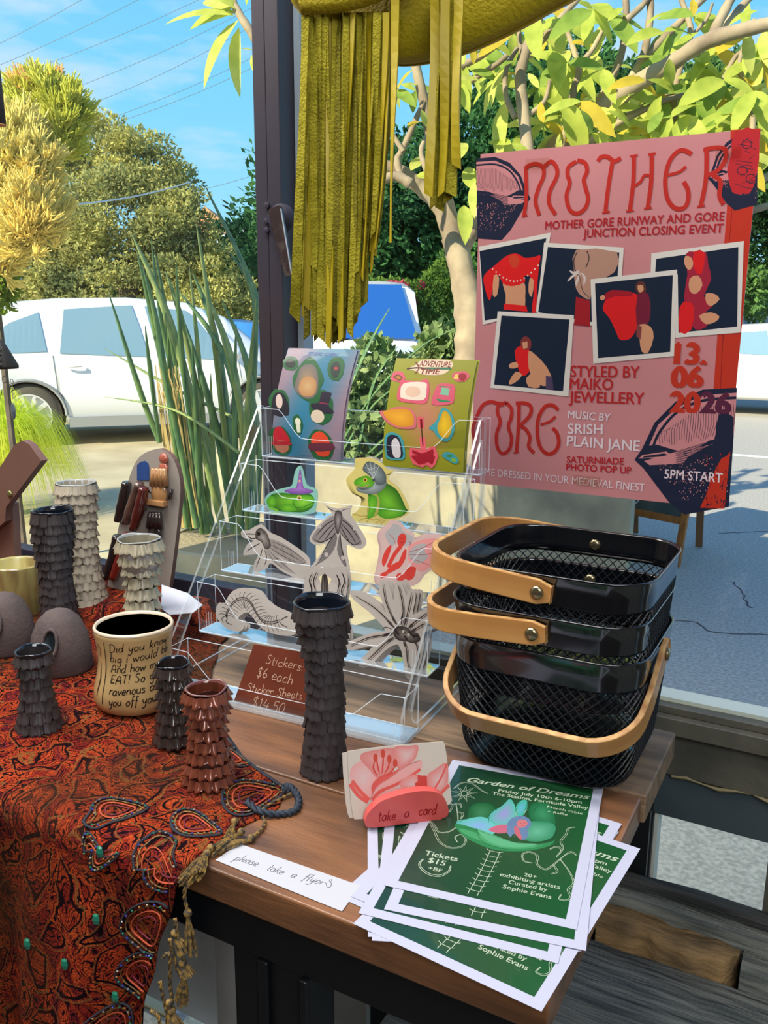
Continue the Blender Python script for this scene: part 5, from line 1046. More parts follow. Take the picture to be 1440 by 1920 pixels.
# long oval board with clay pieces, leaning at the window
by_ = 1.035; tilt = .02
bd = tag(thing('display_board', (aZ(262, 1145, TZ).x, by_, TZ+.002), 'long grey oval board hung with small ceramic tubes and hands', 'display board'))
m_bd = mat('grey_board', (158, 150, 142), .6, col2=(146, 138, 130), ns=5); m_ed = mat('board_edge', (110, 82, 70), .6)
outl = catmull([(292, 842), (262, 856), (244, 890), (232, 940), (222, 990), (212, 1040), (203, 1090), (204, 1110), (235, 1128), (285, 1148), (306, 1150), (316, 1110), (326, 1040), (335, 960), (338, 905), (326, 862), (308, 845)], 3, True)
mb = MB(); pts = [aY(a, b, by_) for a, b in outl]; mb.prism([(p.x, p.z) for p in pts], (0, by_, 0), (1, 0, 0), (0, 0, 1), (0, .009, 0), 0, 1); mk('board', mb, [m_bd, m_ed], bd)
def onb(x, y, off=0): return aY(x, y, by_-off)
def lump(name, pts, w, m, off=.006, sc=.7, parent=bd):
    P = [onb(a, b, off) for a, b in pts]; P = [Vector(q) for q in catmull([tuple(p) for p in P], 5)] if len(P) > 2 else P
    k = len(P); return mk(name, MB().tube(P, [w*(.8+.2*sin(pi*j/(k-1)))*(1+.06*sin(j*2.1)) for j in range(k)], 10, flat=sc), m, parent, smooth='all')
gl = dict(rough=.2, coat=.8); g1 = mat('black_brown_glaze', (42, 34, 32), **gl); g2 = mat('mottled_brown_glaze', (106, 80, 70), col2=(70, 52, 46), ns=60, **gl); g3 = mat('oxblood_glaze', (86, 34, 30), **gl); g4 = mat('tan_glaze', (172, 128, 84), **gl); g5 = mat('coral_clay_piece', (170, 92, 74), **gl)
lump('ceramic_tube', [(238, 904), (232, 935), (222, 976)], .0115, g1); lump('ceramic_tube', [(262, 906), (250, 940), (236, 980)], .0110, g2, .014); lump('ceramic_tube', [(270, 914), (264, 945), (250, 992)], .0115, g3, .020)
lump('ceramic_tube', [(220, 1004), (214, 1040), (200, 1084)], .0115, g1, .010); lump('ceramic_tube', [(240, 1000), (228, 1040), (212, 1084)], .0105, mat('red_glaze', (140, 48, 36), **gl), .012)
pr_ = Print(step=0, base=0); 
mb = MB(); q = [(258, 900), (258, 872), (264, 866), (272, 864), (278, 868), (280, 876), (280, 900)]; pp = [onb(a, b) for a, b in q]; mb.prism([(p.x, p.z) for p in pp][::-1], (0, by_, 0), (1, 0, 0), (0, 0, 1), (0, -.0015, 0)); mk('blue_label', mb, mat('blue_paint_patch', (38, 70, 130), .5), bd)
for (x, y) in ((307, 860), (307, 877)): mk('face_tile', MB().ball(onb(x, y, .003), (.0095, .005, .009), 12, 8), g5, bd, smooth='all')
def hand_piece(cx_, cy_, s_, m):
    o = mk('ceramic_hand', MB().ball(onb(cx_, cy_+18*s_, .006), (.013*s_, .006, .015*s_), 14, 8), m, bd, smooth='all')
    for dx in (-9, -3, 3, 9): mk('finger', MB().tube([onb(cx_+dx*s_, cy_+8*s_, .008), onb(cx_+dx*.8*s_, cy_-16*s_, .010)], [.0042*s_, .0032*s_], 8), m, o, smooth='all')
    mk('cuff', MB().box(onb(cx_-14*s_, cy_+30*s_).x, by_-.014, onb(cx_, cy_+34*s_).z, onb(cx_+14*s_, cy_+30*s_).x, by_-.002, onb(cx_, cy_+26*s_).z), m, o, bevel=.0015)
hand_piece(298, 900, 1.35, g4); hand_piece(290, 980, 1.2, g1)
lump('ceramic_knob', [(270, 955), (272, 956)], .006, g1); lump('ceramic_knob', [(282, 918), (284, 925)], .005, g1); lump('ceramic_knob', [(322, 918), (318, 935)], .005, g1)
# white tag card lying at the foot of the board
pc = [aY(303, 1096, .97), aY(352, 1112, .955), aY(380, 1134, .925), aY(362, 1148, .905), aY(318, 1152, .895), aY(302, 1140, .90)]
cd = MB(); n_ = len(pc); cd.v = [tuple(p) for p in pc]+[tuple(p-Vector((0, 0, .0012))) for p in pc]; cd.f = [tuple(range(n_))[::-1], tuple(range(n_, 2*n_))]+[(i, (i+1) % n_, n_+(i+1) % n_, n_+i) for i in range(n_)]; cd.m = [0]*len(cd.f)
tag(mk('white_card', cd, mat('gloss_white_card', (214, 216, 228), .2, coat=.5)), 'glossy white card lying on the shawl beside the oval board', 'card')
# hanging jewellery at the left edge
m_sil = mat('dark_silver', (120, 116, 110), .35, .8); jy = .80
jw = tag(thing('chain_display', aY(10, 700, jy), 'dark hanging display cone wrapped in silver chain with a slate teardrop charm', 'jewellery'))
a = aY(0, 640, jy); c = aY(-8, 690, jy)
mk('cone', MB().tube([aY(-6, 500, jy), aY(-4, 640, jy), aY(-3, 655, jy)], [.002, .0028, .003], 8).lathe([(.003, .032), (.010, .024), (.024, -.004), (.0235, -.008), (.0, -.006)], aY(0, 680, jy), 28), mat('black_leather_cone', (34, 30, 26), .6), jw, smooth='all')
ch = MB()
for k in range(130):
    a_ = rnd.uniform(-.3*pi, .02*pi)-.6; h = rnd.uniform(0, 1); r_ = .0105+.0165*h*.9; cpos = aY(0, 680, jy)+Vector((cos(a_)*r_, sin(a_)*r_, .024-.028*h))
    x_, y_, z_ = frame((rnd.gauss(0, 1), rnd.gauss(0, 1), rnd.gauss(0, 1))); ch.tube([cpos+x_*cos(2*pi*i/7)*.0022+y_*sin(2*pi*i/7)*.0016 for i in range(8)], .00055, 4, cap=False)
o = mk('chain_mass', ch, m_sil, jw); o['kind'] = 'stuff'
def ring_(x, y, r): c = aY(x, y, jy-.01); return mk('jump_ring', MB().tube([c+Vector((cos(2*pi*i/16)*r, 0, sin(2*pi*i/16)*r)) for i in range(17)], .0005, 5, cap=False), m_sil, jw)
ring_(8, 712, .0045); ring_(22, 715, .003); ring_(-4, 708, .003)
chn = MB()
for i in range(9):
    c = aY(22+i*.25, 722+i*3.1, jy-.01); w = Vector((1, 0, 0)) if i % 2 else Vector((0, 1, 0)); chn.tube([c+w*cos(2*pi*j/8)*.0008+Vector((0, 0, sin(2*pi*j/8)*.0014)) for j in range(9)], .00035, 4, cap=False)
mk('drop_chain', chn, m_sil, jw); mk('charm', MB().ball(aY(25, 771, jy-.01), (.0045, .0018, .0115), 16, 12), mat('slate_charm', (74, 90, 102), .3, .2, col2=(110, 124, 134), ns=300, coat=.6), jw, smooth='all')
p = aY(-4, 190, jy); pl_ = tag(thing('hanging_bell', (p.x, p.y, p.z), 'dark clay hanging bell with pale orange rim cut by the left frame edge', 'bell'))
mk('bell', MB().lathe([(.003, .075), (.006, .07), (.0075, .03), (.0085, -.018), (.0080, -.018), (.006, .06)], aY(-4, 205, jy), 24), mat('slate_brown_clay', (52, 48, 52), .6), pl_, smooth='all'); mk('inner_rim', MB().lathe([(.0083, -.0175), (.0086, -.0195), (.0, -.017)], aY(-4, 205, jy), 24), mat('apricot_clay', (214, 150, 90), .6), pl_, smooth='all'); mk('string', MB().tube([aY(-4, 205, jy)+Vector((0, 0, .07)), Vector((p.x, p.y, 2.9))], .0006, 4), m_nc, pl_)
mk('string', MB().tube([aY(-6, 505, jy), Vector((aY(-6, 505, jy).x, jy, 2.9))], .0006, 4), m_nc, jw)
# ================================================================== clear tiered stand
m_ac = clear('clear_acrylic', (.975, .985, .985), power=1.0, f0=.05); m_acb = clear('whitened_acrylic_shelf', (.95, .97, .98), power=4.0, f0=.10, milk=.16); m_ae = clear('acrylic_edge', (.9, .95, .98), power=2.0, milk=.16); m_ae2 = clear('acrylic_thin_edge', (.9, .95, .98), power=2.0, milk=.30)  # milk paints white sky reflection into the shelves and bright glints into edges
SO = Vector((-.742, .776, TZ+.0005)); SA = radians(2.6); SU_ = Vector((cos(SA), sin(SA), 0)); SV_ = Vector((-sin(SA), cos(SA), 0)); SW_ = .336
def st(u, t, z): return SO+SU_*u+SV_*t+Vector((0, 0, z-TZ))
stand = tag(thing('acrylic_stand', st(SW_/2, .12, TZ), 'clear acrylic five-tier stand holding the stickers and sticker sheets', 'display stand'))
outer = [(-.005, .001), (-.010, .018), (-.008, .036), (0, .052), (.058, .1276), (.112, .200), (.166, .2726), (.220, .347), (.232, .349), (.240, .342), (.243, .20), (.245, .02), (.244, .002), (.18, .0), (.09, 0), (.02, 0)]
inner = [(.030, .014), (.022, .022), (.018, .034), (.026, .050), (.074, .118), (.126, .188), (.176, .256), (.222, .318), (.226, .322), (.230, .316), (.231, .20), (.231, .03), (.226, .014), (.18, .012), (.09, .012), (.05, .012)]
for sd in (0, 1):
    u0 = -.003 if sd == 0 else SW_; th = .003; n = len(outer); mb = MB()
    O1 = [st(u0, t, TZ+z) for t, z in outer]; O2 = [p+SU_*th for p in O1]; I1 = [st(u0, t, TZ+z) for t, z in inner]; I2 = [p+SU_*th for p in I1]
    mb.v = [tuple(p) for p in O1+O2+I1+I2]
    for i in range(n):
        j = (i+1) % n; mb.f += [(i, j, 2*n+j, 2*n+i), (n+j, n+i, 3*n+i, 3*n+j), (j, i, n+i, n+j), (2*n+i, 2*n+j, 3*n+j, 3*n+i)]; mb.m += [0, 0, 1, 1]
    mk('side_panel', mb, [m_ac, m_ae], stand)
TR = [(.226, 1.226, .070), (.173, 1.1526, .067), (.1197, 1.080, .070), (.066, 1.0076, .069), (.003, .9364, .0545)]
DEP = .038
for k, (t0, zt, h) in enumerate(TR):
    zb = zt-h; tr_ = mk('tray', MB().add([st(0, t0, zb), st(SW_, t0, zb), st(SW_, t0+DEP, zb), st(0, t0+DEP, zb)], [(0, 1, 2, 3)]) or MB(), m_acb, stand) if False else None
    mb = MB(); mb.add([st(0, t0, zb), st(SW_, t0, zb), st(SW_, t0+DEP, zb), st(0, t0+DEP, zb), st(0, t0, zb-.002), st(SW_, t0, zb-.002), st(SW_, t0+DEP, zb-.002), st(0, t0+DEP, zb-.002)], [(0, 1, 2, 3), (7, 6, 5, 4)]); tray = mk('tray', mb, m_acb, stand)
    zk = zt+(.012 if k else .004)*0
    mb = MB().add([st(0, t0+DEP, zb), st(SW_, t0+DEP, zb), st(SW_, t0+DEP, zt), st(0, t0+DEP, zt)], [(0, 1, 2, 3)]) or None
    bw = MB(); bw.add([st(0, t0+DEP, zb), st(SW_, t0+DEP, zb), st(SW_, t0+DEP, zt), st(0, t0+DEP, zt)], [(0, 1, 2, 3)]); mk('back_wall', bw, m_ac, tray)
    lip = zb+h*(.36 if k else .42); fl = [(0, zt), (.030, zt-.001), (.036, zt-.006), (.056, lip+.010), (.066, lip+.001), (.075, lip), (SW_-.075, lip), (SW_-.066, lip+.001), (SW_-.056, lip+.010), (SW_-.036, zt-.006), (SW_-.030, zt-.001), (SW_, zt)]
    fw = MB(); m_ = len(fl); fw.add([st(u, t0, zb) for u, z in fl]+[st(u, t0, z) for u, z in fl], [(i, i+1, m_+i+1, m_+i) for i in range(m_-1)]); mk('front_wall', fw, m_ac, tray)
    ew = MB()
    for u in (.0005, SW_-.0005): ew.add([st(u, t0, zb), st(u, t0+DEP, zb), st(u, t0+DEP, zt), st(u, t0, zt)], [(0, 1, 2, 3)])
    o = mk('end_wall', ew, m_ac, tray); o['kind'] = 'stuff'
    ed = MB(); r = .0005
    ed.tube([st(u, t0, z) for u, z in fl], r, 5); ed.tube([st(0, t0, zb), st(SW_, t0, zb)], r*1.3, 5); ed.tube([st(0, t0+DEP, zt), st(SW_, t0+DEP, zt)], r, 5); ed.tube([st(0, t0+DEP, zb), st(SW_, t0+DEP, zb)], r, 5)
    for u in (0, SW_): ed.tube([st(u, t0, zb), st(u, t0, zt), st(u, t0+DEP, zt), st(u, t0+DEP, zb), st(u, t0, zb)], r, 5)
    for u in (.012, .016, .020, SW_-.012, SW_-.016, SW_-.020): ed.tube([st(u, t0+.001, zb), st(u, t0+.001, zb+h*.42)], r*.7, 4)
    o = mk('edge_glint', ed, m_ae2, tray); o['kind'] = 'stuff'  # whitish tubes paint the bright glint along the tray edges
mk('base_strip', MB().obox(st(SW_/2, .012, TZ+.002), (SU_, SV_, Vector((0, 0, 1))), (SW_/2, .022, .0015)), clear('acrylic_base', (.9, .95, .98), power=3., milk=.12), stand)
# ================================================================== stickers
WHT = (176, 168, 162); PAPER = (190, 184, 180)
class Sticker:
    def __init__(s, tier, px0, lean=14, dt=.012, turn=0):
        t0, zt, h = TR[tier]; s.o = st(0, t0+dt, zt-h+.0012); a = radians(lean); s.U = SU_; s.V = (SV_*sin(a)+Vector((0, 0, cos(a)))).normalized(); s.N = s.U.cross(s.V).normalized()
        s.px0 = px0; s.base = None
    def uv(s, x, y): p = aP(x, y, s.o, s.N)-s.o; return (p.dot(s.U), p.dot(s.V))
def die_cut(label, tier, outline, draw, cat='sticker', group=None, lean=14, dt=.012, edge=WHT, count=1, gap=.0022, smooth=3, name='die_cut_sticker', th=.0006, shift=(-.0012, .0008), labels=None):
    S = Sticker(tier, None, lean, dt); uv = [S.uv(*p) for p in outline]; vmin = min(p[1] for p in uv); uv = [(u, v) for u, v in uv]; uvs = catmull(uv, smooth, True) if smooth else uv
    cu = sum(p[0] for p in uv)/len(uv); lift = max(0, .0003-vmin)*0
    org = S.o+S.U*cu+S.V*vmin; uvl = [(u-cu, v-vmin) for u, v in uvs]
    # individual backing colour
    bm = mat('backing_%d_%d_%d' % edge, edge, .35, coat=.3)
    made = []
    for k in range(count):
        t_ = tag(thing(name, org-S.N*gap*k+S.U*shift[0]*k+S.V*(shift[1]*k if k else 0), (labels[k] if labels else label), cat, group, 0, True))
        R3 = Matrix((S.U, S.V, S.N)).transposed().to_4x4(); t_.matrix_world = Matrix.Translation(org-S.N*gap*k+S.U*shift[0]*k) @ R3
        mk('backing', MB().prism(uvl, (0, 0, -th), (1, 0, 0), (0, 1, 0), (0, 0, th)), bm, t_)
        pr = Print(conv=lambda x, y: (lambda q: (q[0]-cu, q[1]-vmin))(S.uv(x, y)), step=.000008, base=.00006)
        if k == 0 or count <= 3 or True: draw(pr)
        pr.obj('print', t_, ink('sticker_ink', .4, .3)); made.append(t_)
    return made
K = (34, 28, 28); G1, G2, G3 = (110, 176, 44), (66, 140, 30), (34, 92, 24)
def frog1(p):
    p.shade([(503, 934), (512, 926), (530, 924), (548, 926), (562, 926), (578, 926), (586, 930), (590, 940), (584, 952), (570, 960), (545, 960), (520, 958), (508, 950), (500, 942)], G1, G3)
    p.shade([(500, 938), (508, 930), (516, 934), (518, 944), (514, 950), (504, 950)], G1, G2); p.stroke([(505, 952), (515, 955), (522, 959)], .003, G1); p.shade([(526, 950), (540, 944), (552, 950), (556, 957), (540, 960), (528, 957)], G1, G2)
    p.shade([(548, 940), (560, 930), (584, 930), (590, 940), (582, 950), (566, 954), (553, 950)], (126, 190, 58), G2); p.stroke([(549, 942), (556, 952), (570, 950), (588, 942)], .0007, (40, 60, 20)); p.disc((561, 934), .0040, (170, 190, 90)); p.disc((561, 935), .0028, (150, 90, 50)); p.disc((561, 935), .0012, K)
    p.shade([(533, 920), (545, 916), (556, 912), (563, 878), (569, 913), (580, 917), (588, 921), (575, 925), (552, 925)], (150, 106, 180), (108, 70, 140)); p.stroke([(534, 921), (552, 926), (574, 926), (588, 921)], .0012, (96, 62, 128)); p.disc((562, 902), .0018, (206, 156, 110)); p.disc((563, 893), .0011, (206, 156, 110))
die_cut('small round sticker of a green frog in a purple pointed hat on the second tier', 1, [(496, 938), (503, 926), (520, 918), (540, 913), (548, 908), (553, 884), (561, 873), (568, 880), (575, 908), (592, 916), (596, 928), (593, 950), (588, 962), (560, 965), (520, 963), (503, 955)], frog1, edge=(120, 170, 160))
def frog2(p):
    p.shade([(690, 920), (705, 905), (722, 905), (745, 920), (760, 950), (764, 958), (752, 968), (730, 972), (712, 965), (697, 950)], G1, G3); p.shade([(694, 935), (704, 925), (712, 940), (708, 965), (698, 970), (688, 960)], (180, 166, 92), (150, 150, 70))
    p.shade([(708, 962), (725, 952), (750, 954), (758, 960), (745, 970), (720, 972)], G1, G2); p.shade([(690, 935), (700, 928), (708, 936), (704, 958), (698, 970), (686, 972), (692, 955)], G1, G2)
    for q in ([(690, 966), (676, 968), (668, 964)], [(690, 970), (678, 974), (672, 980)], [(694, 972), (688, 978), (684, 984)], [(715, 972), (700, 975), (694, 972)], [(718, 974), (706, 980), (700, 986)], [(724, 974), (716, 980), (712, 986)]): p.stroke(q, .0016, (170, 150, 80))
    p.shade([(664, 903), (672, 896), (688, 892), (700, 900), (702, 912), (692, 918), (676, 916), (666, 910)], G1, G2); p.stroke([(668, 910), (680, 914), (692, 908)], .001, (190, 120, 110)); p.disc((685, 900), .003, (190, 160, 60)); p.disc((685, 900), .0016, (120, 40, 30)); p.disc((685, 900), .0007, K)
    p.shade([(668, 914), (682, 919), (697, 914), (705, 900), (718, 892), (725, 905), (718, 918), (704, 926), (688, 926), (672, 922)], (150, 160, 160), (96, 106, 106))
    p.shade([(680, 880), (688, 866), (702, 868), (716, 878), (724, 892), (722, 906), (708, 910), (700, 898), (690, 890)], (128, 140, 140), (70, 82, 84))
    for q in ([(700, 898), (686, 868)], [(700, 898), (694, 866)], [(700, 898), (703, 868)], [(700, 898), (711, 873)], [(684, 876), (694, 880), (706, 876)], [(690, 886), (698, 887), (706, 884)]): p.stroke(q, .0005, (190, 196, 196), smooth=0)
    p.disc((701, 900), .0022, (60, 70, 72)); p.stroke([(724, 890), (730, 889), (734, 886)], .0012, (120, 110, 70))
die_cut('', 1, [(672, 862), (680, 858), (700, 860), (716, 868), (727, 880), (738, 882), (730, 892), (730, 900), (748, 915), (760, 935), (768, 955), (762, 966), (740, 976), (722, 990), (700, 988), (690, 984), (672, 984), (663, 972), (680, 955), (684, 935), (668, 926), (659, 912), (656, 898), (668, 884), (673, 876)], frog2, edge=(196, 182, 108), count=4, gap=.0028, shift=(-.0034, .001), group='crowned green frog stickers in one stack', labels=['crouching green frog sticker with silver headdress, frontmost of its stack', 'cream-edged frog sticker second from the front, showing at the left of its stack', 'cream-edged frog sticker third from the front of the frog stack', 'cream-edged frog sticker at the very back of the frog stack'])
def lines(p, L, w=.0008, c=K, taper=True):
    for q in L: p.stroke(q, w, c, taper=taper)
def moth(p):
    p.poly([(628, 968), (612, 975), (597, 990), (586, 1005), (587, 1015), (600, 1017), (618, 1010), (632, 998)], (132, 124, 124), 3); p.poly([(638, 968), (652, 978), (664, 990), (677, 1012), (676, 1022), (660, 1020), (648, 1010), (638, 998)], (126, 118, 118), 3)
    p.poly([(628, 998), (618, 1015), (606, 1040), (590, 1062), (596, 1058), (614, 1046), (626, 1030), (632, 1010)], (110, 104, 104), 3); p.poly([(638, 998), (640, 1020), (645, 1040), (650, 1066), (640, 1052), (632, 1030)], (110, 104, 104), 3)
    lines(p, [[(632, 972), (610, 985), (590, 1008)], [(630, 978), (612, 995), (596, 1014)], [(630, 985), (618, 1000), (608, 1014)], [(636, 972), (655, 985), (674, 1012)], [(638, 980), (656, 1000), (668, 1020)], [(638, 986), (648, 1004), (656, 1018)], [(586, 1008), (600, 1017), (618, 1010), (632, 998)], [(677, 1014), (664, 1022), (648, 1010), (638, 998)], [(628, 1000), (615, 1020), (596, 1056)], [(638, 1002), (641, 1030), (650, 1062)]], .0013)
    for c, r in (((600, 988), .0022), ((664, 992), .002), ((612, 1040), .003), ((643, 1046), .003)): p.disc(c, r, WHT)
    p.shade([(630, 958), (638, 958), (642, 968), (638, 990), (634, 1002), (629, 992), (627, 970)], (150, 142, 142), (50, 44, 44)); lines(p, [[(630, 960), (620, 955), (612, 950)], [(638, 960), (646, 955), (655, 954)]], .0009)
die_cut('moth sticker with dark spotted wings standing at the middle of the third tier', 2, [(606, 944), (618, 950), (634, 953), (650, 950), (660, 948), (656, 962), (664, 975), (680, 1000), (687, 1018), (676, 1030), (662, 1026), (650, 1022), (652, 1045), (656, 1070), (648, 1100), (600, 1100), (590, 1072), (584, 1062), (604, 1035), (610, 1020), (592, 1022), (580, 1012), (590, 992), (612, 970), (622, 962)], moth, lean=11, dt=.014)
def cicada(p):
    p.poly([(505, 1012), (520, 1014), (545, 1028), (572, 1050), (574, 1056), (560, 1056), (530, 1046), (505, 1030)], (140, 132, 128), 3); p.poly([(500, 1022), (515, 1036), (545, 1068), (556, 1076), (540, 1072), (515, 1056), (500, 1040)], (150, 142, 138), 3)
    lines(p, [[(506, 1014), (540, 1028), (574, 1052)], [(506, 1020), (536, 1036), (568, 1054)], [(504, 1026), (530, 1042), (556, 1054)], [(502, 1030), (524, 1052), (552, 1074)], [(500, 1034), (516, 1054), (534, 1068)], [(512, 1016), (520, 1036)], [(528, 1024), (534, 1044)], [(546, 1034), (550, 1050)], [(574, 1054), (560, 1057), (530, 1047)], [(514, 1048), (526, 1046)], [(526, 1058), (538, 1056)]], .0008)
    p.shade([(480, 996), (488, 990), (498, 996), (504, 1008), (508, 1024), (498, 1030), (490, 1016), (480, 1010)], (150, 142, 138), (54, 46, 44)); p.disc((485, 1001), .003, K); p.disc((495, 998), .002, (80, 70, 66)); lines(p, [[(480, 1002), (466, 1001), (456, 1002)], [(482, 1008), (472, 1010), (464, 1004)], [(488, 1018), (474, 1026), (462, 1034)], [(492, 1028), (488, 1044), (480, 1064)], [(496, 1030), (500, 1046), (496, 1060)]], .0014)
die_cut('cicada sticker with long veined wings at the left of the third tier', 2, [(452, 996), (466, 994), (480, 986), (492, 984), (506, 998), (524, 1006), (550, 1022), (574, 1040), (582, 1056), (574, 1082), (556, 1084), (530, 1072), (508, 1056), (500, 1066), (478, 1072), (476, 1058), (484, 1040), (470, 1040), (456, 1040), (464, 1020), (476, 1014), (456, 1008)], cicada, lean=10, dt=.016)
RD = (206, 64, 56); PK = (222, 148, 146); PG = (170, 168, 170)
def fairy(p):
    p.poly([(764, 1035), (772, 1020), (800, 1010), (820, 1010), (822, 1018), (806, 1026), (820, 1032), (812, 1044), (816, 1054), (802, 1066), (790, 1072), (774, 1062), (766, 1050)], PK, 3); p.poly([(766, 1038), (780, 1022), (800, 1020), (796, 1032), (802, 1044), (790, 1056), (776, 1054)], PG, 3)
    p.poly([(732, 990), (738, 982), (750, 986), (758, 998), (774, 1006), (772, 1018), (758, 1024), (748, 1010), (736, 1024), (726, 1014), (722, 1000)], PG, 3); p.poly([(748, 1004), (756, 1000), (762, 1006), (760, 1018), (752, 1026), (745, 1018)], RD, 3); p.stroke([(752, 1024), (742, 1036), (734, 1050), (728, 1064)], .0052, RD)
    p.poly([(716, 1050), (724, 1030), (734, 1022), (730, 1040), (720, 1062)], RD, 3); p.poly([(756, 1034), (762, 1030), (760, 1048), (748, 1066), (740, 1066), (748, 1052)], RD, 3); p.poly([(734, 1060), (750, 1052), (752, 1058), (740, 1070), (722, 1076)], RD, 3); p.poly([(762, 1068), (772, 1062), (780, 1066), (776, 1082), (766, 1088), (756, 1080)], RD, 3); p.poly([(748, 1074), (760, 1082), (752, 1090), (742, 1084)], RD, 3)
    p.poly([(712, 1078), (722, 1072), (728, 1076), (716, 1084)], RD, 3); lines(p, [[(764, 1036), (790, 1028), (818, 1014)], [(766, 1040), (794, 1040), (814, 1036)], [(768, 1046), (790, 1054), (806, 1060)], [(728, 1000), (738, 1010), (742, 1022)], [(764, 1014), (770, 1018), (766, 1026)]], .0008, (170, 90, 90)); p.stroke([(751, 1008), (754, 1011), (758, 1008)], .0005, (120, 30, 30)); p.stroke([(750, 1016), (754, 1018), (757, 1015)], .0007, (120, 30, 30))
die_cut('', 2, [(730, 984), (738, 976), (752, 980), (760, 990), (776, 1000), (778, 1012), (798, 1004), (826, 1002), (830, 1014), (822, 1030), (824, 1046), (818, 1062), (796, 1078), (786, 1092), (768, 1100), (740, 1098), (716, 1102), (706, 1088), (712, 1060), (716, 1030), (712, 1010), (716, 996)], fairy, edge=(206, 176, 172), count=4, gap=.0026, shift=(-.0026, .0008), lean=12, dt=.012, group='red and grey winged figure stickers in one stack', labels=['pink-edged sticker of a kneeling red winged figure, frontmost of its stack', 'pink winged figure sticker second from the front of its stack', 'pink winged figure sticker third from the front of its stack', 'pink winged figure sticker at the back of its stack'])
def centi(p):
    P = [(424, 1156), (428, 1144), (440, 1128), (456, 1122), (470, 1130), (480, 1148), (492, 1164), (508, 1168), (524, 1164)]
    C = catmull(P, 3); p.stroke(P, .0032, (150, 142, 136)); 
    for i in range(1, len(C)-1):
        dx = C[i+1][0]-C[i-1][0]; dy = C[i+1][1]-C[i-1][1]; d = hypot(dx, dy); nx, ny = -dy/d, dx/d
        for s_ in (-1, 1): x, y = C[i]; p.stroke([(x, y), (x+s_*nx*9+dx*.1, y+s_*ny*9), (x+s_*nx*17+dx*.5, y+s_*ny*16+3)], .0007, K, taper=True)
    for off in (-3.2, 3.2): p.stroke([(x, y+off*.7) for x, y in P], .0009, K)
    for i in range(0, len(C)-1): p.stroke([(C[i][0]-2, C[i][1]-3), (C[i][0]+1, C[i][1]+3)], .0006, K, smooth=0)
    lines(p, [[(424, 1154), (416, 1160), (420, 1168)], [(428, 1158), (424, 1166), (436, 1172)], [(524, 1164), (534, 1158), (540, 1156)], [(524, 1166), (530, 1172), (540, 1176)]], .0012); p.disc((425, 1155), .002, K)
die_cut('', 3, [(410, 1130), (420, 1132), (428, 1118), (440, 1106), (460, 1102), (480, 1108), (492, 1124), (510, 1138), (534, 1148), (552, 1164), (560, 1182), (545, 1192), (520, 1190), (500, 1184), (486, 1174), (474, 1158), (462, 1148), (446, 1160), (458, 1172), (450, 1184), (428, 1180), (412, 1166), (404, 1150)], centi, edge=(178, 170, 164), count=3, gap=.0028, shift=(.003, .001), lean=12, dt=.012, group='centipede stickers in one stack', labels=['curled centipede sticker on the lowest sticker tier, frontmost of its stack', 'curled centipede sticker, middle of the centipede stack', 'curled centipede sticker, rearmost of the centipede stack'])
def spider(p):
    c = (748, 1187)
    LG = [[(742, 1180), (722, 1158), (700, 1138), (664, 1116)], [(745, 1174), (732, 1150), (722, 1122), (718, 1094)], [(752, 1172), (756, 1146), (752, 1118), (746, 1096)], [(758, 1174), (764, 1150), (768, 1132), (772, 1110)], [(764, 1180), (778, 1166), (792, 1156), (802, 1148)], [(738, 1188), (712, 1192), (690, 1196), (656, 1210)], [(740, 1194), (722, 1206), (704, 1224), (682, 1244)], [(756, 1200), (762, 1216), (764, 1240), (770, 1264)], [(764, 1196), (778, 1204), (784, 1226), (778, 1250)], [(766, 1188), (784, 1176), (796, 1170), (806, 1172)]]
    for q in LG: p.stroke(q, .0058, (168, 158, 150), taper=True)
    for q in LG: p.stroke(q, .0014, K, taper=True); p.stroke([(x+3, y+2) for x, y in q], .0007, K); p.stroke([q[0], q[1]], .0036, (60, 52, 50), taper=True)
    p.shade([(740, 1178), (750, 1174), (762, 1176), (772, 1184), (784, 1188), (788, 1200), (776, 1206), (760, 1202), (746, 1200), (738, 1190)], (130, 120, 114), K)
    for q in ([(742, 1182), (748, 1190)], [(752, 1178), (760, 1188)], [(766, 1184), (778, 1196)], [(772, 1190), (786, 1194)], [(758, 1192), (764, 1200)]): p.stroke(q, .0022, K, smooth=0)
    p.disc((756, 1184), .002, WHT); p.disc((766, 1190), .0018, WHT); lines(p, [[(736, 1180), (722, 1176), (716, 1184)], [(738, 1186), (726, 1188), (720, 1194)]], .001)
die_cut('', 3, [(656, 1108), (672, 1110), (704, 1132), (724, 1150), (712, 1116), (710, 1092), (724, 1088), (734, 1110), (738, 1126), (740, 1094), (752, 1090), (762, 1116), (766, 1106), (778, 1106), (778, 1130), (774, 1152), (796, 1142), (812, 1146), (806, 1162), (814, 1178), (796, 1186), (796, 1206), (792, 1230), (784, 1256), (772, 1274), (760, 1268), (756, 1238), (746, 1208), (720, 1222), (692, 1250), (674, 1250), (674, 1238), (700, 1210), (660, 1220), (646, 1212), (660, 1200), (700, 1186), (722, 1184), (714, 1170), (690, 1146), (662, 1124)], spider, count=3, gap=.003, shift=(.0035, .0006), lean=10, dt=.012, smooth=2, group='spider stickers in one stack', labels=['large grey spider sticker at the right of the fourth tier, frontmost of its stack', 'grey spider sticker, middle of the spider stack', 'grey spider sticker, rearmost of the spider stack'])
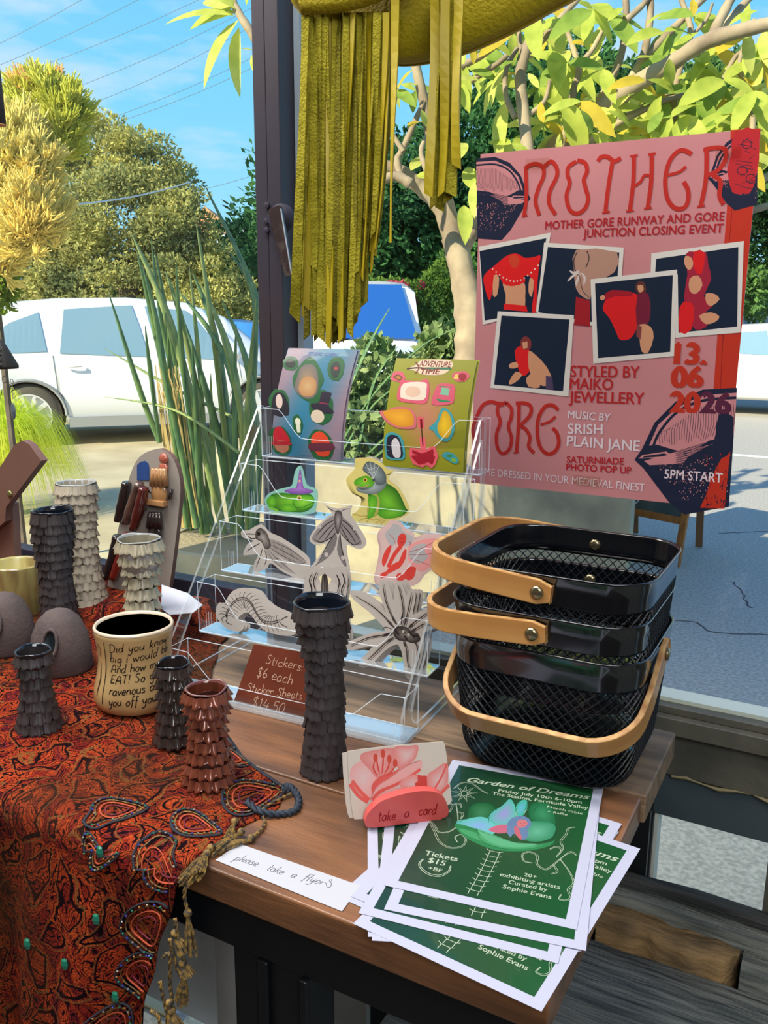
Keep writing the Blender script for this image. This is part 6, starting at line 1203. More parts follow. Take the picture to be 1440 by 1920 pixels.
def beetle(p):
    p.poly([(588, 1112), (596, 1096), (612, 1090), (628, 1094), (634, 1108), (632, 1130), (640, 1160), (638, 1190), (600, 1196), (584, 1150)], (186, 178, 172), 3)
    p.shade([(604, 1080), (612, 1078), (616, 1100), (614, 1130), (604, 1130), (602, 1100)], (120, 112, 108), (40, 34, 32)); p.poly([(598, 1082), (604, 1078), (602, 1096)], (225, 214, 170)); p.poly([(614, 1080), (622, 1086), (616, 1098)], (225, 214, 170))
    for q in ([(586, 1074), (580, 1088), (584, 1106), (578, 1124)], [(594, 1072), (588, 1090), (592, 1110)], [(640, 1072), (646, 1090), (640, 1108), (646, 1126)], [(630, 1076), (636, 1092), (632, 1110)], [(608, 1074), (609, 1100), (608, 1130)], [(632, 1150), (642, 1170), (640, 1196)], [(640, 1168), (646, 1184), (644, 1200)]): p.stroke(q, .0016, K, taper=True); p.stroke([(x+2.5, y+3) for x, y in q], .0006, K)
die_cut('', 3, [(578, 1066), (590, 1060), (600, 1066), (612, 1062), (626, 1064), (642, 1062), (652, 1080), (650, 1110), (646, 1130), (650, 1160), (656, 1196), (640, 1206), (620, 1206), (600, 1200), (584, 1170), (568, 1130), (570, 1100), (572, 1080)], beetle, count=2, gap=.003, shift=(.003, .0008), lean=8, dt=.018, group='horned beetle stickers in one stack', labels=['horned beetle sticker right behind the tall charcoal vase', 'second horned beetle sticker at the back of the beetle pair'])
# ================================================================== sticker sheets
def curl_sheet(name, label, px_, org, W_, H_, ang, bow, grad, draw, n_back=1):
    cv = sheet_conv(px_[0], px_[1], px_[2], px_[3], W_, H_); U = Vector((cos(ang), sin(ang), 0)); Bk = Vector((-sin(ang), cos(ang), 0))
    def wp(u, v, w): s_ = v/H_; y = bow*s_**2.0; n = Vector((0, 0, 0))+(-Bk*1+Vector((0, 0, bow*2*s_/H_))).normalized(); return Vector(org)*0+U*u+Bk*y+Vector((0, 0, v*.955))+n*w
    for k in range(n_back+1):
        o = tag(thing(name, Vector(org)+Bk*.0022*k+U*.003*k, label[k], 'sticker sheet', 'sticker sheets on the top tier', 0, True))
        g = [[wp(W_*i/4, H_*j/16, 0) for i in range(5)] for j in range(17)]; b_ = [[wp(W_*i/4, H_*j/16, -.0005) for i in range(5)][::-1] for j in range(17)]
        mk('paper', MB().grid(g).grid(b_), mat('sheet_paper', (180, 182, 204), .5), o, smooth='all')
        pr = Print(cv, wp, step=.000008, base=.0001)
        NXg, NYg = 12, 16; V = [(W_*i/NXg, H_*j/NYg) for j in range(NYg+1) for i in range(NXg+1)]; fs = []; cs = []
        for j in range(NYg):
            for i in range(NXg):
                q = [(i, j), (i+1, j), (i+1, j+1), (i, j+1)]; fs.append(tuple(b*(NXg+1)+a for a, b in q)); cs.append(tuple(lin(grad(a/NXg, b/NYg)) for a, b in q))
        pr.mb.add([(u, v, pr.w) for u, v in V], fs); pr.mb.c += cs; pr.w += .00030; pr.step = .00002
        draw(pr); pr.obj('print', o, ink('sheet_ink', .5, .12))
def lerp3(a, b, t): t = max(0, min(1, t)); return tuple(x+(y-x)*t for x, y in zip(a, b))
def gradL(u, v):
    m_ = .5+.5*cos((u*1.0-v*.45-.25)*2*pi*.9); return lerp3((136, 116, 130), (44, 112, 142), m_)
def blob(p, c, rx, ry, col, n=14, wob_=.12, rot=0, seed=0):
    r = random.Random(seed); p.poly([(c[0]+rx*(1+r.uniform(-wob_, wob_))*cos(2*pi*i/n), c[1]+ry*(1+r.uniform(-wob_, wob_))*sin(2*pi*i/n)) for i in range(n)], col, 2)
GB = (30, 86, 48)
def drawL(p):
    p.text('STUDIO GHIBLI', (581, 668), (634, 668), .0046, (28, 76, 140), bold=.03, shear=.25)
    for c, rx, ry, sd in (((553, 684), 14, 13, 1), ((586, 712), 26, 38, 2), ((634, 690), 15, 22, 3), ((535, 754), 18, 24, 4), ((608, 760), 22, 32, 5), ((565, 793), 9, 18, 6), ((530, 825), 20, 28, 7), ((602, 832), 24, 30, 8)): blob(p, c, rx, ry, GB, 16, .08, seed=sd)
    blob(p, (553, 684), 9, 8, (24, 34, 30), seed=1); p.shade([(572, 690), (586, 684), (598, 690), (604, 710), (602, 735), (588, 746), (572, 740), (562, 728), (566, 708)], (150, 124, 92), (98, 92, 92)); p.shade([(574, 712), (588, 706), (600, 714), (598, 736), (582, 742), (570, 732)], (182, 150, 104), (168, 120, 76))
    blob(p, (633, 692), 8, 15, (30, 44, 40), seed=2); blob(p, (634, 690), 4, 3, (150, 50, 56), seed=4)
    p.poly([(522, 776), (524, 745), (532, 736), (542, 738), (550, 752), (550, 776)], (28, 26, 38), 2); blob(p, (535, 752), 6, 13, (196, 176, 168), seed=3, wob_=.02)
    p.poly([(606, 752), (610, 734), (628, 734), (622, 756), (632, 768), (618, 772), (594, 764), (592, 754)], (36, 30, 48), 2); p.stroke([(607, 752), (622, 754)], .0018, (130, 40, 70)); blob(p, (602, 777), 12, 12, (196, 180, 160), seed=5, wob_=.03)
    blob(p, (566, 788), 5, 7, (206, 206, 186), seed=6, wob_=.03); p.poly([(562, 794), (570, 794), (569, 808), (563, 808)], (200, 204, 184))
    p.poly([(518, 818), (523, 802), (534, 798), (542, 808), (548, 822), (544, 826), (520, 828)], (186, 28, 44), 2); blob(p, (531, 835), 13, 12, (172, 108, 84), seed=7, wob_=.04); p.poly([(516, 826), (546, 826), (548, 832), (514, 832)], (170, 30, 46), 2)
    p.poly([(586, 826), (590, 812), (604, 804), (616, 814), (620, 830), (614, 850), (594, 850)], (206, 66, 40), 2); p.poly([(582, 828), (624, 826), (622, 840), (584, 842)], (96, 40, 56), 2)
    p.text('stickers', (550, 851), (583, 853), .0018, (40, 60, 90), bold=0)
TS = TR[0][1]-TR[0][2]+.0015
a = aY(510, 853, 1.0145); orgL = Vector((a.x, 1.0145, TS)); 
curl_sheet('sticker_sheet', ['blue and pink shimmering sticker sheet with green-bordered stickers, left on the top tier', 'blue shimmering sticker sheet tucked right behind the left one'], ((546, 657), (669, 655), (634, 860), (510, 851)), orgL, .119, .160, 0, .047, gradL, drawL)
def gradR(u, v): d = hypot((u-.5)*1.5, (v-.48)*1.3); return lerp3((188, 124, 98), (142, 142, 34), d*1.9-.12)
def drawR(p):
    p.poly([(772, 676), (786, 668), (796, 660), (838, 660), (846, 668), (842, 676), (828, 686), (796, 686), (786, 680)], (222, 196, 168), 3); p.stroke([(770, 676), (786, 674), (800, 675)], .0022, (70, 34, 30)); p.stroke([(800, 675), (843, 675)], .0030, (40, 110, 76)); p.stroke([(784, 664), (790, 674), (784, 684)], .002, (120, 60, 50))
    p.text('ADVENTURE', (790, 671), (842, 673), .0078, (120, 34, 36), bold=.03, shear=.1); p.text('TIME', (792, 685), (824, 685), .0072, (120, 34, 36), bold=.03, shear=.1)
    RP = (206, 86, 108); TL = (64, 150, 158)
    blob(p, (756, 690), 12, 10, RP, seed=1); p.shade([(748, 690), (756, 686), (763, 692), (757, 697)], (206, 140, 60), (60, 40, 30)); blob(p, (860, 689), 14, 10, RP, seed=2); blob(p, (863, 690), 7, 7, (150, 30, 40), seed=3, wob_=.03); p.poly([(848, 694), (850, 686), (855, 684), (857, 694)], (224, 190, 96))
    p.poly([(753, 724), (760, 700), (768, 696), (790, 698), (804, 694), (808, 712), (802, 738), (778, 738), (757, 734)], RP, 3); p.poly([(759, 722), (765, 702), (800, 700), (803, 712), (798, 732), (764, 730)], (222, 208, 190), 3); blob(p, (780, 717), 13, 10, (216, 180, 156), seed=5, wob_=.02)
    p.poly([(811, 740), (818, 712), (826, 702), (850, 704), (850, 722), (848, 738), (830, 742)], RP, 2); p.poly([(820, 732), (824, 706), (846, 708), (843, 736), (826, 736)], (40, 128, 88), 1); p.poly([(826, 722), (829, 709), (842, 711), (840, 724)], (120, 180, 150)); 
    p.poly([(722, 754), (735, 752), (748, 746), (770, 746), (782, 758), (782, 784), (764, 788), (745, 784), (730, 772)], (200, 104, 110), 3); p.shade([(728, 756), (745, 750), (770, 750), (779, 762), (777, 780), (758, 784), (740, 776)], (226, 166, 46), (206, 138, 34))
    p.poly([(804, 786), (818, 772), (826, 752), (832, 746), (844, 756), (850, 776), (846, 800), (832, 814), (818, 804), (812, 792)], TL, 3); p.shade([(824, 770), (832, 752), (842, 762), (845, 784), (836, 806), (824, 802), (819, 786)], (232, 192, 40), (196, 152, 26)); 
    p.poly([(722, 840), (724, 810), (732, 796), (746, 796), (757, 810), (756, 846), (740, 852), (722, 848)], TL, 3); p.poly([(726, 844), (728, 812), (735, 800), (748, 802), (753, 818), (751, 846)], (34, 36, 52), 3); p.poly([(736, 844), (736, 816), (744, 806), (750, 816), (748, 844)], (206, 200, 204), 3)
    p.poly([(786, 764), (796, 764), (796, 828), (812, 822), (816, 844), (808, 862), (800, 870), (792, 862), (784, 868), (768, 860), (764, 840), (768, 826), (786, 828)], (222, 92, 104), 1); p.poly([(790, 768), (794, 768), (793, 836), (808, 828), (810, 846), (803, 862), (796, 856), (788, 860), (778, 862), (768, 846), (771, 830), (788, 838)], (160, 26, 44), 1); p.stroke([(792, 770), (790, 850)], .0012, (70, 16, 24)); 
    p.poly([(822, 842), (832, 834), (846, 840), (852, 854), (844, 860), (832, 852)], TL, 2); blob(p, (836, 843), 6, 3, (60, 130, 60), seed=8); blob(p, (843, 852), 5, 4, (120, 170, 60), seed=9)
a = aY(712, 866, 1.002); orgR = Vector((a.x, 1.010, TS))
curl_sheet('sticker_sheet', ['olive yellow sticker sheet with red lettering and pink-bordered stickers, right on the top tier', 'olive yellow sticker sheet tucked right behind the right one'], ((752, 657), (886, 660), (857, 880), (712, 864)), orgR, .118, .150, radians(2), .040, gradR, drawR)
# price card in the lowest tray
S = Sticker(4, None, 13, .0015); S.o.z = TZ+.0030; cq = [(476, 1208), (588, 1226), (590, 1372), (437, 1332)]; uvq = [S.uv(*q) for q in cq]; u0 = uvq[3][0]; v0 = min(q[1] for q in uvq)
cw_, ch_ = .088, .078
pcs = tag(thing('price_card', S.o+S.U*u0, 'reddish brown card handwritten with sticker prices in the lowest tray', 'sign', None, 0, True)); pcs.matrix_world = Matrix.Translation(S.o+S.U*(u0+.002)+S.V*.0) @ Matrix((S.U, S.V, S.N)).transposed().to_4x4()

cvq = lambda x, y: (lambda q: (q[0]-u0-.002, q[1]-0))(S.uv(x, y))
quad = [cvq(*q) for q in cq]; quad[2] = (quad[2][0], max(0, quad[2][1])); quad[3] = (quad[3][0], max(0, quad[3][1]))
mk('card', MB().prism(quad[::-1], (0, 0, -.001), (1, 0, 0), (0, 1, 0), (0, 0, .001)), mat('reddish_brown_card', (112, 50, 30), .55, col2=(98, 42, 26), ns=20), pcs)
pr = Print(cvq, step=.000008, base=.0001); pc_ = (206, 170, 150)
pr.hand('Stickers:', (497, 1244), (568, 1258), .0060, pc_, .0008, jig=.1); pr.hand('$6 each', (480, 1268), (548, 1283), .0070, pc_, .0009, jig=.1); pr.hand('Sticker Sheets', (462, 1296), (566, 1312), .0056, pc_, .0008, jig=.1); pr.hand('$14.50', (470, 1325), (532, 1338), .0072, pc_, .0009, jig=.1)
pr.obj('handwriting', pcs)
# ================================================================== poster on the glass
YP = 1.100
PW, PH = .3365, .4345
pcv = sheet_conv((902, 298), (1417, 253), (1356, 957), (882, 905), PW, PH)
o0 = aY(882, 905, YP); o1 = aY(902, 298, YP); porg = Vector(((o0.x+o1.x)/2, YP, o0.z))
pos = tag(thing('event_poster', porg, 'pink event poster with red lettering and photo frames taped inside the window', 'poster', None, 0, True))
m_pk = mat('pink_poster_paper', (192, 128, 132), .35, col2=(184, 120, 124), ns=3, coat=.3)
mk('sheet', MB().prism([(0, 0), (PW, 0), (PW, PH), (0, PH)], (0, .0012, 0), (1, 0, 0), (0, 0, 1), (0, -.0012, 0)), m_pk, pos)
p = Print(pcv, lambda u, v, w: (u, -w, v), step=.000002, base=.00015)
RED = (172, 42, 36); ORR = (180, 50, 34); NAV = (30, 36, 58); PNK = (192, 128, 132)
def clip(P_): return P_
# red bar on the right
p.poly([(1362, 256), (1417, 253), (1356, 957), (1318, 953), (1330, 790), (1345, 560), (1356, 400)], ORR)
p.stroke([(1372, 258), (1364, 420), (1352, 600), (1344, 800)], .0006, (120, 20, 30), smooth=0); p.stroke([(1352, 640), (1352, 620)], .0006, (120, 20, 30), smooth=0)
rr2 = random.Random(4)
def helmet(pt, s=1.0, tint=NAV, base=PNK, dens=1.0):
    """engraved helmet visor: pt maps helmet axes (0..1 right, 0..1 up) onto the sheet"""
    def H(L): return [pt(*q) for q in L]
    p.poly(H([(0, .02), (.45, 0), (.62, .12), (.9, .42), (1, .5), (.93, .58), (.82, .78), (.62, .93), (.35, 1), (.0, .98)]), NAV)
    p.poly(H([(0, .60), (.25, .58), (.45, .50), (.60, .54), (.78, .60), (.86, .60), (.78, .76), (.6, .88), (.35, .955), (0, .94)]), base)
    p.stroke(H([(.0, .90), (.35, .91), (.6, .84), (.76, .70), (.82, .58)]), .0022*s, NAV)
    p.poly(H([(0, .56), (.25, .54), (.45, .47), (.50, .42), (.84, .44), (.9, .48), (.6, .52)]), base)
    p.poly(H([(.62, .50), (.68, .535), (.92, .53), (.96, .505), (.72, .49)]), base); p.poly(H([(.66, .505), (.70, .522), (.9, .52), (.92, .507), (.72, .498)]), NAV)
    for i in range(30):   # hatch lines on the bright upper plate
        a = i/30; x = .05+.72*a; p.stroke(H([(x, .60+.02*sin(i)), (x-.05+.08*a, .70), (x-.02+.02*a, .86-.28*max(0, a-.45)*1.2)]), .0004*s, NAV, smooth=0)
    for i in range(24):
        y = .44+.0055*i; p.stroke(H([(.08+.02*sin(i*3), y-.1+.1*(i/24)), (.3, y-.03+.03*i/24), (.5+.1*sin(i*2.1)**2, y-.045)]), .0004*s, NAV, smooth=0)
    q = rr2
    for i in range(int(230*dens)):   # speckle on the dark lower plate
        x = q.uniform(.02, .8); y = q.uniform(.04, .46)
        if y < .12+max(0, x-.45)*1.0-.0 or y > .5: continue
        a, b = pt(x, y); l = .5+q.random()*2.2; p.stroke([(a, b), (a+l*q.uniform(-1, 1)*1.5, b+l)], .0005*s, base, smooth=0)
    p.up()
helmet(lambda x, y: (896+x*99-2*y, 455-y*152))
# right-hand helmet, mirrored, half over the red bar
def rt_(x, y): return (1412-x*92, 395-y*138+x*18)
helmet(rt_, 1, NAV, (196, 120, 126)); p.poly([(1368, 262), (1415, 258), (1406, 362), (1384, 372), (1368, 376), (1356, 330), (1364, 300)], (176, 40, 46), 2)
p.poly([(1344, 352), (1370, 372), (1398, 372), (1408, 350), (1405, 386), (1390, 384), (1376, 398), (1360, 380), (1350, 378)], NAV, 2)
for c_, r_ in (((1392, 282), .0085), ((1384, 330), .006), ((1400, 345), .007)): p.stroke([(c_[0]+9*cos(a*pi/5), c_[1]+8*sin(a*pi/5)) for a in range(10)], .0009, NAV, closed=True)
for i in range(16): p.stroke([(1372+rr2.uniform(-4, 34), 270+i*6), (1380+rr2.uniform(0, 30), 274+i*6)], .0006, NAV, smooth=0)
# bottom helmet, large
def rb_(x, y): return (1364-x*184+y*14, 958-y*232+x*22)
helmet(rb_, 1.5, NAV, (192, 128, 132), 1.5)
p.poly([(1310, 955), (1356, 957), (1361, 900), (1366, 850), (1352, 858), (1340, 880), (1330, 900), (1322, 930)], ORR, 0); p.poly([(1344, 780), (1372, 786), (1366, 850), (1350, 862), (1336, 880), (1330, 850), (1338, 820)], NAV, 2)
for i in range(70):
    x, y = rr2.uniform(1318, 1362), rr2.uniform(850, 955); p.stroke([(x, y), (x+rr2.uniform(-4, 4), y+rr2.uniform(2, 7))], .0010, NAV if i % 3 else (150, 30, 40), smooth=0)
# display lettering, drawn letter by letter
def L(pts, w): p.stroke(pts, w, RED, smooth=6, taper=False)
def serif(x, y, d=8, w=.0026): p.stroke([(x-d, y+1), (x+d, y-1)], w, RED, smooth=0)
LW = .0050
L([(985, 320), (986, 345), (986, 380), (982, 410)], LW); serif(983, 411, 5); L([(985, 322), (1002, 316), (1016, 322), (1018, 338), (1008, 362), (1003, 385), (1010, 410)], LW); L([(1018, 322), (1032, 312), (1042, 324), (1042, 340), (1030, 365), (1028, 388), (1040, 409)], LW)
L([(1078, 312), (1064, 322), (1062, 336), (1066, 352), (1060, 375), (1066, 400), (1080, 407), (1094, 398), (1100, 380), (1095, 360), (1092, 345), (1098, 330), (1094, 315), (1080, 310)], LW)
L([(1118, 312), (1124, 304), (1136, 304), (1148, 312), (1160, 306)], LW); L([(1145, 312), (1140, 340), (1135, 375), (1132, 403)], LW); serif(1133, 405, 7)
L([(1184, 302), (1183, 350), (1177, 402)], LW); serif(1184, 302, 7); serif(1177, 403, 7); L([(1217, 299), (1216, 350), (1210, 396)], LW); serif(1217, 299, 7); serif(1210, 398, 7); L([(1184, 358), (1196, 350), (1204, 338), (1216, 340)], LW*.7)
L([(1290, 300), (1280, 294), (1266, 294), (1250, 312), (1242, 345), (1246, 380), (1260, 398), (1276, 398), (1284, 385), (1284, 366), (1276, 350)], LW); L([(1280, 322), (1268, 332), (1246, 338)], LW*.7)
L([(1318, 292), (1317, 345), (1308, 394)], LW); serif(1308, 395, 7); L([(1312, 292), (1336, 288), (1352, 292), (1352, 312), (1338, 330), (1320, 338)], LW); L([(1330, 338), (1344, 350), (1342, 375), (1350, 392)], LW)
p.up()
L([(934, 758), (920, 754), (905, 760), (894, 780), (886, 805), (890, 830)], LW); L([(944, 760), (936, 757), (926, 756)], LW)
L([(948, 755), (934, 762), (932, 775), (937, 792), (930, 815), (932, 840), (942, 851), (954, 842), (958, 822), (952, 800), (957, 785), (958, 768), (948, 755)], LW)
L([(972, 757), (971, 800), (967, 848)], LW); serif(967, 849, 5); L([(966, 757), (984, 757), (994, 764), (992, 780), (976, 798), (984, 805), (992, 820), (990, 838), (1000, 850)], LW)
L([(1045, 770), (1034, 761), (1020, 764), (1008, 785), (1006, 815), (1012, 840), (1026, 852), (1040, 846), (1046, 830), (1042, 812), (1034, 804)], LW); L([(1040, 782), (1028, 792), (1012, 797)], LW*.7)
p.up()
# set type
WT = (212, 196, 204)
p.text('MOTHER GORE RUNWAY AND GORE', (1021, 436), (1351, 421), .0098, (160, 34, 42), .022); p.text('JUNCTION CLOSING EVENT', (1091, 451), (1349, 443), .0098, (160, 34, 42), .022)
p.text('STYLED BY', (1068, 708), (1195, 711), .0142, (170, 38, 42), .022); p.text('MAIKO', (1067, 731), (1146, 733), .0142, (170, 38, 42), .022); p.text('JEWELLERY', (1065, 755), (1204, 760), .0142, (170, 38, 42), .022)
p.text('13.', (1262, 684), (1318, 686), .0245, ORR, .06); p.text('06', (1257, 728), (1312, 728), .0245, ORR, .06); p.text('20', (1254, 774), (1306, 776), .0245, ORR, .06); p.text('26', (1310, 776), (1364, 778), .0245, (84, 34, 60), .06)
p.text('MUSIC BY', (1063, 785), (1141, 792), .0098, WT, .015); p.text('SRISH', (1063, 814), (1127, 816), .0132, WT, .015); p.text('PLAIN JANE', (1061, 837), (1196, 848), .0136, WT, .015)
p.text('SATURNIIADE', (1061, 868), (1167, 873), .0086, (166, 32, 42), .025); p.text('PHOTO POP UP', (1060, 882), (1181, 890), .0086, (166, 32, 42), .025)
p.text('COME DRESSED IN YOUR MEDIEVAL FINEST', (885, 888), (1206, 924), .0100, WT, .008); p.text('5PM START', (1243, 899), (1351, 908), .0116, WT, .015)
# framed photographs
SK = (196, 140, 108); BR = (60, 34, 30); CL = (204, 30, 34); DKN = (22, 34, 54)
def photo(c4, inner, draw):
    p.poly(c4, (206, 200, 194)); p.poly(inner, DKN); draw(); p.up()
def ph5():
    p.poly([(1281, 482), (1296, 478), (1318, 480), (1322, 500), (1328, 530), (1314, 560), (1328, 570), (1330, 580), (1318, 590), (1326, 604), (1318, 618), (1300, 622), (1284, 600), (1278, 560), (1284, 520)], (150, 34, 56), 2); p.poly([(1280, 486), (1292, 490), (1294, 505), (1286, 512), (1278, 500)], SK, 2)
    p.poly([(1288, 528), (1304, 522), (1312, 540), (1300, 556), (1288, 550)], SK, 2); p.poly([(1318, 556), (1334, 556), (1344, 566), (1330, 578), (1320, 574)], SK, 2); p.poly([(1306, 596), (1328, 590), (1344, 598), (1336, 608), (1318, 612)], SK, 2); p.poly([(1270, 580), (1284, 570), (1296, 580), (1292, 622), (1270, 627)], CL, 2); p.poly([(1296, 478), (1316, 480), (1310, 520), (1296, 510)], CL, 2)
photo([(1217, 481), (1388, 459), (1383, 628), (1262, 637), (1262, 560), (1215, 552)], [(1226, 491), (1378, 470), (1377, 617), (1268, 628), (1266, 520), (1224, 520)], ph5)
def ph1():
    p.poly([(908, 520), (930, 500), (950, 484), (968, 480), (984, 488), (1002, 486), (1012, 484), (1010, 500), (1006, 540), (1004, 584), (996, 586), (1000, 545), (990, 520), (960, 530), (930, 520), (924, 545), (918, 566), (910, 545)], CL, 3); p.poly([(944, 530), (980, 530), (984, 560), (980, 580), (950, 578), (948, 556)], SK, 3)
    p.poly([(954, 486), (966, 482), (974, 492), (968, 506), (958, 504)], (190, 60, 40), 2); p.poly([(926, 520), (936, 524), (932, 556), (924, 556)], SK, 2); p.poly([(992, 526), (1000, 530), (996, 560), (990, 550)], SK, 2); p.poly([(940, 516), (975, 516), (984, 532), (960, 540), (942, 534)], CL, 2); p.poly([(944, 572), (986, 576), (988, 587), (944, 583)], CL)
    for i in range(14): a = i/13; p.disc((924+a*84, 508+26*sin(pi*a)-6*a), .0011, (214, 190, 180), n=8)
photo([(899, 467), (1031, 442), (1011, 585), (905, 611)], [(900, 475), (1023, 452), (1003, 588), (909, 603)], ph1)
def ph2():
    p.poly([(1078, 474), (1153, 478), (1149, 515), (1120, 530), (1108, 545), (1104, 565), (1090, 560), (1078, 545), (1074, 510)], (168, 128, 112), 2); p.poly([(1078, 560), (1104, 568), (1104, 615), (1074, 612)], (150, 30, 40), 1); p.stroke([(1080, 478), (1074, 492), (1076, 510), (1082, 520)], .0014, (60, 50, 54)); p.stroke([(1098, 476), (1102, 490), (1096, 506)], .0014, (60, 50, 54))
    for q in ([(1084, 512), (1074, 516), (1066, 512)], [(1084, 515), (1072, 522), (1062, 532)], [(1086, 516), (1080, 530), (1078, 540)], [(1088, 516), (1094, 526), (1092, 538)]): p.stroke(q, .0030, (196, 184, 178), taper=True)
    p.stroke([(1084, 520), (1090, 548), (1102, 562)], .0008, (60, 50, 54))
photo([(1019, 460), (1166, 470), (1156, 620), (1004, 600)], [(1026, 468), (1158, 479), (1148, 615), (1008, 588)], ph2)
def ph4():
    p.poly([(1136, 562), (1150, 550), (1190, 556), (1196, 590), (1190, 620), (1178, 638), (1160, 640), (1152, 625), (1140, 600), (1128, 585), (1130, 572)], CL, 3); p.poly([(1128, 560), (1144, 548), (1180, 552), (1180, 560), (1150, 560), (1134, 566)], (150, 26, 40), 2); p.disc((1127, 562), .0032, SK); p.poly([(1188, 540), (1194, 532), (1204, 534), (1208, 548), (1202, 556), (1190, 552)], (84, 48, 42), 2); p.poly([(1192, 540), (1202, 540), (1202, 552), (1194, 552)], SK, 2)
    p.poly([(1192, 556), (1212, 556), (1216, 590), (1210, 612), (1190, 610)], (110, 30, 52), 2); p.poly([(1196, 612), (1216, 616), (1222, 636), (1212, 664), (1200, 662), (1196, 640)], SK, 2); p.poly([(1190, 612), (1200, 616), (1198, 640), (1190, 634)], (120, 60, 60))
photo([(1105, 528), (1265, 511), (1260, 671), (1110, 684)], [(1113, 536), (1257, 521), (1253, 663), (1119, 674)], ph4)
def ph3():
    p.poly([(964, 660), (976, 650), (990, 655), (996, 680), (990, 700), (978, 706), (970, 690)], CL, 2); p.poly([(976, 640), (984, 632), (994, 640), (994, 654), (984, 658), (976, 652)], (120, 50, 50), 2); p.poly([(978, 644), (988, 642), (988, 654), (980, 656)], SK); p.poly([(990, 660), (1004, 668), (1024, 690), (1034, 715), (1026, 725), (1008, 722), (996, 706), (990, 690)], SK, 2)
    p.poly([(986, 710), (1000, 700), (1010, 712), (1010, 728), (990, 726)], SK, 2); p.poly([(954, 684), (968, 680), (970, 690), (956, 692)], SK, 2); p.poly([(966, 698), (978, 704), (968, 716), (956, 722), (954, 716)], SK, 2); p.poly([(1022, 706), (1034, 708), (1036, 732), (1022, 732)], (74, 60, 90))
photo([(933, 586), (1074, 594), (1064, 745), (919, 728)], [(940, 594), (1066, 602), (1054, 735), (926, 722)], ph3)
p.obj('print', pos, ink('poster_ink', .35, .3))
for q in ((1000, 318, 34, 16), (1350, 300, 30, 18), (1090, 902, 40, 18)):
    c_ = pcv(q[0], q[1]); mk('tape', MB().prism([(c_[0]-q[2]*.0003, c_[1]-.006), (c_[0]+q[2]*.0006, c_[1]-.006), (c_[0]+q[2]*.0006, c_[1]+.007), (c_[0]-q[2]*.0003, c_[1]+.007)], (0, -.0024, 0), (1, 0, 0), (0, 0, 1), (0, -.0001, 0)), clear('sticky_tape', (.95, .93, .90), power=.4), pos)
# ================================================================== flyers
FW, FH = .1605, .2262
fcv = sheet_conv((860, 1420), (1130, 1490), (1065, 1740), (720, 1660), FW, FH)
m_fp = mat('white_flyer_paper', (178, 180, 200), .45)
pf = MB().prism([(0, 0), (FW, 0), (FW, FH), (0, FH)], (0, 0, 0), (1, 0, 0), (0, 1, 0), (0, 0, .00022))
q_ = Print(fcv, step=.000002, base=.00027)
ca = [fcv(*c_) for c_ in ((866, 1434), (1112, 1497), (1057, 1718), (741, 1634))]
mg = .0095; G_ = lambda u, v: lerp3((42, 74, 48), lerp3((22, 54, 40), (26, 78, 42), u), min(1, hypot((u-.5)*1.7, (v-.5)*1.7)))
NXg, NYg = 10, 14; V = [(mg+(FW-2*mg)*i/NXg, mg+(FH-2*mg)*j/NYg) for j in range(NYg+1) for i in range(NXg+1)]; fs = []; cs = []
for j in range(NYg):
    for i in range(NXg):
        z = [(i, j), (i+1, j), (i+1, j+1), (i, j+1)]; fs.append(tuple(b*(NXg+1)+a for a, b in z)); cs.append(tuple(lin(G_(a/NXg, b/NYg)) for a, b in z))
q_.mb.add([(u, v, q_.w) for u, v in V], fs); q_.mb.c += cs; q_.up()
CR = (172, 186, 164); AQ = (64, 150, 106)
def S2(pts, w=.0004, gap=.0016, c=CR):   # outlined scroll: two thin parallel lines
    P = catmull([fcv(*a) for a in pts], 6); k = len(P)
    for s_ in (-1, 1):
        Q = []
        for i in range(k):
            a = P[max(i-1, 0)]; b = P[min(i+1, k-1)]; d = hypot(b[0]-a[0], b[1]-a[1]) or 1; e = sin(pi*i/(k-1))*.7+.3; Q.append((P[i][0]-(b[1]-a[1])/d*gap/2*s_*e, P[i][1]+(b[0]-a[0])/d*gap/2*s_*e))
        q_.stroke(Q, w, c, smooth=0, raw=True)
for pts in ([(860, 1478), (876, 1468), (895, 1470), (912, 1484), (925, 1492)], [(864, 1510), (866, 1545), (852, 1560), (830, 1562), (822, 1550), (812, 1540), (820, 1558), (830, 1580), (850, 1592), (872, 1590), (880, 1578), (872, 1568), (860, 1572), (864, 1582)],
 [(998, 1624), (984, 1620), (982, 1608), (995, 1604), (1008, 1612), (1006, 1626), (1020, 1636), (1034, 1628), (1044, 1620), (1054, 1612)], [(1040, 1614), (1052, 1600), (1050, 1586), (1060, 1574), (1064, 1564), (1076, 1562)], [(1046, 1618), (1060, 1640), (1066, 1660), (1056, 1672), (1060, 1684), (1052, 1690), (1040, 1688), (1044, 1680)],
 [(1030, 1600), (1042, 1596), (1050, 1602), (1044, 1610)], [(1054, 1612), (1066, 1606), (1074, 1612)], [(1034, 1628), (1040, 1640), (1030, 1644)]): S2(pts)
for k in range(9):
    a = 2*pi*k/9; c0 = (880, 1489); q_.stroke([(c0[0]+8*cos(a-.3), c0[1]+6*sin(a-.3)), (c0[0]+26*cos(a), c0[1]+17*sin(a)), (c0[0]+8*cos(a+.3), c0[1]+6*sin(a+.3))], .0006, CR, smooth=0)
q_.stroke([(880+6*cos(a*pi/5), 1489+5*sin(a*pi/5)) for a in range(10)], .0006, CR, closed=True)
for pts in ([(846, 1500), (856, 1512), (850, 1524)], [(842, 1506), (836, 1520), (846, 1530)], [(858, 1510), (870, 1508), (874, 1516)], [(866, 1524), (876, 1528), (872, 1538)]): S2(pts, .0005, .0018)
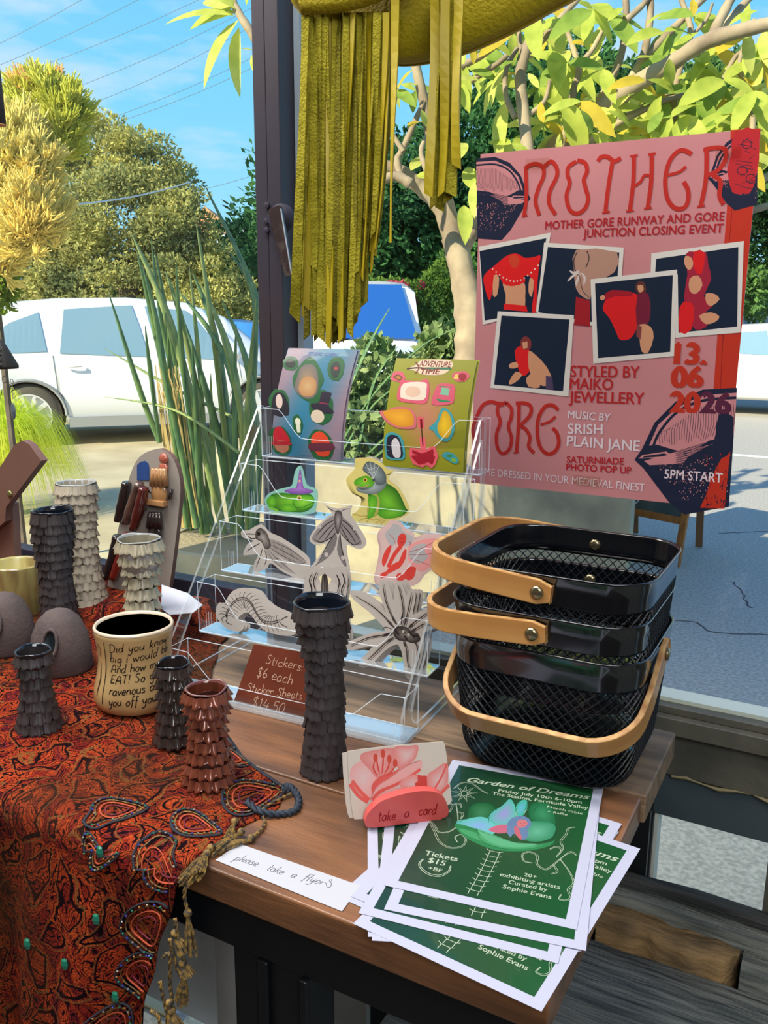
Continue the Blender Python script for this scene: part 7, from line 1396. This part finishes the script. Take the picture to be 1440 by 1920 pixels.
# big flower
q_.shade([(885, 1540), (888, 1518), (905, 1508), (930, 1512), (940, 1530), (925, 1545), (900, 1548)], (58, 120, 80), (28, 86, 50)); q_.shade([(1000, 1545), (1000, 1520), (1020, 1512), (1038, 1522), (1044, 1550), (1030, 1562)], (54, 126, 90), (28, 92, 56))
q_.shade([(923, 1550), (928, 1530), (950, 1516), (965, 1504), (974, 1520), (974, 1540), (955, 1556)], (140, 130, 190), (70, 168, 150)); q_.shade([(974, 1520), (985, 1508), (996, 1510), (992, 1530), (976, 1542)], (90, 160, 190), (60, 160, 130))
q_.shade([(862, 1546), (885, 1538), (915, 1536), (940, 1552), (930, 1570), (900, 1570)], (120, 150, 200), (84, 176, 160)); q_.shade([(985, 1560), (1000, 1548), (1040, 1555), (1036, 1578), (1010, 1586), (985, 1580)], (90, 160, 132), (50, 124, 90))
q_.poly([(860, 1550), (870, 1548), (905, 1560), (950, 1580), (985, 1590), (1030, 1588), (1040, 1582), (1030, 1594), (990, 1602), (940, 1600), (905, 1588), (875, 1570)], (44, 120, 74), 3)
q_.poly([(868, 1556), (900, 1566), (945, 1586), (985, 1594), (1020, 1592), (990, 1598), (945, 1595), (910, 1582), (880, 1568)], (66, 142, 96), 3); q_.poly([(902, 1558), (930, 1570), (970, 1586), (1010, 1590), (985, 1595), (945, 1592), (916, 1578)], (84, 158, 116), 3)
for pts in ([(885, 1540), (888, 1518), (905, 1508), (930, 1512), (940, 1524)], [(923, 1548), (928, 1530), (950, 1516), (965, 1504), (974, 1520), (974, 1542)], [(974, 1520), (985, 1508), (996, 1510), (990, 1530)], [(862, 1546), (885, 1538), (915, 1536), (938, 1552)], [(860, 1552), (900, 1560), (950, 1580), (985, 1590)], [(900, 1556), (906, 1576), (925, 1590), (960, 1600)], [(1006, 1530), (1020, 1514), (1038, 1522), (1044, 1552)], [(1044, 1556), (1038, 1580), (1010, 1588)]): q_.stroke(pts, .0004, (18, 60, 40))
q_.poly([(922, 1560), (945, 1552), (965, 1556), (962, 1566), (940, 1568)], (176, 92, 116), 2); q_.poly([(956, 1566), (958, 1550), (968, 1540), (984, 1537), (998, 1544), (1000, 1556), (994, 1562), (992, 1578), (982, 1582), (978, 1574), (968, 1570), (962, 1576)], (92, 116, 150), 2)
for k in (0, 2, 4, 6, 8): q_.stroke([(961+k*4, 1549+abs(k-4)*1.5), (958+k*4.6, 1558), (963+k*4, 1568), (960+k*4.4, 1576)], .0002, (116, 142, 172))
q_.poly([(974, 1551), (980, 1544), (991, 1546), (994, 1553), (986, 1559), (977, 1558)], (184, 106, 112), 2); q_.poly([(970, 1556), (977, 1559), (981, 1572), (982, 1581), (977, 1579), (970, 1568)], (176, 92, 106), 2)
q_.stroke([(980, 1550), (983, 1551)], .0004, K); q_.stroke([(987, 1551), (990, 1551)], .0004, K); q_.stroke([(983, 1556), (987, 1556)], .0004, (120, 40, 50)); q_.stroke([(988, 1540), (990, 1530), (996, 1526)], .0004, CR); q_.stroke([(976, 1540), (974, 1531), (980, 1526)], .0004, CR)
# lacing
for k in range(9):
    t_ = k/8; cx0 = 932-32*t_-8*t_*t_; cy0 = 1604+70*t_; q_.stroke([(cx0-8, cy0-4), (cx0+9, cy0)], .0006, CR, smooth=0); q_.stroke([(cx0-8, cy0-4), (cx0-14, cy0-8)], .0006, CR, smooth=0); q_.stroke([(cx0+9, cy0), (cx0+16, cy0-1)], .0006, CR, smooth=0)
    q_.stroke([(cx0-8, cy0-4), (cx0-11, cy0+2), (cx0-12, cy0+4)], .0006, CR, smooth=0); q_.stroke([(cx0+9, cy0), (cx0+6, cy0+6), (cx0+5, cy0+8)], .0006, CR, smooth=0)
q_.up()
q_.text('Garden of Dreams', (886, 1466), (1104, 1513), .0088, CR, .02, .35); q_.text('Friday July 10th 6-10pm', (944, 1489), (1090, 1520), .0054, CR, .012); q_.text('The Station, Fortitude Valley', (932, 1494), (1100, 1531), .0056, CR, .012); q_.text('Merch table', (1030, 1524), (1090, 1540), .0040, CR, .008); q_.text('+ Raffle', (1030, 1533), (1064, 1541), .0040, CR, .008)
q_.text('Tickets', (800, 1604), (862, 1618), .0068, CR, .015); q_.text('$15', (806, 1618), (838, 1626), .0072, CR, .015); q_.text('+BF', (806, 1632), (832, 1638), .0050, CR, .01)
S2([(798, 1612), (790, 1622), (798, 1634), (812, 1642), (830, 1644), (846, 1636), (850, 1626)], .0006, .002); q_.text('20+', (982, 1647), (1003, 1652), .0046, CR, .01); q_.text('exhibiting artists', (939, 1646), (1042, 1671), .0050, CR, .01); q_.text('Curated by', (954, 1660), (1020, 1675), .0050, CR, .01); q_.text('Sophie Evans', (943, 1668), (1026, 1688), .0052, CR, .012)
def flyer(bl, br, z, label, first=None, fixed=None):
    if fixed: a, ang = fixed
    else: a = aZ(*bl, z); b = aZ(*br, z); ang = atan2(b.y-a.y, b.x-a.x)
    if first is None:
        o = tag(thing('flyer', (a.x, a.y, z), label, 'flyer', 'flyers fanned out on the table corner', ang, True)); mk('paper', pf, m_fp, o); q_.obj('print', o, ink('flyer_ink', .3, .4)); return o
    o = dup(first); o.location = (a.x, a.y, z); o.rotation_euler = (0, 0, ang); o['label'] = label; return o
Z0 = TZ+.0002
f0 = flyer((720, 1660), (1065, 1740), Z0+.0034, 'green flyer with flower drawing lying uppermost, fully visible beneath the baskets')
flyer((720, 1705), (1098, 1783), Z0+.0028, 'green flyer directly under the uppermost one, its lower strip showing', f0)
flyer((662, 1732), (1015, 1897), Z0+.0016, 'lowest front green flyer reaching over the table corner, large white margin in front', f0)
a = aZ(1186, 1578, Z0+.002); th = radians(-97+90-9)
flyer((672, 1712), (1020, 1800), Z0+.0022, 'green flyer mostly hidden between the lowest and the second one, white left corner showing', f0)
def fl_tr(x, y, z, ang, label):   # placed by its far right corner
    c_ = aZ(x, y, z); u = Vector((cos(ang), sin(ang), 0)); v = Vector((-sin(ang), cos(ang), 0)); a_ = c_-u*FW-v*FH; return flyer(None, None, z, label, f0, (a_, ang))
fl_tr(1166, 1545, Z0+.0010, radians(-3), 'flyer whose white far corner sticks out at the right, in line with the table edge')
fl_tr(1160, 1560, Z0+.0004, radians(-6), 'bottom flyer of the pile with only a white corner strip showing at the right')
def fl_bl(x, y, z, ang, label): flyer(None, None, z, label, f0, (aZ(x, y, z), ang))
fl_bl(690, 1757, Z0+.0007, radians(30), 'flyer turned left in the pile, its white left margin beside the table planks')
fl_bl(697, 1764, Z0+.0013, radians(25), 'flyer turned furthest left, dark green strip showing under the card holder')
# ================================================================== handwritten strip
sc4 = [(448, 1581), (676, 1660), (641, 1708), (404, 1612)]; P4 = [aZ(*c_, TZ+.0012) for c_ in sc4]; SWd = (P4[1]-P4[0]).length; SHt = (P4[3]-P4[0]).length
sa = atan2(P4[2].y-P4[3].y, P4[2].x-P4[3].x); stp = tag(thing('paper_strip', P4[3], 'white paper strip with pencilled request lying along the front table edge', 'note', None, sa, True))
scv = lambda x, y: (lambda w: ((w.x-P4[3].x)*cos(sa)+(w.y-P4[3].y)*sin(sa), -(w.x-P4[3].x)*sin(sa)+(w.y-P4[3].y)*cos(sa)))(aZ(x, y, TZ+.0012))
quad = [scv(*c_) for c_ in sc4][::-1]; mk('paper', MB().prism(quad, (0, 0, -.0006), (1, 0, 0), (0, 1, 0), (0, 0, .0003)), mat('white_note_paper', (184, 186, 194), .6), stp)
pr = Print(scv, step=.000006, base=.0001); pn = (92, 92, 104)
for wd_, a, b in (('please', (438, 1611), (480, 1624)), ('take', (498, 1630), (528, 1640)), ('a', (543, 1643), (552, 1646)), ('flyer', (565, 1648), (604, 1660))): pr.hand(wd_, a, b, .0048, pn, .0005)
pr.stroke([(611, 1655), (614, 1664), (621, 1660), (620, 1652)], .0005, pn); pr.stroke([(617, 1649), (618, 1653)], .0005, pn); pr.stroke([(621, 1648), (622, 1652)], .0005, pn)
for v in range(len(pr.mb.v)): x, y, z = pr.mb.v[v]; pr.mb.v[v] = (x, y, z-.0002)
pr.obj('handwriting', stp)
# ================================================================== card holder and cards
hz = TZ+.0042; hA = aZ(694, 1553, hz); hB = aZ(833, 1535, hz); ha = atan2(hB.y-hA.y, hB.x-hA.x); HWd = (hB-hA).length; hU = Vector((cos(ha), sin(ha), 0)); hB_ = Vector((-sin(ha), cos(ha), 0))
m_cor = mat('coral_clay', (214, 88, 84), .45, col2=(200, 78, 76), ns=30, coat=.2)
hold = tag(thing('card_holder', (hA+hB)/2+hB_*.012, 'coral clay card holder with handwritten red words standing on the flyers', 'card holder'))
Hh = .031; prof_ = catmull([(-.001, .001), (-.0035, .012), (.004, .022), (HWd*.22, .0285), (HWd*.6, .0325), (HWd*.88, .029), (HWd+.0015, .018), (HWd+.001, .001), (HWd*.5, .0)], 5, True)
mk('front_lip', MB().prism(prof_, hA+Vector((0, 0, 0)), hU, Vector((0, 0, 1)), hB_*.009), m_cor, hold, bevel=.0025)
mk('rear_lip', MB().prism([(a+(HWd*.5-a)*.08, b*.8) for a, b in prof_], hA+hB_*.017, hU, Vector((0, 0, 1)), hB_*.008), m_cor, hold, bevel=.002); mk('foot', MB().obox(hA+hU*HWd/2+hB_*.0125+Vector((0, 0, .003)), (hU, hB_, Vector((0, 0, 1))), (HWd*.46, .009, .003)), m_cor, hold, bevel=.001)
hn = hU.cross(Vector((0, 0, 1))); 
def hcv(x, y): w = aP(x, y, hA, hn)-hA; return (w.dot(hU), w.z)
pr = Print(hcv, lambda u, v, w: hA+hU*u+Vector((0, 0, v))+hn*(w+.0001), step=.000006, base=.0001)
for wd_, a, b in (('take', (708, 1540), (742, 1537)), ('a', (757, 1533), (768, 1532)), ('card', (784, 1529), (818, 1526))): pr.hand(wd_, a, b, .0056, (150, 20, 28), .0010, slant=.1)
pr.obj('handwriting', hold)
co = hA+hB_*.0125+Vector((0, 0, .006)); cl_ = radians(12); cV = (Vector((0, 0, 1))*cos(cl_)+hB_*sin(cl_)); cN = hU.cross(cV)
def cardspec(label, poly, offs, dr, first):
    org = co+hB_*offs; f_ = lambda x, y: (lambda w: (w.dot(hU), w.dot(cV)))(aP(x, y, org, cN)-org)
    o = tag(thing('floral_card', org, label, 'card', 'floral cards in the coral holder', 0, True)); o.matrix_world = Matrix.Translation(org) @ Matrix((hU, cV, cN)).transposed().to_4x4()
    mk('card', MB().prism(catmull([f_(*q) for q in poly], 2, True)[::1], (0, 0, -.0008), (1, 0, 0), (0, 1, 0), (0, 0, .0008)), mat('ivory_card', (208, 196, 184), .4), o)
    if dr: pr = Print(f_, step=.000006, base=.00008); dr(pr); pr.obj('print', o)
def flowers(p):
    A_, B_, C_ = (222, 96, 88), (226, 162, 158), (218, 190, 188)
    p.shade([(656, 1450), (664, 1434), (690, 1424), (706, 1440), (704, 1470), (692, 1500), (674, 1488), (660, 1470)], C_, B_, 3); p.shade([(676, 1424), (680, 1412), (706, 1406), (736, 1402), (742, 1416), (734, 1446), (712, 1462), (690, 1440)], B_, (214, 130, 124), 3)
    p.shade([(738, 1402), (766, 1399), (784, 1398), (780, 1420), (768, 1432), (746, 1440)], C_, (220, 128, 122), 3); p.shade([(696, 1476), (712, 1456), (740, 1446), (750, 1440), (730, 1470), (706, 1500)], A_, (212, 90, 84), 3)
    for q in ([(656, 1470), (672, 1492), (690, 1504)], [(660, 1464), (676, 1484), (692, 1500)]): p.stroke(q, .0034, A_)
    for q in ([(712, 1452), (708, 1436), (706, 1420)], [(716, 1452), (718, 1432), (719, 1414)], [(720, 1452), (728, 1438), (730, 1424)], [(724, 1456), (736, 1444), (742, 1432)], [(708, 1456), (700, 1440), (703, 1424)]): p.stroke(q, .0016, (204, 70, 60), taper=True)
    for q in ((704, 1421), (718, 1413), (730, 1423), (741, 1431)): p.disc(q, .0022, (200, 74, 58), ry=.0042)
    p.poly([(694, 1502), (706, 1476), (730, 1460), (760, 1438), (784, 1426), (792, 1430), (786, 1446), (760, 1460), (736, 1474), (712, 1486)], (224, 168, 164), 3); p.stroke([(698, 1500), (712, 1484), (740, 1472), (766, 1458), (788, 1442)], .003, A_); p.stroke([(694, 1500), (706, 1476), (730, 1458), (762, 1436), (788, 1426)], .001, (206, 120, 114))
    p.shade([(700, 1502), (716, 1486), (744, 1476), (764, 1484), (758, 1496), (720, 1504)], C_, B_, 3); p.shade([(748, 1470), (764, 1456), (782, 1452), (790, 1466), (786, 1488), (766, 1486)], C_, (224, 140, 134), 3); p.shade([(800, 1456), (816, 1442), (838, 1430), (840, 1460), (836, 1480), (820, 1492), (804, 1484)], C_, (222, 132, 128), 3)
    p.poly([(783, 1452), (790, 1454), (800, 1454), (801, 1470), (800, 1490), (781, 1490), (778, 1468), (783, 1466)], (204, 72, 66), 1); p.stroke([(838, 1432), (828, 1456), (814, 1480)], .0020, A_); p.stroke([(842, 1472), (830, 1484), (818, 1496)], .003, A_); p.shade([(764, 1488), (786, 1484), (818, 1488), (826, 1500), (790, 1500), (766, 1500)], (220, 110, 104), B_, 3)
cardspec('front floral card with coral blossoms printed across it, standing in the coral holder', [(652, 1416), (658, 1408), (700, 1402), (760, 1396), (822, 1391), (834, 1396), (840, 1440), (846, 1490), (843, 1508), (800, 1520), (720, 1532), (672, 1536), (662, 1530), (656, 1480)], .0, flowers, True)
cardspec('plain ivory edge of the card behind, shifted left in the coral holder', [(642, 1420), (648, 1411), (700, 1405), (760, 1400), (800, 1398), (820, 1440), (826, 1500), (800, 1520), (720, 1528), (665, 1534), (652, 1526), (646, 1480)], .0022, None, False)
# ================================================================== baskets
m_bk = mat('gloss_black_enamel', (9, 12, 18), .16, coat=.7, spec=.6); m_wood = mat('bent_plywood', (188, 138, 78), .42, col2=(172, 120, 64), ns=8, nd=6, stretch=(1, 1, 7), coat=.15); m_ply = mat('plywood_edge', (206, 166, 108), .5, col2=(160, 112, 66), ns=60, stretch=(1, 1, 3)); m_nut = mat('zinc_screw', (150, 140, 110), .25, .9)
def rsq(hw, hd, r, n=9):   # rounded rectangle, counterclockwise
    P = []
    for cx_, cy_, a0 in ((hw-r, hd-r, 0), (-hw+r, hd-r, pi/2), (-hw+r, -hd+r, pi), (hw-r, -hd+r, 3*pi/2)):
        for i in range(n+1): a = a0+pi/2*i/n; P.append((cx_+r*cos(a), cy_+r*sin(a)))
    return P
def resample(P, k):
    D = [0]; n = len(P)
    for i in range(n): D.append(D[-1]+hypot(P[(i+1) % n][0]-P[i][0], P[(i+1) % n][1]-P[i][1]))
    out = []
    for j in range(k):
        s_ = D[-1]*j/k; i = max(q for q in range(n) if D[q] <= s_+1e-12); t_ = (s_-D[i])/(D[i+1]-D[i]); a, b = P[i], P[(i+1) % n]; out.append((a[0]+(b[0]-a[0])*t_, a[1]+(b[1]-a[1])*t_))
    return out
BH = .145; BW = .103
def sect(h):   # half size of the basket at height h
    t_ = h/BH; base_in = .007*max(0, 1-h/.025)**2.2; return BW-.011+.011*t_-base_in
def bring(h, k, off=0): s_ = sect(h)+off; return [(x, y, h) for x, y in resample(rsq(s_, s_, .046), k)]
NB = 132
bandm = MB(); hs_ = [BH-.030, BH-.022, BH-.015, BH-.002]
rows = [bring(h, 96, -.0) for h in hs_]+[bring(BH, 96, .0012), bring(BH+.0012, 96, .0002), bring(BH, 96, -.0018)]+[bring(h, 96, -.0016) for h in hs_[::-1]]
bandm.grid(rows+[rows[0]], close=True)
lat = MB(); NR = 20; h0, h1 = .004, BH-.030
R_ = [bring(h0+(h1-h0)*j/NR, NB) for j in range(NR+1)]; M_R = [bring(h0+(h1-h0)*(j+.5)/NR, NB) for j in range(NR)]
# diamond cells: corners alternate between ring nodes
for j in range(NR+1):
    R_[j] = [tuple(v) for v in R_[j]]
V = []; idx = {}
for j in range(NR+1):
    for i in range(NB):
        if (i+j) % 2 == 0: idx[(j, i)] = len(V); V.append(R_[j][i])
Fq = []
for j in range(1, NR):
    for i in range(NB):
        if (i+j) % 2 == 1: Fq.append((idx[(j, (i-1) % NB)], idx[(j-1, i)], idx[(j, (i+1) % NB)], idx[(j+1, i)]))
for i in range(NB):
    if (i % 2) == 1: Fq.append((idx[(0, (i-1) % NB)], idx[(0, (i+1) % NB)], idx[(1, i)]))
    if (i+NR) % 2 == 1: Fq.append((idx[(NR, (i-1) % NB)], idx[(NR-1, i)], idx[(NR, (i+1) % NB)]))
lme = bpy.data.meshes.new('mesh_side'); lme.from_pydata(V, [], Fq); lme.materials.append(mat('black_enamel_mesh', (12, 16, 22), .42, spec=.4))
fl_ = MB(); fl_.grid([[(x*s_, y*s_, .004+.002*(1-s_)) for x, y, _ in bring(.004, 64)] for s_ in (1, .7, .4, .02)], close=True)
def handle_mesh(L_, wd=.0255, th=.0060):   # arch: arms of length L_, in the x-y plane, pivots at y=+-BW
    hb_ = BW+.006; path = [(-.014, -hb_), (0, -hb_), (L_*.45, -hb_*1.0), (L_-.055, -hb_*.985)]
    r = .055
    for i in range(1, 9): a = -pi/2+pi/2*i/9; path.append((L_-r+r*cos(a)*1.0, -hb_*.985+r+r*sin(a)))
    path.append((L_, -hb_*.4)); path += [(x, -y) for x, y in path[::-1]]
    P = []; k = len(path)
    for i, (x, y) in enumerate(path):
        a = path[max(i-1, 0)]; b = path[min(i+1, k-1)]; d = hypot(b[0]-a[0], b[1]-a[1]); nx, ny = (b[1]-a[1])/d, -(b[0]-a[0])/d
        w = wd/2*(.62 if i in (0, k-1) else 1); P.append([(x, y, -w), (x+nx*th*.0, y+ny*th*.0, w), (x-nx*th, y-ny*th, w), (x-nx*th, y-ny*th, -w)])
    mb = MB().grid(P, close=True); n4 = len(P); mb.f += [(0, 1, 2, 3), tuple(range((n4-1)*4, n4*4))[::-1]]; mb.m += [1, 1]
    for i in range(len(mb.f)-2): mb.m[i] = 1 if i % 4 in (1, 3) else 0
    return mb
hm = handle_mesh(.136); hmb = bpy.data.meshes.new('handle'); hmb.from_pydata(hm.v, [], hm.f); hmb.materials.append(m_wood); hmb.materials.append(m_ply); hmb.polygons.foreach_set('material_index', hm.m)
rv = bpy.data.meshes.new('screw'); q = MB().lathe([(.0068, 0), (.0066, .0022), (.0035, .0036), (0, .0038)], (0, 0, 0), 20, axis=(Vector((1, 0, 0)), Vector((0, 0, -1)), Vector((0, 1, 0)))); rv.from_pydata(q.v, [], q.f); rv.materials.append(m_nut); rv.polygons.foreach_set('use_smooth', [True]*len(q.f))
bcx, bcy = -.252, .877
def basket(label, z, rot, tilt, first=None, off=(0, 0), lean=(0, 0)):
    o = tag(thing('mesh_basket', (bcx+off[0], bcy+off[1], z), label, 'basket', 'black mesh baskets nested in one stack', 0, True)); o.rotation_euler = (lean[0], lean[1], rot)
    if first is None: mk('rim_band', bandm, m_bk, o, smooth='all'); mk('floor_plate', fl_, m_bk, o)
    else:
        for ch in first.children:
            if ch.name.startswith(('rim_band', 'floor_plate')): c2 = ch.copy(); COL.objects.link(c2); c2.parent = o
    l_ = bpy.data.objects.new('mesh_side', lme); COL.objects.link(l_); l_.parent = o; wf = l_.modifiers.new('w', 'WIREFRAME'); wf.thickness = .0019; wf.use_even_offset = False; wf.use_replace = True
    h_ = bpy.data.objects.new('handle', hmb); COL.objects.link(h_); h_.parent = o; h_.location = (0, 0, BH-.016); h_.rotation_euler = (0, tilt, 0)
    bv = h_.modifiers.new('b', 'BEVEL'); bv.width = .0012; bv.segments = 2; bv.limit_method = 'ANGLE'; bv.angle_limit = radians(50)
    for sy in (-1, 1):
        s_ = bpy.data.objects.new('screw', rv); COL.objects.link(s_); s_.parent = o; s_.location = (0, sy*(BW+.0058), BH-.016); s_.rotation_euler = (0, 0, 0 if sy > 0 else pi)
        s_ = bpy.data.objects.new('nut', rv); COL.objects.link(s_); s_.parent = o; s_.location = (0, sy*(BW-.002), BH-.016); s_.rotation_euler = (0, 0, pi if sy > 0 else 0)
    return o
zb0 = TZ+.0042
b0 = basket('lowest black mesh basket of the stack, its wooden handle hanging down in front', zb0, -pi/2, radians(30))
basket('middle black mesh basket of the stack, wooden handle folded out to the left', zb0+.037, pi, radians(3), b0, (-.002, .001), (0, .0))
basket('topmost black mesh basket, open and empty, wooden handle folded to the left', zb0+.080, pi, radians(-5), b0, (.001, .002), (0, 0))
# ================================================================== fringed leather bag
m_lea = mat('chartreuse_leather', (176, 158, 26), .5, col2=(160, 142, 22), ns=4, bump=.25, bs=260, spec=.4); m_su = mat('chartreuse_suede', (158, 148, 46), .95, col2=(128, 120, 30), ns=70, nd=5, bump=.4, bs=400, spec=.1); m_su3 = mat('deep_suede', (120, 112, 34), .95, col2=(100, 94, 28), ns=70, bump=.4, bs=400, spec=.1); m_su2 = mat('chartreuse_smooth', (176, 156, 20), .5, col2=(160, 142, 18), ns=10)
YB = .80
bag = tag(thing('fringed_bag', aY(700, 40, YB), 'chartreuse leather bag with long suede fringe hanging before the window post', 'bag'))
def sheet_px(name, poly, y, th, m, bulge=0, bevel=.0015): 
    pts = [aY(a, b, y) for a, b in poly]; mb = MB(); mb.prism([(q.x, q.z) for q in pts], (0, y, 0), (1, 0, 0), (0, 0, 1), (0, -th, 0)); return mk(name, mb, m, bag, bevel=bevel)
# the pouch: a soft body whose lower edge runs up to the right
low = catmull([(560, 20), (640, 70), (700, 112), (745, 122), (800, 118), (880, 96), (960, 60), (1030, 22), (1078, -4), (1140, -50)], 4); P = []
for i, (x, y) in enumerate(low):
    a = aY(x, y, YB+.035); col_ = []
    for k in range(15):
        s_ = k/14; ang = pi*s_; hgt = .20*(1 if k in (0, 14) else 1); 
        yo = -cos(ang)*.032; zz = (1-sin(ang))**1.6*.20; col_.append((a.x, YB+.035+yo, a.z+zz))
    P.append(col_)
mk('pouch', MB().grid(P), m_lea, bag, smooth='all').modifiers.new('s', 'SOLIDIFY').thickness = .002
seam = MB().tube([Vector(P[i][7])+Vector((0, -.0005, 0)) for i in range(len(P))], .0014, 6); mk('seam_piping', seam, m_su2, bag, smooth='all')
# flap in front
fl = catmull([(567, 28), (600, 27), (650, 22), (700, 8), (740, -12), (790, -60)], 4); P = []
for x, y in fl:
    a = aY(x, y, YB-.022); P.append([(a.x, YB-.022, a.z), (a.x, YB-.026, a.z+.01), (a.x, YB-.026, a.z+.09), (a.x, YB-.02, a.z+.2)])
mk('flap', MB().grid(P), m_lea, bag, smooth='all').modifiers.new('s', 'SOLIDIFY').thickness = .0022
mk('shoulder_strap', MB().bar(aY(600, -140, YB), Vector((aY(600, -140, YB).x+.04, YB, 2.88)), .03, .003).bar(aY(900, -140, YB), Vector((aY(600, -140, YB).x+.05, YB, 2.88)), .03, .003), m_lea, bag, bevel=.0008)
mk('ceiling_hook', MB().tube([Vector((aY(600, -140, YB).x+.045, YB, 2.9)), Vector((aY(600, -140, YB).x+.045, YB, 2.86))], .004, 8), m_black, bag)
def fringe(x0, y0, x1, y1, w, m, y, kink=0, ph=0, slant=3):
    n = 16; A_ = []; B_ = []; zr = rnd.uniform(-.5, .5); yy = y
    for i in range(n+1):
        t_ = i/n; x = x0+(x1-x0)*(t_**1.5)+kink*sin(pi*t_*1.6+ph)*5; yp = y0+(y1-y0)*t_; d = yy+.0035*sin(t_*5+ph)-.0; c_ = aY(x, yp, d); tw = zr+.7*sin(t_*3.1+ph*2)
        hx = w/2*cos(tw*.8); hy = w/2*sin(tw*.8); cut = slant*.0012 if i == n else 0
        A_.append((Vector((c_.x-hx, d-hy-.0009, c_.z+cut)), Vector((c_.x+hx, d+hy-.0009, c_.z)), Vector((c_.x+hx, d+hy+.0009, c_.z)), Vector((c_.x-hx, d-hy+.0009, c_.z+cut))))
    mb = MB().grid(A_, close=True); mb.f += [(3, 2, 1, 0), tuple(range(4*n, 4*n+4))]; mb.m += [0, 0]; return mk('fringe_strand', mb, m, bag)
for lay in range(3):
    for i in range(22):
        t_ = (i+.33*lay+rnd.uniform(-.25, .25))/22; x0 = 578+t_*160; xe = 578+t_*130+rnd.uniform(-7, 9)
        lim = 655 if t_ < .62 else 640-(t_-.62)*420; ye = lim-abs(rnd.gauss(0, 55))-(12 if lay else 0)
        if i % 7 == 3: ye -= 120
        fringe(x0, 24, xe, max(300, ye), .0066+rnd.uniform(-.0008, .0012), (m_su, m_su, m_su2, m_su3)[rnd.randrange(4)], YB-.016+.011*lay, rnd.uniform(-1, 1), rnd.uniform(0, 6), rnd.choice((-5, 5)))
fringe(572, 26, 552, 606, .0105, m_su, YB-.024, .2, 2, 9); fringe(580, 26, 566, 560, .008, m_su, YB-.02, .2, 1, -6)
fringe(740, -20, 733, 455, .0080, m_su2, YB-.026, .3, 1, 0)
for i, (x0, xe, ye) in enumerate(((815, 806, 372), (822, 812, 382), (830, 822, 398), (838, 826, 360), (846, 848, 370), (852, 842, 372), (858, 855, 318), (862, 850, 240))): fringe(x0, -20, xe, ye, .0088 if i != 4 else .0105, m_su if i % 3 else m_su2, YB-.012+.006*(i % 3), .5, i*1.3, (4, -4)[i % 2])
